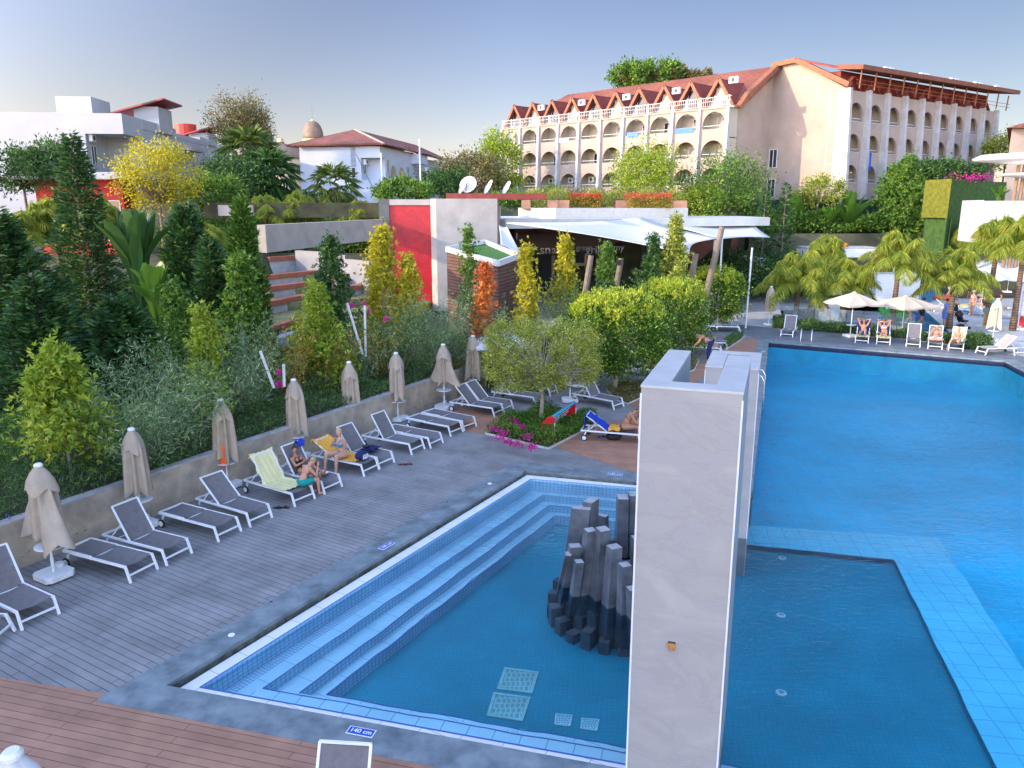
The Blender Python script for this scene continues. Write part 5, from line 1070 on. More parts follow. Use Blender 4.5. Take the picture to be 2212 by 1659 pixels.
for (u0,v0),(u1,v1),Y,l in(((1521,655),(1560,490),47,'tall leaning timber pole carrying the big sail corner'),((1486,640),(1503,548),44,'shorter leaning timber pole left of the tall one'),((1265,630),(1277,552),46,'timber pole left of the slim green tree'),((1328,640),(1342,558),46,'timber pole with a black lamp right of the slim green tree')):
    b0=P(u0,v0,Y); tp=P(u1,v1,Y); d=(tp-b0)/(tp.z-b0.z); bb=b0-d*(b0.z-0) ; q=MB().tube([Vector((bb.x,bb.y,0)),tp],[.24,.17],10); o=q.build('sail_pole',m_pole); tag(o,l,'pole','timber poles of the sun sails')
for (u0,v0),(u1,v1),l in(((1537,560),(1544,518),'thin white pole leaning beside the tall timber pole'),((1558,560),(1560,515),'thin white upright pole right of the tall timber pole'),((1618,600),(1625,535),'thin white pole under the right end of the sail')):
    b0=P(u0,v0,48); tp=P(u1,v1,48); tag(MB().tube([(b0.x,b0.y,0),tp],.06,8).build('thin_pole',m_wfr),l,'pole','thin white poles')
# ---------------------------------------------------------------- fences and green walls behind
m_dgw=mat('dark_green_hedge_panel',(.02,.055,.035),.95,.3,3,.5,40); m_ygw=mat('yellow_green_turf_panel',(.15,.155,.012),.95,.3,4,.5,60); m_dg2=mat('green_turf_panel',(.05,.11,.02),.95,.3,3,.5,60)
def wallseg(name,lab,u0,u1,Y0,Y1,vt,vb,m,cat='fence',th=.3,group=None):
    a=P(u0,vt,Y0);b_=P(u1,vt,Y1); q=MB(); zb=P(u0,vb,Y0).z; q.add([(a.x,a.y,zb),(b_.x,b_.y,zb),(b_.x,b_.y+th,zb),(a.x,a.y+th,zb),(a.x,a.y,a.z),(b_.x,b_.y,a.z),(b_.x,b_.y+th,a.z),(a.x,a.y+th,a.z)],[(3,2,1,0),(4,5,6,7),(0,1,5,4),(1,2,6,5),(2,3,7,6),(3,0,4,7)]); o=q.build(name,m); return tag(o,lab,cat,group)
wallseg('hedge_fence','long dark green fence behind the banana plants below the hotel',1560,2010,77.3,77.3,431,500,m_dgw)
wallseg('turf_wall','bright yellow turf covered wall panel at the right',2003,2056,67,64,389,470,m_ygw,'wall'); wallseg('turf_wall_base','dark green base wall below the yellow turf panel',2003,2056,67.1,64.1,470,560,m_dg2,'wall'); wallseg('turf_wall','dark green turf covered wall right of the yellow panel',2056,2176,64.02,71,388,560,m_dg2,'wall')
wallseg('white_parapet','white parapet wall below the disc canopy at the right edge',2126,2300,56,54,434,520,m_wpil,'wall',.5); wallseg('white_parapet','shaded white parapet end left of the disc canopy',2087,2126,60,56.02,433,520,m_wpil,'wall',.5)
wallseg('garden_fence','low white and dark fence between shrubs left of the middle house',470,545,56,56,443,466,m_conc,'fence')
wallseg('terrace_wall','dark terrace edge behind the palm bed in the centre',440,830,57,57,438,470,m_earth,'wall')
# satellite dishes and antenna masts
for (u,v),r_,l in(((1012,400),.6,'left satellite dish of the pair on the tower roof'),((1002,405),.5,'satellite dish just behind the left one'),((1057,405),.52,'single satellite dish right of the pair'),((1096,407),.5,'satellite dish seen edge on beside the hotel corner')):
    c=P(u,v,53); t=thing('satellite_dish',l,'satellite dish',(c.x,c.y,zT-.3),0,'satellite dishes on the roof'); q=MB(); M=Matrix.Rotation(R(58),3,'X')@Matrix.Rotation(R(-14),3,'Y'); vs=[(0,0,0)];n=20
    M=Matrix.Rotation(R(-20 if r_>.55 else -70),3,'Z')@Matrix.Rotation(R(62),3,'X')
    for i in(1,2,3):
        for k in range(n): a=2*PI*k/n; vs.append((r_*i/3*math.cos(a),r_*i/3*math.sin(a),.18*r_*(i/3)**2))
    vs=[M@Vector(p)+Vector((0,0,c.z-zT+.3)) for p in vs]; q.add(vs,[(0,1+k,1+(k+1)%n) for k in range(n)]+[(1+i*n+k,1+(i+1)*n+k,1+(i+1)*n+(k+1)%n,1+i*n+(k+1)%n) for i in(0,1) for k in range(n)])
    q.build('dish',m_plas,t,smooth=True); MB().tube([(0,.1,0),(0,.1,c.z-zT+.3)],.04,6).build('mast',m_gut2,t); MB().tube([M@Vector((0,-r_*.9,.2))+Vector((0,0,c.z-zT+.3)),M@Vector((0,0,.55*r_))+Vector((0,0,c.z-zT+.3))],.02,5).build('arm',m_gut2,t)
q=MB(); a=P(966,424,52); q.prism([(a.x,51),(a.x+6.5,51.2),(a.x+6.5,53),(a.x,53)],7.9,8.3); tag(q.build('tile_roof_strip',m_tdark),'low dark red tiled roof strip under the satellite dishes','roof')
for u,v0,v1,Y,l in((464,235,330,85,'tall thin white mast beside the eucalyptus'),(823,330,430,60,'thin white antenna mast left of the red tower top'),(906,300,424,60,'white lamp mast in front of the middle house side')):
    a=P(u,v0,Y);b_=P(u,v1,Y); tag(MB().tube([(a.x,a.y,min(b_.z,7)),a],.06,6).build('mast',m_wfr),l,'mast','thin white masts')
# ================================================================ vegetation
lf_lime=leafmat('lime_leaves',(.13,.22,.02),(.38,.48,.04),(.58,.58,.08),.45); lf_yel=leafmat('yellow_leaves',(.26,.26,.015),(.58,.52,.03),(.75,.60,.06),.4)
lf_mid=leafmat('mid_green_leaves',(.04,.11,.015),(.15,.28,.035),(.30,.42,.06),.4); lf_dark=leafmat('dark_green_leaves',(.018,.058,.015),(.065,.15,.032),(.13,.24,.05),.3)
lf_fic=leafmat('ficus_leaves',(.02,.07,.010),(.14,.27,.025),(.50,.55,.06),.35,.4); lf_con=leafmat('conifer_needles',(.018,.058,.018),(.06,.15,.035),(.16,.26,.06),.3)
lf_wil=leafmat('willow_leaves',(.09,.17,.06),(.26,.38,.16),(.45,.54,.27),.35); lf_palm=leafmat('palm_leaflets',(.14,.22,.02),(.44,.50,.07),(.72,.62,.10),.5); lf_palmd=leafmat('dark_palm_leaflets',(.03,.07,.015),(.12,.18,.03),(.28,.32,.06),.35)
lf_ora=leafmat('autumn_leaves',(.45,.07,.02),(.70,.22,.06),(.65,.45,.06),.35); lf_ban=leafmat('banana_leaf',(.04,.12,.015),(.12,.24,.03),(.32,.38,.06),.35,.35); lf_air=leafmat('olive_green_leaves',(.15,.19,.03),(.42,.46,.07),(.70,.68,.14),.4)
lf_euc=leafmat('eucalyptus_leaves',(.09,.09,.03),(.25,.21,.07),(.36,.30,.12),.3); lf_hedge=leafmat('hedge_leaves',(.03,.075,.02),(.11,.21,.05),(.22,.33,.09),.3); lf_gold=leafmat('golden_shrub_leaves',(.18,.12,.02),(.42,.32,.04),(.6,.45,.08),.35)
lf_pink=leafmat('pink_blossom',(.45,.01,.18),(.70,.03,.32),None,.3); lf_redf=leafmat('red_blossom',(.5,.02,.02),(.75,.10,.06),None,.3); lf_blu=leafmat('violet_blossom',(.12,.10,.55),(.25,.22,.75),None,.3)
m_bark=mat('tree_bark',(.20,.15,.11),.9,.3,6,.4,20); m_barkp=mat('pale_bark',(.40,.34,.27),.85,.2,6,.3,20); m_palmt=gridmat('palm_trunk',(.20,.13,.08),(.17,.11,.07),(.07,.045,.03),3,.16,.02,plane='WALL',rough=.9,bump=1,var2=.2,vs=3)
def gz(x,y):
    if x>22 and 72.5<y<78: return 5.
    if y>73.5: return 7.
    d=(x-wa.x)*wn.x+(y-wa.y)*wn.y
    return max(hgt(x,y),-.02) if d>.12 else 0.
def spot(u,v,Y):                                    # base position under the tree top seen at (u,v)
    p=P(u,v,Y); z=gz(p.x,p.y); return Vector((p.x,p.y,z)),p.z-z
def fin(t,crown,*a): 
    return t
def rs(seed): return np.random.default_rng(seed)
def dirs(rg,n,up=0.): d=rg.normal(size=(n,3)); d[:,2]+=up; return d/np.linalg.norm(d,axis=1,keepdims=True)
TID=[0]
def col_tree(base,h,r,lm,label,n=2600,ls=.15,group='young sweetgum trees in the garden bed',name='sweetgum_tree',lean=0.,low=.16,cat='tree'):
    TID[0]+=1; rg=rs(TID[0]); t=thing(name,label,cat,base,0,group)
    tr=[(lean*h*k/8*.3,.03*math.sin(k*1.7),h*k/8) for k in range(9)]; MB().tube(tr,[.05*(1-.085*k)*(h/4)**.5 for k in range(9)],7).build('trunk',m_barkp,t,smooth=True)
    K=int(17+h*4.2); C=[];S=[]; ph=rg.random(4)*6.28
    for i in range(K):
        tt=low+(1-low)*((i+rg.random())/K)**.9; a=i*2.4+rg.normal()*.5; rr_=r*(1-((tt-low)/(1-low)))**.7*(.55+.6*rg.random())*(1+.38*math.sin(9*tt+ph[0]+a)+.25*math.sin(17*tt+ph[1]))+.05; C.append((lean*h*tt*.3+rr_*math.cos(a)*.8,rr_*math.sin(a)*.8,h*tt+rr_*.1)); S.append((.09+.15*r*(1.15-tt))*(.6+.8*rg.random()))
    C=np.array(C+[(lean*h*.3,0,h*.97)]);S=np.array(S+[.07]); idx=rg.integers(0,len(C),n); off=rg.normal(size=(n,3))*S[idx][:,None]; off[:,2]*=1.25
    leafmesh('crown',C[idx]+off,dirs(rg,n,-.25)+off*2,ls*(.7+.6*rg.random(n)),ls*.42,lm,t,star=True,seed=TID[0])
    q=MB()
    for i in range(0,K,3): q.tube([(lean*h*.3*C[i][2]/h,0,max(.2,C[i][2]-r*.5)),tuple(C[i])],[.014,.006],4,cap=False)
    q.build('branches',m_bark,t); return t
def blob_tree(base,h,rx,rz,zc,lm,label,n=6000,ls=.12,name='broadleaf_tree',group=None,K=60,box=2.,trunk=.12,tm=None,seed=None,shoots=0,clump=.28,cat='tree',hollow=.55,ry=None,stems=1,wl=.45):
    """crown of leaf clumps spread in a rounded volume around height zc"""
    TID[0]+=1; rg=rs(seed or TID[0]); t=thing(name,label,cat,base,0,group); ry=ry or rx; tm=tm or m_bark
    d=dirs(rg,K); nb=(np.abs(d)**box).sum(1)**(1/box); d=d/nb[:,None]; rad=hollow+(1-hollow)*rg.random(K)**.6; C=d*rad[:,None]*np.array([rx,ry,rz]); C[:,2]+=zc
    for s_ in range(stems):
        o=(s_-(stems-1)/2)*.35
        MB().tube([(o,0,-.1),(o*1.1+.04,.02,zc*.35),(o*1.3,0,max(.3,zc-rz*.75)),(o*1.2,.03,zc)],[trunk,trunk*.82,trunk*.7,trunk*.3],10).build('trunk',tm,t,smooth=True)
    q=MB()
    for i in range(0,K,2 if K<90 else 3): c=C[i]; z0=max(.3,zc-rz*.8); q.tube([(0,0,z0),(c[0]*.5,c[1]*.5,z0+(c[2]-z0)*.45+.05),tuple(c)],[trunk*.35,trunk*.2,.012],4,cap=False)
    q.build('branches',tm,t)
    idx=rg.integers(0,K,n); sz=clump*min(rx,rz)*(.6+.8*rg.random(K)); off=rg.normal(size=(n,3))*sz[idx][:,None]; Pn=C[idx]+off
    out=(Pn-np.array([0,0,zc]))/np.array([rx,ry,rz]); 
    D=dirs(rg,n,.1)+out*.7
    if shoots:
        k=shoots; a=rg.random(k)*6.28; rr_=np.sqrt(rg.random(k))*rx*.97; bx=rr_*np.cos(a); by=rr_*np.sin(a)*ry/rx; bz=zc+rz*np.maximum(0,1-(rr_/rx)**(box+.5))**(1/(box+.5)); L=.12+.36*rg.random(k); m=22
        tt=rg.random((k,m)); Sx=bx[:,None]+rg.normal(size=(k,m))*.035+tt*(rg.normal(size=(k,1))*.08); Sy=by[:,None]+rg.normal(size=(k,m))*.035; Sz=bz[:,None]-.08+tt*L[:,None]
        Pn=np.concatenate([Pn,np.stack([Sx.ravel(),Sy.ravel(),Sz.ravel()],1)]); D=np.concatenate([D,dirs(rg,k*m,1.2)])
    if shoots: leafmesh('new_shoots',Pn[n:],D[n:],ls*(.65+.6*rg.random(len(Pn)-n)),ls*wl,lf_shoot,t,seed=TID[0]+900); Pn=Pn[:n]; D=D[:n]
    leafmesh('crown',Pn,D,ls*(.65+.7*rg.random(len(Pn))),ls*wl,lm,t,seed=TID[0]); return t
lf_shoot=leafmat('fresh_shoot_leaves',(.30,.40,.03),(.58,.62,.06),(.80,.75,.12),.45,.4)
def conifer(base,h,r,lm,label,nb=110,ls=.20,upt=.35,group='dark conifers at the left',dens=46,name='conifer'):
    TID[0]+=1; rg=rs(TID[0]); t=thing(name,label,'conifer',base,0,group); MB().tube([(0,0,-.1),(0,0,h*.5),(0,0,h)],[.03*h*.6,.016*h*.6,.012],8).build('trunk',m_bark,t,smooth=True)
    Pn=[];D=[];q=MB()
    for i in range(nb):
        tt=.04+.95*(i+rg.random()*.6)/nb; a=i*2.399+rg.random()*.5; L=r*(1-tt)**.72*(.72+.5*rg.random())+.08; z0=h*tt; u=np.array([math.cos(a),math.sin(a),0.]); v=np.array([-u[1],u[0],0.])
        m=max(14,int(dens*1.9*(.3+L/r))); s=rg.random(m)**.75*L; dz=-.10*s+upt*(s/max(L,.1))**2*L*.45; side=rg.choice([-1,1],m); fl=(1-s/L*.75)*L*.26*rg.random(m)
        p=u*s[:,None]+v*(side*fl)[:,None]; p[:,2]=z0+dz+rg.normal(size=m)*.05*r; Pn.append(p); D.append(u*.8+v*(side*.7)[:,None]+np.array([0,0,upt*.9])+rg.normal(size=(m,3))*.25)
        if i%2==0: q.tube([(0,0,z0),tuple(u*L*.5+np.array([0,0,z0-.05*L])),tuple(u*L*.95+np.array([0,0,z0-.10*L+upt*L*.4]))],[.02,.014,.005],4,cap=False)
    q.build('branches',m_bark,t); Pn=np.concatenate(Pn);D=np.concatenate(D); leafmesh('crown',Pn,D,ls*(.6+.9*rg.random(len(Pn))),ls*.30,lm,t,seed=TID[0]); return t
def frond_pts(rg,L,elev,az,m=72,wid=.52,droop=1.,hang=.75):
    s=np.linspace(.12,1,m); u=np.array([math.cos(az),math.sin(az),0]); v=np.array([-u[1],u[0],0])
    x=L*(s*math.cos(elev)*(1-.12*s)); z=L*(s*math.sin(elev)-droop*.62*s**2.3); c=u*x[:,None]; c[:,2]=z
    Pn=[];D=[];LL=[]
    for sd in(-1,1):
        for k in(0,1):
            Pn.append(c+rg.normal(size=c.shape)*.012); l=wid*np.sin(PI*np.clip(s*.93+.05,0,1))**.55*(.8+.4*rg.random(m)); D.append(v*sd*.85+u*.45+np.array([0,0,-hang-.25*rg.random()])+rg.normal(size=c.shape)*.22); LL.append(l)
    return c,np.concatenate(Pn),np.concatenate(D),np.concatenate(LL)
PALMS={}
def palm(base,th,L,label,lm=None,nf=20,key=0,group='feathery palms',rz=0,tr=.15,wid=.5,trunk=True,droop=1.):
    TID[0]+=1; rg=rs(100+key); lm=lm or lf_palm; t=thing('palm_tree',label,'palm tree',base,rz,group)
    if trunk: MB().tube([(0,0,-.1),(.02,0,th*.3),(0,0,th*.8),(0,0,th)],[tr*1.25,tr,tr*.85,tr*1.1],12).build('trunk',m_palmt,t,smooth=True); MB().lathe([(tr*1.05,-.1),(tr*1.15,.15),(tr*.6,.6),(.03,.8)],c=(0,0,th),n=12).build('crownshaft',mat('crownshaft_tan',(.42,.27,.12),.7,.2,5),t,smooth=True)
    k=(key,round(L,1),round(wid,2),lm.name,nf)
    if k in PALMS: o=bpy.data.objects.new('crown',PALMS[k]); COL.objects.link(o); o.parent=t
    else:
        A=[];B=[];Cc=[];q=MB()
        for i in range(nf):
            e=R(86-72*(i/nf)**1.2+rg.normal()*5); c,p,d,l=frond_pts(rg,L*(.85+.25*rg.random())*(1.05-.38*(i/nf)),e,i*2.4+rg.random()*.4,droop=droop*(.85+.4*rg.random()),wid=wid); A.append(p);B.append(d);Cc.append(l)
            # rachis as thin leaf strips
            A.append(c[:-1:3]);B.append(c[3::3][:len(c[:-1:3])]-c[:-1:3][:len(c[3::3])] if len(c[3::3])==len(c[:-1:3]) else np.diff(c,axis=0)[::3][:len(c[:-1:3])]);Cc.append(np.full(len(c[:-1:3]),L*.09))
        A=np.concatenate(A);B=np.concatenate(B);Cc=np.concatenate(Cc); o=leafmesh('crown',A,B,Cc,.024*(L/3)**.5+.006,lm,t,seed=key,droop=.18); PALMS[k]=o.data
    o.location=(0,0,th+.25); return t
def fan_palm(base,th,r,label,lm,nl=34,group='fan palms',seed=0,skirt=.5):
    TID[0]+=1; rg=rs(TID[0]); t=thing('fan_palm',label,'palm tree',base,0,group); MB().tube([(0,0,0),(0,0,th)],[.3,.25],10).build('trunk',m_palmt,t)
    Pn=[];D=[]
    for i in range(nl):
        a=i*2.4; e=R(75-130*i/nl); u=np.array([math.cos(a)*math.cos(e),math.sin(a)*math.cos(e),math.sin(e)]); v=np.cross(u,[0,0,1]); v/=np.linalg.norm(v)+1e-6; w=np.cross(v,u); c=u*r*.55+np.array([0,0,th])
        for k in range(15): th_=R(-80+k*11.5); Pn.append(c); D.append(u*math.cos(th_)+v*math.sin(th_)-np.array([0,0,.28]))
    leafmesh('crown',np.array(Pn),np.array(D),r*.62,r*.085,lm,t,seed=TID[0],droop=.25); return t
def banana(base,h,label,n=14,L=1.9,w=.42,lm=None,group='banana plants',seed=1,th=.6,spread=1.,upright=.0):
    TID[0]+=1; rg=random.Random(seed*17+3); t=thing('banana_plant',label,'banana plant',base,0,group); lm=lm or lf_ban
    q=MB()
    for s in(-.18,.15): q.tube([(s,s*.4,-.05),(s*1.3,s*.5,th+.35)],[.11,.07],8)
    q.build('stem',mat('banana_stem',(.18,.20,.06),.7,.25,4),t,smooth=True)
    for i in range(n):
        a=i*2.4+rg.uniform(-.3,.3); e=R(rg.uniform(35,82) if i>n*.35 else rg.uniform(62,88)); e=min(R(88),e+upright); LL=L*rg.uniform(.75,1.15); m=9; q=MB(); vs=[]; tw=rg.uniform(-.5,.5); u=Vector((math.cos(a),math.sin(a),0)); v=Vector((-u.y,u.x,0)); pet=h-LL*.72
        o=Vector((rg.uniform(-.2,.2),rg.uniform(-.2,.2),th))
        for k in range(m+1):
            s=k/m; s2=s; cen=o+u*(LL*s*math.cos(e)*spread+.10*s)+Vector((0,0,(h-LL-th)*min(1,s*3+.3)+LL*(s*math.sin(e)-.30*s**2.6*(1.25-math.sin(e)) )))
            ww=w*math.sin(PI*min(.985,max(.0,(s-.14)/.86)))**.6 if s>.14 else .02; lift=.25*ww; rag=1+rg.uniform(-.12,.05)
            vs+= [cen+v*ww*.5*rag+Vector((0,0,lift)),cen,cen-v*ww*.5*rag+Vector((0,0,lift))]
        q.add(vs,[(k*3+j,k*3+j+1,(k+1)*3+j+1,(k+1)*3+j) for k in range(m) for j in(0,1)]); q.build('leaf',lm,t,smooth=True)
    return t
def shrub(base,h,r,lm,label,n=2600,ls=.15,lw=.022,name='willow_leaved_shrub',group='shrubs behind the garden wall',stems=26,cat='shrub',arch=.5):
    TID[0]+=1; rg=rs(TID[0]); t=thing(name,label,cat,base,0,group); Pn=[];D=[];q=MB(); per=n//stems
    for i in range(stems):
        a=rg.random()*6.28; o=r*.3*rg.random(); u=np.array([math.cos(a),math.sin(a),0]); sp=r*(.25+.8*rg.random()); hh=h*(.6+.45*rg.random()); s=np.linspace(.08,1,per); c=u*(o+sp*s**1.3)[:,None]; c[:,2]=hh*(s-.22*arch*s**3); Pn.append(c+rg.normal(size=c.shape)*.05*r); D.append(rg.normal(size=c.shape)*.75+u*.4+np.array([0,0,.45]))
        if i%2==0: q.tube([tuple(c[0]),tuple(c[per//2]),tuple(c[-1])],[.012,.008,.003],4,cap=False)
    q.build('stems',m_bark,t); Pn=np.concatenate(Pn);D=np.concatenate(D); leafmesh('foliage',Pn,D,ls*(.6+.8*rg.random(len(Pn))),lw,lm,t,seed=TID[0]); return t
# ---------------- young sweetgums
def SG_(u,v,Y,r,lm,label,**k):
    b,h=spot(u,v,Y); return col_tree(b,h,r,lm,label,**k)
SG_(118,768,17.3,1.05,lf_lime,'yellow green young tree at the far left behind the nearest umbrellas',n=3800,ls=.16,low=.3)
SG_(372,618,23.5,.75,lf_mid,'slender pointed green tree left of centre among willowy shrubs',n=2200,ls=.14)
SG_(434,672,21.5,.55,lf_lime,'small light green tree in front of the dark conifers',n=1900,ls=.13)
SG_(513,560,27,.95,lf_mid,'mid green narrow tree left of the timber benches',n=3000)
SG_(678,625,26.2,.95,lf_lime,'bright lime green narrow tree in front of the timber benches',n=3600,ls=.16,low=.05)
SG_(713,518,31,.95,lf_dark,'dark green slender tree overlapping the right benches',n=3200)
SG_(822,498,33,1.1,lf_yel,'tall yellow sunlit tree left of the red tower panel',n=3200,ls=.16)
SG_(880,553,32,.62,lf_yel,'small yellow tree in front of the red tower panel',n=1600,low=.3)
SG_(1011,496,33,.45,lf_mid,'thin green tree in front of the timber kiosk',n=1100)
SG_(1046,570,31.5,.55,lf_ora,'orange red autumn coloured tree beside the timber kiosk',n=1500,low=.25)
SG_(1137,535,31.5,.62,lf_yel,'yellow green narrow tree right of the timber kiosk',n=2000)
SG_(1222,512,38,.85,lf_yel,'yellow narrow tree in front of the cafe sign',n=2200,ls=.17)
SG_(1312,530,40,.72,lf_mid,'plain green narrow tree between the cafe poles',n=2000,ls=.17)
SG_(1411,512,43,.85,lf_dark,'dark green narrow tree under the big sail',n=2000,ls=.18)
SG_(1462,474,43,1.25,lf_air,'pale green tall tree piercing the sail outline',n=3600,ls=.18)
# ---------------- clipped trees on the deck
def clip(u,vb,uc,vt,vbot,rx,lm,label,n,ls,box,shoots,trunk,**k):
    b=G(u,vb); zt=P(uc,vt,b.y).z; zb=P(uc,vbot,b.y).z; return blob_tree(b,zt,rx,(zt-zb)/2,(zt+zb)/2,lm,label,n=n,ls=ls,box=box,shoots=shoots,trunk=trunk,name='clipped_tree',group='clipped trees in the deck beds',tm=m_barkp,**k)
clip(1168,925,1175,700,825,1.85,lf_air,'airy clipped round tree with olive green leaves and a thin pale trunk',42000,.07,6.0,0,.085,K=420,clump=.09,hollow=.6,wl=.5)
clip(1327,842,1332,645,790,1.95,lf_fic,'largest dark clipped tree with bright upright shoots behind the marble pylon',26000,.13,2.9,420,.13,K=120,clump=.17,hollow=.70)
clip(1445,765,1440,615,745,1.75,lf_fic,'second dark clipped tree with bright shoots, behind the largest one',19000,.14,2.9,340,.13,K=100,clump=.17,hollow=.70)
clip(1537,705,1551,588,682,1.7,lf_fic,'farthest dark clipped tree, standing alone beside the white terrace',14000,.16,2.8,240,.13,K=80,clump=.18,hollow=.70)
# ---------------- conifers at the left
def CF_(u,v,Y,r,label,**k): b,h=spot(u,v,Y); return conifer(b,h,r,k.pop('lm',lf_con),label,**k)
CF_(152,292,31,1.9,'tallest dark conifer with a bare pointed tip at the left',nb=150,dens=50,ls=.24,upt=.3)
CF_(-5,470,27,3.0,'broad dark conifer at the left photo edge',nb=150,dens=70,ls=.28,upt=.25)
CF_(398,445,30,2.0,'dark conifer between the banana plant and the benches',nb=150,dens=62,ls=.26,upt=.5)
CF_(518,425,33,1.15,'conifer with upswept sunlit branch tips left of the fascia beam',nb=130,dens=50,ls=.24,upt=.8,lm=lf_mid)
CF_(250,650,24,2.0,'low dark conifer in the shade below the banana plant',nb=120,dens=60,ls=.26,upt=.3)
CF_(70,600,23,2.0,'low dark conifer in front of the left edge one',nb=110,dens=60,ls=.24,upt=.3)
CF_(452,520,28,1.5,'small dark conifer just left of the timber benches',nb=110,dens=56,ls=.24,upt=.4)
# ---------------- palms
def PM(u,v,Y,L,label,**k):
    b,h=spot(u,v,Y); th=max(.5,h-L*.62); return palm(b,th,L,label,**k)
for i,(u,v,Y,L,l) in enumerate(((45,430,36,3.0,'sunlit palm in front of the red pavilion, leftmost'),(110,405,37,3.0,'sunlit palm left of the tallest conifer'),(205,420,36,2.8,'sunlit palm right of the tallest conifer'),(440,465,38,2.6,'palm behind the dark conifer left of the fascia beam'),
  (570,405,58,3.2,'bright palm behind the left end of the fascia beam'),(640,408,58,2.8,'second bright palm behind the fascia beam'),(665,432,58.5,1.8,'small palm just above the fascia beam'),(775,420,58,2.8,'bright palm left of the tower column'))):
    PM(u,v,Y,L,l,key=i%3,group='palms on the garden slope',rz=i*1.3,lm=lf_palm,nf=22,wid=.8)
for (ub,vb,ut,vt,L,l,ky) in ((1718,699,1727,612,4.8,'leftmost palm behind the pool ladder',0),(1817,700,1822,612,4.0,'short palm left of the open cream umbrella',1),(1926,712,1936,572,4.3,'palm rising behind the dark haired woman',2),(2049,712,2058,604,4.5,'palm with a leaning trunk between the people at the right',0)):
    b=G(ub,vb); tp=P(ut,vt,b.y); o=palm(b,tp.z-.35,L,l,key=10+ky,group='tall palms along the far poolside',nf=28,tr=.17,rz=ub,wid=.82)
for u,v,Y,L,l,ky in((2165,452,49,3.8,'palm behind the white umbrellas at the right',11),(2225,455,47,3.8,'palm cut by the right photo edge',12),(1790,500,58,2.8,'palm behind the short palm near the white slide',11),(2105,470,64,3.,'palm far behind the leaning trunk palm',10)):
    PM(u,v,Y,L,l,key=ky,group='tall palms along the far poolside',nf=26,rz=u,wid=.9,tr=.17)
b,h=spot(535,300,78); fan_palm(b,h-1.5,3.2,'big fan palm with a hanging skirt left of the middle house',lf_palmd,40)
b,h=spot(580,345,74); fan_palm(b,h-1.5,3.0,'dark fan palm touching the middle house corner',lf_dark,40)
b,h=spot(722,380,72); fan_palm(b,h-1.,2.5,'fan palm in front of the middle house wall',lf_palmd,34)
# ---------------- bananas
b,h=spot(285,440,28); banana(b,h,'large dark banana plant with upright paddle leaves at the left',n=22,L=3.0,w=.75,seed=2,upright=.25,spread=.9,lm=leafmat('dark_banana_leaf',(.025,.075,.02),(.07,.15,.035),(.16,.24,.05),.25,.35))
b,h=spot(320,560,26.5); banana(b,h,'smaller banana plant with one bright leaf below the large one',n=9,L=1.7,w=.5,seed=3,upright=.2)
for u,v,Y,l,s_ in((1722,412,74,'sunlit banana plant left of the group below the hotel',4),(1838,405,74,'banana plant in the middle below the hotel right wing',5),(1790,440,73.5,'low banana plant between the two sunlit ones',6)):
    b,h=spot(u,v,Y); banana(b,h,l,n=17,L=3.2 if s_<6 else 2.4,w=.7,seed=s_)
p=P(2165,398,58.6); banana(Vector((p.x,58.6,6.7)),p.z-6.7,'paddle leaved plant beside the disc canopy',n=11,L=1.1,w=.3,seed=7,th=.3)
# ---------------- broadleaf trees
def BT(u,vt,vb,Y,rx,lm,label,**k):
    b,h=spot(u,vt,Y); zt=P(u,vt,Y).z-b.z; zb=P(u,vb,Y).z-b.z; rz=(zt-zb)/2; return blob_tree(b,h,rx,rz,(zt+zb)/2,lm,label,group='trees around the hotel grounds',**k)
BT(330,300,455,55,2.7,lf_yel,'bright yellow tree in front of the white apartment block',n=7000,ls=.22,K=120,clump=.16,hollow=.35,trunk=.15)
BT(515,205,330,85,2.8,lf_euc,'tall brownish eucalyptus behind the fan palms',n=6000,ls=.34,K=60,clump=.20,hollow=.3,trunk=.2,wl=.3)
BT(552,235,330,86,1.8,lf_euc,'lower right crown of eucalyptus near the domed tower',n=3600,ls=.34,K=40,clump=.22,hollow=.3,trunk=.15,wl=.3)
BT(1395,310,455,74,3.4,lf_lime,'sunlit lime green tree in front of the hotel arches',n=9000,ls=.26,K=90,clump=.19,hollow=.3,box=1.6,trunk=.18)
BT(1572,335,480,74,4.0,lf_mid,'spreading green tree below the hotel inner corner',n=9000,ls=.26,K=90,clump=.2,hollow=.3,trunk=.18)
BT(1516,400,480,74,2.4,lf_lime,'low light green tree left of the spreading one',n=4500,ls=.26,K=50,clump=.25)
BT(1770,385,440,75,2.2,lf_air,'small pale tree against the hotel gable wall',n=3600,ls=.26,K=45,clump=.22)
BT(1078,290,420,92,2.6,lf_lime,'light green tall tree at the left end of the hotel',n=5200,ls=.36,K=60,clump=.2)
BT(1015,335,430,88,3.4,lf_euc,'brownish green tree left of the hotel end',n=6000,ls=.34,K=60,clump=.24)
BT(965,370,430,82,2.6,lf_dark,'dark green tree right of the middle house',n=5000,ls=.32,K=50,clump=.25)
BT(870,392,430,56,2.0,lf_mid,'leafy bright green bush above the red tower column',n=3600,ls=.26,K=40,clump=.28)
BT(505,345,440,72,3.2,lf_dark,'dark rounded tree below the eucalyptus',n=7000,ls=.3,K=70,clump=.24)
BT(455,385,450,62,2.3,lf_mid,'green bushy tree right of the yellow tree',n=5000,ls=.26,K=50,clump=.26)
BT(40,325,410,56,3.6,lf_dark,'dark feathery tree at the left edge above the red pavilion',n=8000,ls=.26,K=80,clump=.22)
BT(105,315,390,58,2.4,lf_hedge,'grey green feathery tree left of the tall conifer tip',n=5000,ls=.26,K=60,clump=.24)
BT(2062,345,392,72,2.4,lf_dark,'dark green tree against the right wing of the hotel',n=4500,ls=.3,K=50,clump=.26)
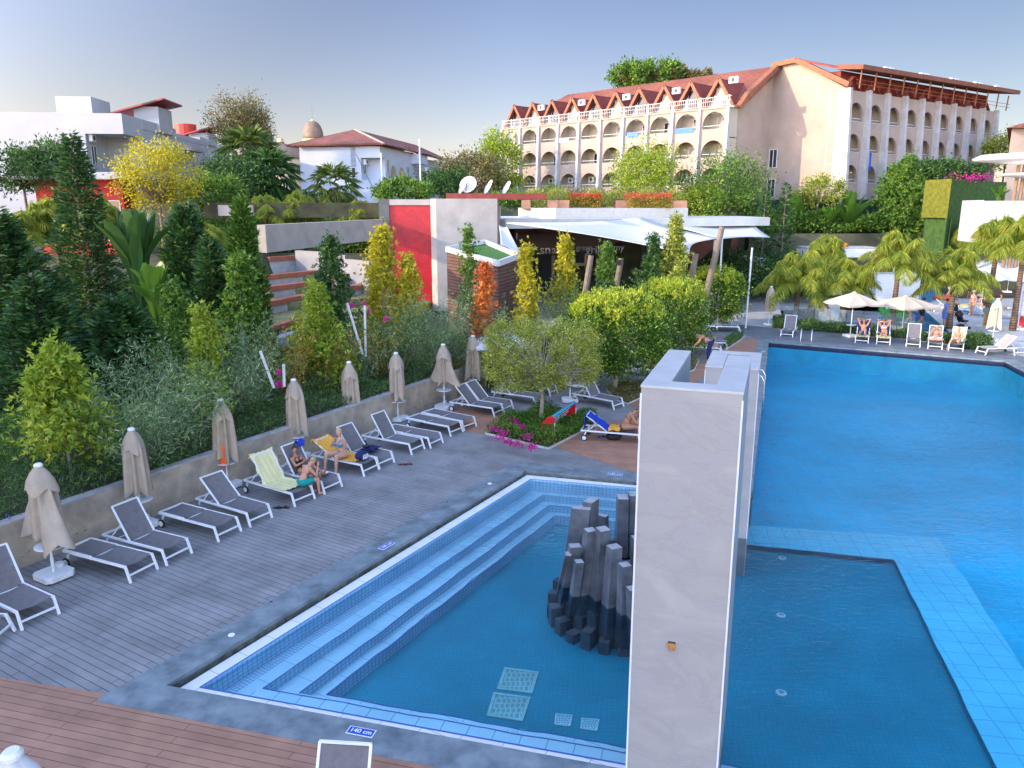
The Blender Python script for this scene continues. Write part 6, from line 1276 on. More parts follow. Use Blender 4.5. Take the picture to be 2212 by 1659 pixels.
BT(2000,352,392,73,1.4,lf_dark,'small dark conical tree left of the dark green one at the right wing',n=2600,ls=.28,K=30,clump=.28)
BT(2180,290,360,90,2.2,lf_air,'pale tree beside the orange roofed house',n=3000,ls=.34,K=40,clump=.25)
BT(1400,140,190,108,5.0,lf_mid,'dark green creeper covered treetop rising behind the hotel roof',n=8000,ls=.5,K=80,clump=.24)
BT(1450,155,190,110,6.5,lf_euc,'low spreading treetop behind the hotel roof, right part',n=7000,ls=.5,K=70,clump=.2) 
b,h=spot(1962,350,74); rgx=rs(77); t=col_tree(b,h,3.7,lf_mid,'large leafy cone shaped green tree in front of the right wing',n=9000,ls=.30,group='trees around the hotel grounds',name='cone_tree',low=.03)
for u,v,Y,l in((1700,392,68,'small dark fir against the hotel gable wall, right of the windows'),(1655,405,68,'tiny dark fir below the hotel gable windows'),(665,410,60,'small pointed fir in front of the middle house')):
    b,h=spot(u,v,Y); conifer(b,h,1.5,lf_con,l,nb=60,dens=26,ls=.3,group='small firs by the hotel')
# ---------------- shrubs behind the wall
SH=[(330,760,19.5,2.6,lf_wil,'big grey green willowy shrub left of the leaning white stake'),(270,800,18.2,1.9,lf_wil,'willowy shrub spilling over the ramp wall'),(395,710,22,2.1,lf_wil,'willowy shrub in front of the slender pointed tree'),(548,660,25.5,1.0,lf_wil,'willowy shrub at the left end of the lowest bench'),
 (520,720,22.8,1.6,lf_wil,'willowy shrub above the third umbrella'),(770,690,27.5,1.6,lf_wil,'willowy shrub right of the lime green tree'),(900,640,29.5,1.7,lf_wil,'pale willowy shrub below the red tower panel'),(965,600,31,1.9,lf_wil,'tall pale willowy shrub below the timber kiosk, left one'),
 (1020,625,30.5,1.6,lf_wil,'pale willowy shrub below the timber kiosk, right one'),(1090,640,32,1.6,lf_wil,'pale willowy shrub beside the yellow green narrow tree'),(1190,585,36,1.8,lf_wil,'pale willowy shrub in front of the cafe counter, left'),(1250,590,37,1.5,lf_wil,'pale willowy shrub in front of the cafe counter, right'),
 (840,650,28.5,1.5,lf_hedge,'dark green shrub left of the small yellow tree'),(620,690,24.5,1.0,lf_gold,'low golden shrub beside the lowest bench'),(700,700,26,1.1,lf_gold,'low golden brown shrub behind the fourth umbrella'),(820,690,28.2,1.0,lf_gold,'low golden shrub behind the fifth umbrella')]
for u,v,Y,r,lm,l in SH:
    b,h=spot(u,v,Y); shrub(b,max(h,.9),r,lm,l,n=int(2800*(r/1.6)**1.3),ls=.17 if lm is lf_wil else .11,lw=.026 if lm is lf_wil else .05,stems=34)
def scatter_strip(name,lab,cat,t0,t1,d0,d1,n,h0,h1,lm,ls,lw,seed,up=.7,prof=None):
    rg=rs(seed); tt=rg.uniform(t0,t1,n); dd=d0+(d1-d0)*rg.random(n); zz=np.array([0.]*n); X=wa.x+wdv.x*tt+wn.x*dd; Y=wa.y+wdv.y*tt+wn.y*dd
    hh=h0+(h1-h0)*(.5+.5*np.sin(tt*1.3+seed)*np.sin(dd*1.9+tt*.45))*np.minimum(1,.35+dd/1.1); z=np.array([gz(a,b_) for a,b_ in zip(X,Y)]); Pn=np.stack([X,Y,z+hh*rg.random(n)**.6],1)
    o=leafmesh(name,Pn,dirs(rg,n,up),ls*(.6+.8*rg.random(n)),lw,lm,None,seed=seed); return tag(o,lab,cat,None,'stuff')
scatter_strip('ground_cover','dense dark green ground cover spilling over the garden wall','ground cover',-10,21,.02,2.6,60000,.25,.85,lf_hedge,.13,.020,301)
scatter_strip('undergrowth','tangled green undergrowth on the garden slope','undergrowth',-12,24,2.4,8,60000,.25,.75,lf_mid,.16,.04,302)
scatter_strip('undergrowth_dark','dark shaded undergrowth beneath the conifers','undergrowth',-6,34,8,30,80000,.5,2.6,lf_dark,.26,.08,303) if 0 else None
def scatter_box(name,lab,x0,x1,y0,y1,n,h0,h1,lm,ls,lw,seed,cat='undergrowth',z=None):
    rg=rs(seed); X=rg.uniform(x0,x1,n);Y=rg.uniform(y0,y1,n); hh=h0+(h1-h0)*(.5+.5*np.sin(X*.9+seed)*np.sin(Y*1.1)); zz=np.array([gz(a,b_) for a,b_ in zip(X,Y)]) if z is None else z; Pn=np.stack([X,Y,zz+hh*rg.random(n)**.5],1)
    return tag(leafmesh(name,Pn,dirs(rg,n,.6),ls*(.6+.8*rg.random(n)),lw,lm,None,seed=seed),lab,cat,None,'stuff')
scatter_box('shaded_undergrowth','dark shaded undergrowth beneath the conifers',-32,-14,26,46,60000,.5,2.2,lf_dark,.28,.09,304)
scatter_box('slope_planting','mixed bright planting on the bank above the fascia beam',-26,-6.5,56.5,63,52000,.8,2.6,lf_mid,.30,.09,305)
scatter_box('hotel_foot_planting','bushy planting along the foot of the hotel',-2,46,73.6,77.5,26000,.8,2.4,lf_mid,.34,.12,306)
scatter_box('terrace_planting','thick green planting behind the far palms',22,60,72.6,77,36000,.6,2.0,lf_mid,.32,.11,307)
scatter_box('cafe_hedge','dark hedge behind the cafe right corner',17,25,60,69,16000,1.5,4.2,lf_dark,.28,.10,308)
scatter_box('golden_ground_cover','golden and green ground cover behind the far umbrellas',-7,-1.2,30,34,12000,.25,.7,lf_gold,.12,.05,309)
# flowers behind the wall
def flowers(pts,lm,lab,name='blossom_cluster',ls=.06,n=60,r=.10,group='blossoms behind the garden wall'):
    for i,(u,v,Y,l) in enumerate(pts): p=P(u,v,Y); rg=rs(int(u+v)); tag(leafmesh(name,np.array(p)+rg.normal(size=(n,3))*r*.5,dirs(rg,n),ls,ls*.8,lm,None,seed=int(u)),l,'flowers',group)
flowers(((605,805,22,'magenta blossoms near the short white stake, upper cluster'),(603,830,22,'magenta blossoms near the short white stake, lower cluster'),(785,655,28,'pink rose blooms left of the small yellow tree, upper one'),(796,672,28,'pink rose blooms left of the small yellow tree, lower one'),(760,658,28,'red rose bloom near the leaning white stake'),(835,688,28,'red rose bloom below the yellow trees')),lf_pink,'')
rg=rs(9); k=46; T_=rg.uniform(0,20,k); D_=rg.uniform(.1,1.6,k); c=np.stack([wa.x+wdv.x*T_+wn.x*D_,wa.y+wdv.y*T_+wn.y*D_,1.0+.75*rg.random(k)],1); idx=np.repeat(np.arange(k),9)
tag(leafmesh('violet_blossoms',c[idx]+rg.normal(size=(len(idx),3))*.02,dirs(rg,len(idx)),.035,.03,lf_blu,None),'tiny violet blossoms scattered in the ground cover','flowers',None,'stuff')
# stakes
for (u0,v0,u1,v1,Y,l) in ((592,838,562,758,22,'leaning white stake above the third umbrella'),(614,835,613,787,22,'short upright white stake beside the leaning one'),(783,765,750,655,27,'long leaning white stake below the yellow trees'),(790,770,788,660,27.3,'upright white stake beside the long leaning one'),(418,800,417,770,22,'white stake glimpsed in the willowy shrubs'),(1126,655,1118,625,33,'thin white stake near the yellow green narrow tree')):
    a=P(u0,v0,Y);b_=P(u1,v1,Y); tag(MB().tube([a,b_],.045,8).build('garden_stake',mat('white_stake',(.62,.60,.55),.8,.15,8)),l,'stake','white garden stakes')
# ---------------- planting beds in the deck
m_bedk=mat('bed_curb',(.52,.50,.45),.8,.15,5)
def bed(name,lab,pts,lm,n,h,ls,lw,z=.02,seed=1,hmin=.1,kerb=True):
    P3=[G(*p) for p in pts]; sheet(name+'_soil',[p[:2] for p in P3],[],.018,m_soil)
    if kerb:
        q=MB(); 
        for a,b_ in zip(P3,P3[1:]+P3[:1]): q.beam(a+Vector((0,0,.03)),b_+Vector((0,0,.03)),.05,.06)
        tag(q.build('bed_kerb',m_bedk),kind='structure')
    rg=rs(seed); xs_=[p.x for p in P3];ys_=[p.y for p in P3]; A=[]
    while len(A)<n:
        x=rg.uniform(min(xs_),max(xs_));y=rg.uniform(min(ys_),max(ys_)); ins=False;j=len(P3)-1
        for i in range(len(P3)):
            if (P3[i].y>y)!=(P3[j].y>y) and x<(P3[j].x-P3[i].x)*(y-P3[i].y)/(P3[j].y-P3[i].y)+P3[i].x: ins=not ins
            j=i
        if ins: A.append((x,y))
    A=np.array(A); hh=h*(.45+.55*np.abs(np.sin(A[:,0]*2.1+seed)*np.cos(A[:,1]*1.7))); Pn=np.stack([A[:,0],A[:,1],hmin*0+hh*rg.random(n)**.6],1)
    return tag(leafmesh(name,Pn,dirs(rg,n,.6),ls*(.6+.8*rg.random(n)),lw,lm,None,seed=seed),lab,'planting',None,'stuff'),A
bed('flower_bed','leafy green flower bed under the airy clipped round tree',[(1049,938),(1185,971),(1292,915),(1165,890)],lf_mid,16000,.62,.085,.04,seed=21)
rg=rs(5); cs=[G(*p,.38) for p in((1066,925),(1088,935),(1112,912),(1125,925),(1098,955),(1118,960),(1138,942),(1150,965),(1080,945))]; Pn=np.concatenate([np.array(c)+rg.normal(size=(70,3))*np.array([.10,.10,.05]) for c in cs]); 
for i,c in enumerate(cs):
    TID[0]+=1; pp=np.array(c)+rg.normal(size=(90,3))*np.array([.09,.09,.05]); 
    tag(leafmesh('bougainvillea_bloom',pp,dirs(rg,90,.3),.06,.05,lf_pink,None,seed=i),'magenta blooms in the flower bed, '+('at its left corner','second from the left corner','at the upper left edge','left of the tree trunk','on the lower left edge','halfway along the lower edge','in front of the tree trunk','at the bottom corner','just above the lower left edge')[i],'flowers','magenta blooms in the flower bed')
bed('dry_bed','low dry green planting around the largest clipped tree',[(1310,843),(1345,822),(1440,830),(1440,862),(1385,860),(1356,874),(1332,866)],lf_euc,7000,.22,.09,.03,seed=22)
bed('dry_bed','low dry green planting around the second clipped tree',[(1388,797),(1420,772),(1510,778),(1500,800),(1470,812)],lf_euc,6000,.25,.09,.03,seed=23)
bed('dry_bed','low green planting right of the bending woman',[(1560,748),(1575,730),(1608,727),(1600,735),(1568,756)],lf_hedge,3000,.4,.09,.03,seed=24)
# low hedge on the far poolside
hp=[(1668,700),(1700,697),(1760,706),(1860,717),(1960,728),(2085,740),(2118,748),(2100,753),(2050,744),(1960,733),(1860,724),(1740,715),(1670,709)]
t,_A=bed('low_hedge','long low clipped green hedge along the far poolside',hp,lf_hedge,30000,.62,.10,.05,seed=25,kerb=False); 
b=G(2108,752); t=blob_tree(b,.7,.72,.40,.32,lf_hedge,'rounded end of the low hedge behind the blonde reading woman',n=7000,ls=.10,K=120,clump=.2,name='rounded_bush',cat='bush',trunk=.04,box=2.5,hollow=.8)
# roof garden on the cafe
for i,(u,v,l) in enumerate(((1158,418,'first grey green topiary ball on the cafe roof from the left'),(1204,418,'second grey green topiary ball on the cafe roof'),(1283,420,'third grey green topiary ball on the cafe roof'),(1332,421,'fourth grey green topiary ball on the cafe roof'),(1398,417,'fifth grey green topiary ball on the cafe roof'),(1458,418,'sixth grey green topiary ball on the cafe roof, rightmost'))):
    y=60+i*.8; p=P(u,v,y); blob_tree(Vector((p.x,y,7.35)),1.5,.72,.52,p.z-7.35-.30,lf_air,l,n=2600,ls=.10,name='topiary_ball',cat='topiary',group='topiary balls on the cafe roof',K=120,clump=.18,hollow=.85,trunk=.05,box=2.6)
for u0,u1,lm,l,s_ in((1228,1300,lf_gold,'golden foliage strip on the cafe roof, left part',1),(1355,1452,lf_gold,'golden foliage strip on the cafe roof, right part',2),(1228,1300,lf_redf,'red blossoms over the golden strip on the cafe roof, left part',3),(1350,1448,lf_redf,'red blossoms over the golden strip on the cafe roof, right part',4),(1150,1455,lf_euc,'brownish shrubs behind the topiary balls on the cafe roof',5)):
    rg=rs(400+s_); n=2600 if s_<3 else (700 if s_<5 else 4500); y=61 if s_<5 else 65; X=rg.uniform(P(u0,440,y).x,P(u1,440,y).x,n); Z=7.3+(.85 if s_<3 else 1.15 if s_<5 else 1.7)*(rg.random(n)**.7 if s_!=3 and s_!=4 else .6+.4*rg.random(n)); Pn=np.stack([X,y-.5+rg.random(n),Z],1)
    tag(leafmesh('roof_flowers' if s_<5 else 'roof_shrubs',Pn,dirs(rg,n,.5),.15,.06,lm,None,seed=s_),l,'planting',None,'stuff')
rg=rs(88); c=P(2105,383,66); n=260; tag(leafmesh('bougainvillea',np.array(c)+rg.normal(size=(n,3))*np.array([1.1,.4,.2]),dirs(rg,n),.13,.10,lf_pink,None),'magenta bougainvillea on top of the dark green turf wall','flowers',None,'stuff')
# ================================================================ people
def skin(n,c): return mat(n,c,.55,.08,6,spec=.35)
m_sk=skin('skin_light',(.56,.33,.22)); m_skt=skin('skin_tanned',(.42,.20,.11)); m_skr=skin('skin_reddish',(.56,.28,.18))
m_eye=mat('eye_dark',(.03,.02,.02),.3,0); m_lip=mat('lips',(.45,.14,.12),.5,0); m_hb=mat('hair_brown',(.06,.035,.02),.7,.3,20); m_hbl=mat('hair_blond',(.42,.30,.13),.7,.25,20); m_hg=mat('hair_grey',(.12,.11,.10),.7,.3,20); m_hk=mat('hair_dark',(.025,.018,.015),.6,.3,20)
def V(*a): return Vector(a)
POSE={
 'stand':dict(pel=(0,0,.93),ch=(0,.0,1.28),nk=(0,.0,1.48),hd=(0,.02,1.62),el=((-.24,-.03,1.12),(.24,-.03,1.12)),wr=((-.25,.06,.88),(.25,.06,.88)),kn=((-.09,.03,.50),(.09,.03,.50)),an=((-.09,-.02,.08),(.09,-.02,.08)),hf=((0,.2,-1),(0,.2,-1))),
 'walk':dict(pel=(0,0,.92),ch=(0,.03,1.27),nk=(0,.05,1.47),hd=(0,.09,1.61),el=((-.24,-.16,1.13),(.25,.10,1.12)),wr=((-.27,-.20,.89),(.30,.30,.97)),kn=((-.09,.22,.52),(.09,.00,.50)),an=((-.09,.28,.11),(.09,-.34,.16)),hf=((0,0,-1),(0,.6,-.5))),
 'sit':dict(pel=(0,0,.47),ch=(0,.05,.80),nk=(0,.07,1.00),hd=(0,.10,1.15),el=((-.27,.10,.72),(.27,.16,.70)),wr=((-.30,.27,.98),(.06,.24,.90)),kn=((-.20,.42,.52),(.24,.40,.52)),an=((-.24,.50,.08),(.20,.52,.08)),hf=((-.1,.1,1),(-.3,.1,.9))),
 'hunch':dict(pel=(0,0,.47),ch=(0,.16,.77),nk=(0,.30,.93),hd=(0,.42,1.00),el=((-.22,.36,.62),(.22,.36,.62)),wr=((-.10,.50,.86),(.08,.52,.84)),kn=((-.17,.43,.50),(.17,.43,.50)),an=((-.16,.40,.08),(.16,.46,.08)),hf=((.1,.1,1),(-.1,.1,1))),
 'recline':dict(pel=(0,0,.47),ch=(0,-.19,.74),nk=(0,-.28,.92),hd=(0,-.28,1.07),el=((-.24,-.02,.66),(.24,-.02,.66)),wr=((-.10,.16,.76),(.10,.18,.78)),kn=((-.11,.42,.60),(.12,.44,.54)),an=((-.12,.78,.44),(.12,.84,.44)),hf=((.2,.3,.8),(-.2,.3,.8))),
 'handsup':dict(pel=(0,0,.47),ch=(0,-.19,.76),nk=(0,-.27,.95),hd=(0,-.25,1.10),el=((-.33,-.26,1.22),(.33,-.26,1.22)),wr=((-.11,-.38,1.18),(.11,-.38,1.18)),kn=((-.12,.36,.72),(.12,.46,.56)),an=((-.10,.55,.44),(.14,.86,.44)),hf=((.9,0,-.1),(-.9,0,-.1))),
 'crossleg':dict(pel=(0,0,.47),ch=(0,.10,.78),nk=(0,.15,.97),hd=(0,.20,1.09),el=((-.30,.22,.72),(.30,.22,.72)),wr=((-.18,.30,1.00),(.18,.30,1.00)),kn=((-.34,.34,.50),(.34,.34,.50)),an=((-.04,.46,.46),(.06,.40,.46)),hf=((.5,0,.6),(-.5,0,.6))),
 'lie':dict(pel=(0,0,.47),ch=(0,-.26,.66),nk=(0,-.42,.78),hd=(0,-.52,.88),el=((-.24,-.10,.62),(.24,-.10,.62)),wr=((-.10,.04,.74),(.12,.04,.74)),kn=((-.10,.46,.52),(.10,.46,.50)),an=((-.10,.90,.46),(.10,.90,.46)),hf=((.3,.3,.6),(-.3,.3,.6))),
 'bend':dict(pel=(0,-.12,.95),ch=(0,.20,1.17),nk=(0,.36,1.25),hd=(0,.48,1.22),el=((-.20,.40,.98),(.20,.42,.98)),wr=((-.14,.58,.80),(.14,.60,.80)),kn=((-.12,-.04,.50),(.12,-.02,.50)),an=((-.12,-.10,.08),(.12,-.10,.08)),hf=((0,.5,-.8),(0,.5,-.8))),
 'lean_read':dict(pel=(0,0,.47),ch=(0,.08,.79),nk=(0,.14,.98),hd=(0,.21,1.10),el=((-.20,.26,.66),(.22,.26,.66)),wr=((-.08,.42,.66),(.10,.42,.66)),kn=((-.10,.42,.60),(.28,.34,.50)),an=((-.08,.72,.44),(.42,.36,.08)),hf=((.2,.6,.1),(-.2,.6,.1))),
}
def person(loc,rz,pose,label,skn=None,sc=1.,girth=1.,vox=.012,hair=None,hairlen=0,top=None,topk=None,bot=None,botk='trunks',face=False,group=None,hat=None,glasses=False,look=0.,bun=False,zoff=0.):
    p=POSE[pose]; skn=skn or m_sk; t=thing('person',label,'person',loc,rz,group); g=girth
    pel,ch,nk,hd=[V(*p[k]) for k in('pel','ch','nk','hd')]
    sp=(ch-pel).normalized(); side=V(1,0,0); fw=side.cross(sp)*-1; fw=sp.cross(side)*-1 if fw.y<0 and False else fw
    Mt=Matrix((side,(sp.cross(side)).normalized(),sp)).transposed()
    sh=[ch+side*s*.165*(.9+.1*g)+sp*.10 for s in(-1,1)]; hp=[pel+side*s*.085*g for s in(-1,1)]
    q=MB()
    def limb(pts,rr_,qq=None,n=8):
        qq=qq or q
        for a,b_,ra,rb in zip(pts,pts[1:],rr_,rr_[1:]): m=a.lerp(b_,.35); qq.tube([a,m,b_],[ra,(ra*.6+rb*.4)*1.06,rb],n)
        for a,ra in zip(pts,rr_): qq.ell(a,(ra,ra,ra),8)
    q.ell(pel,(.155*g,.105*g,.12),12,Mt); wst=pel.lerp(ch,.5); q.ell(wst,(.128*g,.095*g*(1.12 if g>1.05 else 1),.15),12,Mt); q.ell(ch+sp*.02,(.150*(.6+.4*g),.100*g,.16),12,Mt); q.ell(ch+sp*.10,(.165,.075,.07),12,Mt)
    if topk=='bikini' or topk=='swimsuit' or topk=='dress':
        for s in(-1,1): q.ell(ch+side*s*.07*g+Mt@V(0,.085*g,.0),(.062*g,.055*g,.058*g),10,Mt)
    limb([nk-V(0,0,.10)+(nk-ch)*-.1,nk,hd-V(0,0,.04)],[.06,.052,.05])
    for i in(0,1):
        el,wr=V(*p['el'][i]),V(*p['wr'][i]); limb([sh[i],el,wr],[.052*g**.6,.040*g**.5,.026]); hf=V(*p['hf'][i]).normalized()
        # hand: palm, four fingers and a thumb
        sd=hf.cross(V(0,1,0) if abs(hf.y)<.8 else V(1,0,0)).normalized(); nn=sd.cross(hf)*(1 if i else -1); pm=wr+hf*.055; q.ell(pm,(.035,.035,.042),8)
        for k in range(4):
            b_=pm+hf*.03+sd*(k-1.5)*.019; L=(.062,.075,.070,.052)[k]; q.tube([b_,b_+hf*L*.5+nn*.008,b_+hf*L*.85+nn*.03],[.0095,.009,.008],6)
        b_=wr+hf*.03+sd*.032*(-1); q.tube([b_,b_-sd*.028+hf*.03+nn*.01,b_-sd*.03+hf*.06+nn*.02],[.011,.010,.009],6)
        kn,an=V(*p['kn'][i]),V(*p['an'][i]); limb([hp[i],kn,an],[.092*g,.055*g**.7,.036]); cf=kn.lerp(an,.3); q.ell(cf,(.052*g**.6,.058*g**.6,.075),8)
        d=V(0,1,0) if abs((kn-an).normalized().z)>.5 else (V(0,.35,.94)); hz=an+d*-.03-V(0,0,.035) if d.y==1 else an; q.tube([hz,hz+d*.10-V(0,0,.01 if d.y==1 else 0),hz+d*.19-V(0,0,.02 if d.y==1 else 0)],[.036,.038,.022],8); q.ell(hz+d*.19,(.03,.03,.018),8)
    # head
    lk=Matrix.Rotation(look,3,'Z'); up=V(0,0,1); tilt=(hd-nk); 
    pitch={'hunch':-.7,'bend':-.9,'crossleg':-.5,'lean_read':-.55,'recline':-.15,'lie':.3}.get(pose,0); Hm=lk@Matrix.Rotation(pitch,3,'X')
    q.ell(hd,(.077,.092,.108),14,Hm); q.ell(hd+Hm@V(0,.028,-.055),(.052,.058,.060),10,Hm); q.ell(hd+Hm@V(0,.096,-.012),(.012,.018,.020),8,Hm)
    for s in(-1,1): q.ell(hd+Hm@V(s*.078,-.005,-.01),(.010,.018,.028),8,Hm)
    body=q.build('body',skn,t,smooth=True); r=body.modifiers.new('skin','REMESH'); r.mode='VOXEL'; r.voxel_size=vox/max(sc,.3)*1.; r.use_smooth_shade=True
    sm=body.modifiers.new('soft','SMOOTH'); sm.factor=.5; sm.iterations=3 if vox<.014 else 2
    def shell(nm,qq,m,v=None):
        o=qq.build(nm,m,t,smooth=True); r=o.modifiers.new('s','REMESH'); r.mode='VOXEL'; r.voxel_size=v or .012; r.use_smooth_shade=True; s_=o.modifiers.new('soft','SMOOTH'); s_.factor=.5; s_.iterations=2; return o
    if hair is not None:
        h=MB(); h.ell(hd+Hm@V(0,-.018,.028),(.086,.092,.098),14,Hm)
        if hairlen>0: h.ell(hd+Hm@V(0,-.05,-.05*hairlen),(.085,.06,.10*hairlen),12,Hm)
        if bun: h.ell(hd+Hm@V(0,-.02,.145),(.038,.038,.034),10)
        h.build('hair',hair,t,smooth=True)
    if hat is not None: h=MB(); h.lathe([(.14,-.0),(.145,.012),(.10,.02),(.09,.09),(.03,.105)],c=hd+V(0,0,.05),n=20); h.build('hat',hat,t,smooth=True)
    if face or glasses:
        h=MB()
        for s in(-1,1): h.ell(hd+Hm@V(s*.030,.084,.012),(.026,.016,.018) if glasses else (.013,.010,.008),8,Hm)
        h.build('sunglasses' if glasses else 'eye',m_eye,t); MB().ell(hd+Hm@V(0,.084,-.052),(.024,.010,.007),8,Hm).build('mouth',m_lip,t)
    if topk=='bikini':
        h=MB()
        for s in(-1,1): h.ell(ch+side*s*.07*g+Mt@V(0,.093*g,-.002),(.062*g,.055*g,.055*g),10,Mt); h.tube([ch+side*s*.06*g+Mt@V(0,.12*g,.04),sh[0 if s<0 else 1]*.6+(ch+sp*.1)*.4+Mt@V(0,.055,.075),ch+sp*.17+side*s*.06+Mt@V(0,-.07,0)],.010,6)
        n=20; pts=[ch+Mt@V(.158*(.6+.4*g)*math.cos(2*PI*k/n),.108*g*math.sin(2*PI*k/n),-.01) for k in range(n+1)]; h.tube(pts,.013,6); h.build('bikini_top',top,t,smooth=True)
    elif topk in('shirt','dress','swimsuit'):
        h=MB(); h.ell(wst,(.140*g,.108*g,.17),12,Mt); h.ell(ch+sp*.0,(.165*(.6+.4*g),.113*g,.165 if topk!='swimsuit' else .13),12,Mt)
        if topk=='swimsuit': 
            h.ell(pel,(.163*g,.113*g,.11),12,Mt)
            for s in(-1,1): h.tube([ch+side*s*.08+Mt@V(0,.10,.07),ch+side*s*.085+sp*.165,ch+side*s*.08+Mt@V(0,-.09,.07)],.014,6)
        else:
            h.ell(ch+sp*.10,(.178,.09,.085),12,Mt)
            for i in(0,1): limb([sh[i],sh[i].lerp(V(*p['el'][i]),.6)],[.066,.058],h)
        if topk=='dress':
            for i in(0,1): limb([hp[i],hp[i].lerp(V(*p['kn'][i]),.95)],[.125,.12],h)
            h.ell(pel,(.19,.15,.16),12,Mt); h.ell(pel-V(0,0,.25),(.17,.14,.22),12)
        shell({'shirt':'shirt','dress':'dress','swimsuit':'swimsuit'}[topk],h,top)
    if bot is not None:
        h=MB(); h.ell(pel-sp*.01,(.164*g,.115*g,.115),12,Mt)
        if botk=='trunks':
            for i in(0,1): kn=V(*p['kn'][i]); limb([hp[i],hp[i].lerp(kn,.62)],[.104*g,.088*g],h)
        elif botk=='trousers':
            for i in(0,1): kn=V(*p['kn'][i]); an=V(*p['an'][i]); limb([hp[i],kn,an.lerp(kn,.25)],[.108*g,.08,.07],h)
        elif botk=='brief':
            h=MB(); h.ell(pel-sp*.03,(.160*g,.111*g,.085),12,Mt)
        shell({'trunks':'trunks','trousers':'trousers','brief':'swim_bottoms'}[botk],h,bot)
    t.scale=(sc,sc,sc)
    if zoff: t.location.z+=zoff
    return t
m_teal=mat('teal_cloth',(.0,.28,.24),.8,.1); m_bikb=mat('patterned_blue_cloth',(.10,.28,.42),.7,.5,40,dirt=(.02,.04,.15)); m_blkc=mat('black_cloth',(.015,.015,.018),.8,.1); m_bluet=mat('blue_cloth',(.02,.16,.42),.8,.3,20); m_turq=mat('turquoise_cloth',(.02,.42,.62),.8,.1); m_whc=mat('white_cloth',(.7,.7,.72),.85,.08,8); m_peri=mat('periwinkle_cloth',(.14,.22,.62),.8,.1); m_orc=mat('orange_cloth',(.80,.25,.03),.8,.1)
def onl(A,B,x,y): p=lp(A,B,x,y,0); return p
A8,B8=G(786.6,1030),G(819.7,1014.5); th8=math.atan2(B8.y-A8.y,B8.x-A8.x)
person(onl(A8,B8,-.10,.98),th8+R(84),'sit','woman in a blue patterned bikini sitting sideways on the orange towel',m_sk,1.,1.28,.011,m_hbl,.6,m_bikb,'bikini',m_bikb,'brief',True,look=.0)
A7,B7=G(702,1068),G(739,1051.5); th7=math.atan2(B7.y-A7.y,B7.x-A7.x)
person(onl(A7,B7,-.10,1.02),th7+R(180),'recline','girl in a black swimsuit with a bun sitting against the raised lounger back',m_skt,.9,1.0,.011,m_hb,.2,m_blkc,'swimsuit',None,face=True,bun=True,look=-.5,zoff=.02)
A6,B6=G(638,1095),G(680,1077.6); th6=math.atan2(B6.y-A6.y,B6.x-A6.x)
person(onl(A6,B6,.18,.30),th6-R(100),'hunch','boy in teal swim shorts hunched on the foot of the yellow towelled lounger',m_skr,.92,.98,.011,m_hbl,0,None,None,m_teal,'trunks',True,look=.3,zoff=.02)
thB=R(74)
person(onl(*LB,-.0,.62),thB-R(168),'hunch','hunched tanned man in dark swim briefs at the left of the marble pylon',m_skt,1.05,1.12,.012,m_hg,0,None,None,m_navy2,'brief',True)
person(onl(*LY,0,1.02),R(70)+R(180),'lie','man in blue shorts lying on a lounger behind the straight tree trunk',m_skt,1.,1.05,.014,m_hb,0,m_bikb,'bikini' if 0 else None,m_bluet,'trunks',False)
person(onl(*LT,0,.55),R(72)+R(180),'crossleg','toddler in a black shirt sitting on the yellow towelled lounger',m_sk,.62,1.1,.014,m_hbl,0,m_blkc,'shirt',None,zoff=.15)
person(G(1527,784),R(70),'bend','woman with bikini top and dark trousers bending over the toddler',m_skt,1.06,1.1,.014,m_hg,0,m_blkc,'bikini',m_navy2,'trousers')
def seat(a,b_,pose,lab,y=.85,**k): A,B=G(*a),G(*b_); th=math.atan2(B.y-A.y,B.x-A.x); return person(onl(A,B,0,y),th+R(180),pose,lab,**k)
GP='bathers on the far poolside loungers'
seat((1846,740.7),(1876,742.8),'handsup','man with sunglasses and hands behind his head beside the cream umbrella',.95,skn=m_skt,hair=m_hg,bot=m_bluet,botk='trunks',glasses=True,group=GP,girth=1.1)
seat((1892,743.6),(1923.4,745.6),'handsup','dark haired woman in a white bikini with both arms raised',.95,skn=m_skt,hair=m_hk,hairlen=1,top=m_whc,topk='bikini',bot=m_whc,botk='brief',group=GP)
seat((2003.6,753.4),(2035,755.7),'crossleg','cross legged man in a straw sun hat and white shorts',.72,skn=m_skr,hair=m_hg,hat=mat('straw_hat',(.42,.33,.20),.9,.2,20),bot=m_whc,botk='trunks',group=GP,girth=1.15)
seat((2047,757),(2081,760),'lean_read','blonde woman leaning forward reading on a poolside lounger',.75,skn=m_skr,hair=m_hbl,hairlen=.8,bot=m_whc,botk='brief',group=GP)
GS='people walking on the far terrace'
person(G(1988,703),R(-70),'walk','walking man in black swim trunks behind the open cream umbrella',m_skt,1.05,1.1,.016,m_hk,0,None,None,m_blkc,'trunks',group=GS)
person(G(1962,701),R(-80),'walk','walking woman in a white bikini bottom behind the umbrella pole',m_skt,.98,1.,.016,m_hb,.8,m_whc,'bikini',m_whc,'brief',group=GS)
person(G(2040,703),R(20),'stand','dark haired woman in a short blue dress left of the leaning palm trunk',m_skt,1.0,1.,.016,m_hk,0,m_peri,'dress',group=GS)
person(G(2063,686),R(150),'stand','boy in a black wetsuit right of the leaning palm trunk',m_sk,.74,1.,.016,m_hk,0,m_blkc,'swimsuit',m_blkc,'trunks',group=GS)
person(G(2098,682),R(100),'stand','woman in a black bikini and white cap near the white umbrellas',m_skr,1.02,1.,.016,m_hb,.4,m_whc,'bikini',m_blkc,'brief',hat=m_whc,group=GS)
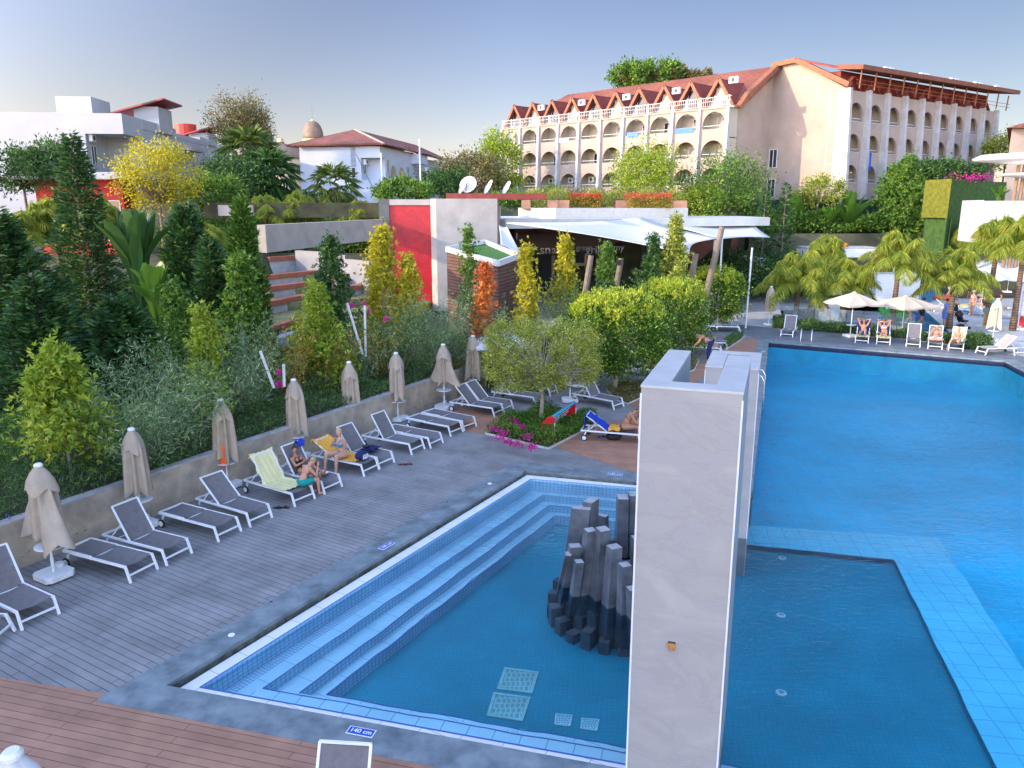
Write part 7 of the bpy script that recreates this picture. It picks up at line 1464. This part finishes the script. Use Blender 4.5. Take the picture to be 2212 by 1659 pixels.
person(G(2027,634),R(10),'stand','man in a turquoise shirt far behind under the palms',m_skt,1.08,1.1,.02,m_hb,0,m_turq,'shirt',m_hb,'trunks',group=GS)
person(G(2048,640),R(-60),'walk','person in a white shirt beside the turquoise shirted man',m_sk,1.,1.,.02,m_hb,0,m_whc,'shirt',m_whc,'trunks',group=GS)
person(G(2092,645),R(180),'stand','tanned person in trunks under the left white umbrella',m_skt,1.,1.,.02,m_hb,0,None,None,m_blkc,'trunks',group=GS)
person(G(2124,672),R(-20),'crossleg','woman in a black swimsuit sitting with her back to the pool',m_skr,1.,1.1,.018,m_hb,.5,m_blkc,'swimsuit',None,group=GS)
person(G(2150,668),R(60),'recline','tanned man reclining under the white umbrellas',m_skt,1.,1.1,.018,m_hb,0,None,None,m_bluet,'trunks',group=GS)
# cafe guests, tables and chairs
def table(loc,lab,r=.42):
    t=thing('cafe_table',lab,'table',loc,0,'cafe tables'); MB().lathe([(r,0),(r,.03)],c=(0,0,.72),n=20).build('table_top',m_plas,t); MB().tube([(0,0,.02),(0,0,.72)],.03,8).build('leg',m_plas,t); MB().lathe([(.25,0),(.05,.04)],n=12).build('foot',m_plas,t); return t
def chair0():
    t=thing('cafe_chair','x','chair'); m=mat('chair_beige',(.48,.44,.38),.6,.1)
    q=MB(); q.box((0,0,.45),(.46,.46,.04)); q.build('seat',m,t); 
    for x in(-.2,.2):
        for y in(-.2,.2): MB().beam((x,y,.44),(x*1.1,y*1.1,0),.03,.03,up=(0,1,0)).build('leg',m,t)
    q=MB(); n=7; vs=[]
    for k in range(n+1): a=PI*(.08+.84*k/n); vs+=[(.24*math.cos(a),-.10-.16*math.sin(a),.5),(.27*math.cos(a),-.12-.20*math.sin(a),.85)]
    q.add(vs,[(2*k,2*k+2,2*k+3,2*k+1) for k in range(n)]); q.build('backrest',m,t); return t
CT=[(1385,603,'cafe table at the right of the cafe terrace, in front of the dark door'),(1350,611,'cafe table in front of the guest in a white shirt'),(1400,594,'cafe table farthest right under the big sail'),(1290,612,'cafe table left of the black lamp pole')]
c0=chair0(); first=True; ci_=0
CL=['left of the farthest','right of the farthest']
for i,(u,v,l) in enumerate(CT):
    b=G(u,v); b.z=.012; table(b,l)
    for k,a in enumerate((20,140,260)):
        o=c0 if first else dup(c0); first=False; p=b+Vector((math.cos(R(a+i*31))*.75,math.sin(R(a+i*31))*.75,0)); o.location=p; o.rotation_euler=(0,0,R(a+i*31)+PI/2)
        tag(o,'beige cafe chair, '+('right side','rear side','front side')[k]+' of the '+('table in front of the dark door','table of the white shirted guest','farthest right cafe table','table left of the lamp pole')[i],'chair','beige cafe chairs')
person(G(1372,612)+V(0,0,.01),R(-160),'hunch','cafe guest in a white shirt with a hand at his head',m_sk,1.,1.1,.018,m_hk,0,m_whc,'shirt',m_navy2,'trunks',group='cafe guests')
person(G(1337,607)+V(0,0,.01),R(-140),'sit','cafe guest in orange beside the black lamp pole',m_skt,1.05,1.2,.018,m_hb,0,m_orc,'shirt',m_navy2,'trunks',group='cafe guests')
# ================================================================ children's pool and its toys
def paint():
    m=bpy.data.materials.new('painted_pool_floor'); m.use_nodes=True; t=m.node_tree; b=t.nodes['Principled BSDF']; b.inputs['Roughness'].default_value=.5
    tc=N(t,'ShaderNodeTexCoord'); n=N(t,'ShaderNodeTexNoise'); n.inputs['Scale'].default_value=.22; n.inputs['Detail'].default_value=.6; t.links.new(tc.outputs['Object'],n.inputs[0])
    r=N(t,'ShaderNodeValToRGB'); r.color_ramp.interpolation='CONSTANT'; e=r.color_ramp.elements; e[0].position=0; e[0].color=(.02,.10,.45,1); e[1].position=.40; e[1].color=(.05,.35,.75,1)
    for p,c in((.46,(.25,.65,.80)),(.50,(.03,.30,.30)),(.54,(.12,.42,.10)),(.60,(.02,.15,.50))): x=e.new(p); x.color=(*c,1)
    t.links.new(n.outputs[0],r.inputs[0]); t.links.new(r.outputs[0],b.inputs['Base Color']); return m
m_paint=paint(); kp=[p for p in KIDS]
def ccw(P_): 
    a=sum(P_[i].x*P_[(i+1)%len(P_)].y-P_[(i+1)%len(P_)].x*P_[i].y for i in range(len(P_))); return P_ if a>0 else P_[::-1]
kp=ccw(kp); sheet('kids_pool_floor',[p[:2] for p in kp],[],-.35,m_paint)
q=MB(); 
for a,b_ in zip(kp,kp[1:]+kp[:1]): q.add([(a.x,a.y,-.36),(b_.x,b_.y,-.36),(b_.x,b_.y,.0),(a.x,a.y,.0)],[(3,2,1,0)])
tag(q.build('kids_pool_wall',m_band),kind='structure'); sheet('kids_pool_water',[p[:2] for p in kp],[],-.10,mw)
q=MB()
for a,b_ in zip(kp,kp[1:]+kp[:1]): q.beam(a+V(0,0,.02),b_+V(0,0,.02),.30,.05)
tag(q.build('kids_pool_kerb',m_wpil),kind='structure')
k2=[G(1935,620),G(2010,616),G(2046,640),G(1990,660)]; k2=ccw(k2); sheet('upper_kids_pool',[p[:2] for p in k2],[],.03,mat('shallow_blue',(.05,.40,.62),.15,.2,1))
m_gl=bpy.data.materials.new('clear_glass'); m_gl.use_nodes=True; _t=m_gl.node_tree; _b=_t.nodes['Principled BSDF']; _o=_t.nodes['Material Output']; _tr=N(_t,'ShaderNodeBsdfTransparent'); _tr.inputs[0].default_value=(.82,.93,.96,1); _m=N(_t,'ShaderNodeMixShader'); _m.inputs[0].default_value=.14; _b.inputs['Roughness'].default_value=.05; _t.links.new(_tr.outputs[0],_m.inputs[1]); _t.links.new(_b.outputs[0],_m.inputs[2]); _t.links.new(_m.outputs[0],_o.inputs[0])
t=thing('glass_fence','clear glass fence along the front of the childrens pool','fence',G(1690,700)); a,b_=G(1690,700),G(1975,722)
for k in range(8): p0=a.lerp(b_,k/8);p1=a.lerp(b_,(k+.96)/8); MB().beam(p0+V(0,0,.62),p1+V(0,0,.62),.012,1.15).build('pane',m_gl,t,world=True)
q=MB(); c=G(1764,654); t=thing('water_mushroom','white water mushroom on a red stem in the childrens pool','water toy',c); MB().tube([(0,0,-.3),(0,0,2.2)],.13,10).build('stem',mat('red_brown_stem',(.35,.08,.04),.5,.1),t); MB().lathe([(.2,-.1),(1.05,0),(1.0,.22),(.6,.42),(.1,.5)],c=(0,0,2.15),n=24).build('cap',m_plas,t,smooth=True)
c=G(1795,688); t=thing('inflatable_dome','white inflatable dome with a red stripe in the childrens pool','inflatable',c); MB().ell((0,0,.25),(.85,.7,.75),18).build('shell',m_plas,t,smooth=True)
q=MB(); q.tube([( -.42+.72*0,.70*math.cos(PI*k/12)*.88,.25+.75*math.sin(PI*k/12)*.93) for k in range(13)],.07,8); q.build('stripe',mat('faded_red',(.60,.10,.10),.5,.1),t,smooth=True)
c=G(1935,697); t=thing('inflatable_animal','green spotted inflatable animal with stubby legs by the childrens pool','inflatable',c,R(10)); m_gi=mat('green_vinyl',(.03,.35,.05),.25,.1,3); q=MB(); q.ell((0,0,.62),(1.0,.5,.52),16); q.ell((-.95,0,.80),(.42,.32,.30),14); q.ell((-1.25,0,.92),(.16,.14,.14),10); q.build('body',m_gi,t,smooth=True)
for x,y in((-.6,-.3),(.55,-.3),(-.6,.3),(.55,.3)): MB().ell((x,y,.2),(.20,.2,.28),10).build('leg',m_gi,t,smooth=True)
rr=random.Random(3); q=MB(); 
for k in range(26): a=rr.uniform(-2.9,-.2); z=rr.uniform(-.8,.9); s=math.sqrt(1-z*z*.9); q.ell((1.0*math.cos(a)*s,.5*math.sin(a)*s,.62+.52*z),(.05,.05,.05),6)
q.build('spots',mat('dark_green_spot',(.01,.08,.02),.4,0),t); q=MB(); q.ell((-.98,-.26,1.04),(.10,.10,.12),10); q.ell((-.98,.2,1.04),(.10,.10,.12),10); q.build('eye',m_plas,t,smooth=True)
# white play structures
t=thing('white_play_frame','white slanted frame with triangular openings behind the childrens pool','play structure',G(1680,617)); Y=66
pts=[P(1608,618,Y),P(1682,577,Y),P(1730,575,Y),P(1676,617,Y)]; q=MB()
for a,b_ in((0,1),(1,2),(2,3),(3,0)): q.beam(pts[a],pts[b_],.35,.42)
q.beam(P(1682,577,Y),P(1662,617,Y),.3,.3); q.beam(P(1700,577,Y),P(1690,617,Y),.3,.3); q.build('frame',m_plas,t,world=True)
def block(name,lab,u0,v0,u1,v1,Y,dep,m,cat='play structure'):
    a=P(u0,v0,Y);b_=P(u1,v1,Y); q=MB(); q.prism([(a.x,Y),(b_.x,Y),(b_.x,Y+dep),(a.x,Y+dep)],min(b_.z,a.z),max(a.z,b_.z)); t=thing(name,lab,cat,((a.x+b_.x)/2,Y,0)); q.build('panel',m,t,world=True); q=MB(); q.prism([(a.x-.06,Y-.06),(b_.x+.06,Y-.06),(b_.x+.06,Y+dep+.06),(a.x-.06,Y+dep+.06)],max(a.z,b_.z),max(a.z,b_.z)+.10); q.build('edge',m_wpil,t,world=True); return t
block('white_slide_tower','tall white slide tower panel behind the palms',1942,562,1984,645,62,.8,m_plas); block('white_slide_deck','long white slide deck behind the short palm',1745,537,1895,556,66,2.5,m_plas); block('white_slide_wall','lower white slide wall left of the slide tower',1896,592,1936,652,60,.6,m_plas)
q=MB(); q.tube([P(1788,531,67),P(1800,526,67),P(1815,528,67),P(1828,533,66.5)],.30,10); t=q.build('orange_slide',mat('orange_slide',(.75,.22,.02),.4,.1),smooth=True); tag(t,'orange slide tube glimpsed between the palm crowns','slide')
block('stone_stair','beige stone steps and landing at the right of the cafe',1618,560,1650,600,63,3,m_sand,'stairs')
block('turquoise_tank','turquoise tiled wall glimpsed under the palms',1700,585,1720,612,67.5,.3,m_turq)
# stroller
c=G(2076,711); t=thing('stroller','black folding stroller standing behind the blonde reading woman','stroller',c,R(15)); q=MB(); q.slab([V(-.10,-.22,.45),V(-.10,.22,.45),V(-.38,.22,1.0),V(-.38,-.22,1.0)],.06); q.slab([V(-.12,-.22,.46),V(.28,-.22,.50),V(.28,.22,.50),V(-.12,.22,.46)],.07); q.build('seat',m_blkc,t)
q=MB(); 
for y in(-.24,.24): q.tube([(-.62,y,1.05),(-.3,y,.7),(.35,y,.12)],.014,6); q.tube([(-.38,y,.10),(.15,y,.5)],.014,6)
q.tube([(-.62,-.24,1.05),(-.62,.24,1.05)],.016,6); q.build('frame',m_blk,t); MB().ell((-.30,0,.95),(.26,.24,.20),10).build('hood',m_blkc,t,smooth=True); MB().ell((-.05,0,.24),(.25,.2,.10),10).build('basket',m_blkc,t,smooth=True)
for x in(-.38,.36):
    for y in(-.26,.26): MB().tube([(x,y-.02,.10),(x,y+.02,.10)],.10,14).build('wheel',m_blk,t)
c=G(2120,722); t=thing('post_sign','small dark sign board on a green post right of the rounded hedge','sign',c); MB().tube([(0,0,0),(0,0,1.5)],.035,8).build('post',mat('green_post',(.10,.14,.10),.7,.1),t); MB().box((.05,-.03,1.45),(.34,.03,.28)).build('board',mat('sign_green',(.06,.09,.08),.6,.1),t)
c=G(2206,705); t=thing('red_sign','red framed notice board on a red and white stand at the right edge','sign',c); MB().lathe([(.45,0),(.42,.1),(.14,.5),(.12,.9)],n=16).build('stand',mat('red_paint',(.5,.03,.03),.5,.1),t); MB().box((0,0,1.35),(.9,.06,.9)).build('board',mat('red_paint',(.5,.03,.03),.5,.1),t); MB().box((0,.01,1.35),(.98,.04,.98)).build('frame',m_wfr,t)
q=MB(); 
for k in range(4): q.box((-.05+.05*(k%2),-.04,1.62-.17*k),(.55-.1*(k%2),.01,.06))
q.build('lettering_lines',m_canl,t)
for u,v,r,c_,l in((2083,667,.8,(.05,.35,.75),'blue swim ring lying near the woman in a white cap'),(2040,643,.7,(.75,.10,.03),'red swim ring in the upper childrens pool')):
    p=G(u,v,.15); q=MB(); q.tube([p+V(r*math.cos(2*PI*k/20),r*math.sin(2*PI*k/20),0) for k in range(21)],.16,8,cap=False); tag(q.build('swim_ring',mat('ring_'+str(u),c_,.3,.05),smooth=True),l,'swim ring')
cloth('towel','pale yellow towel spread inside the blue swim ring','towel',[[G(2068,664,.3),G(2098,666,.3)],[G(2066,656,.3),G(2096,657,.3)]],m_yel,3,.05,6)
q=MB(); c=lp(G(2047,757),G(2081,760),.0,.28,.66); q.box(c,(.22,.16,.02),rz=.3); tag(q.build('book',m_whc),'open white book held by the blonde reading woman','book')
# lamps: black spotlight on the pole
p=P(1336,566,46); t=thing('spotlight','black spotlight clamped to the timber pole beside the guest in orange','lamp',p); MB().box((0,-.12,0),(.28,.22,.28)).build('housing',m_blk,t); MB().beam((0,0,0),(.2,.1,0),.04,.04).build('arm',m_blk,t)
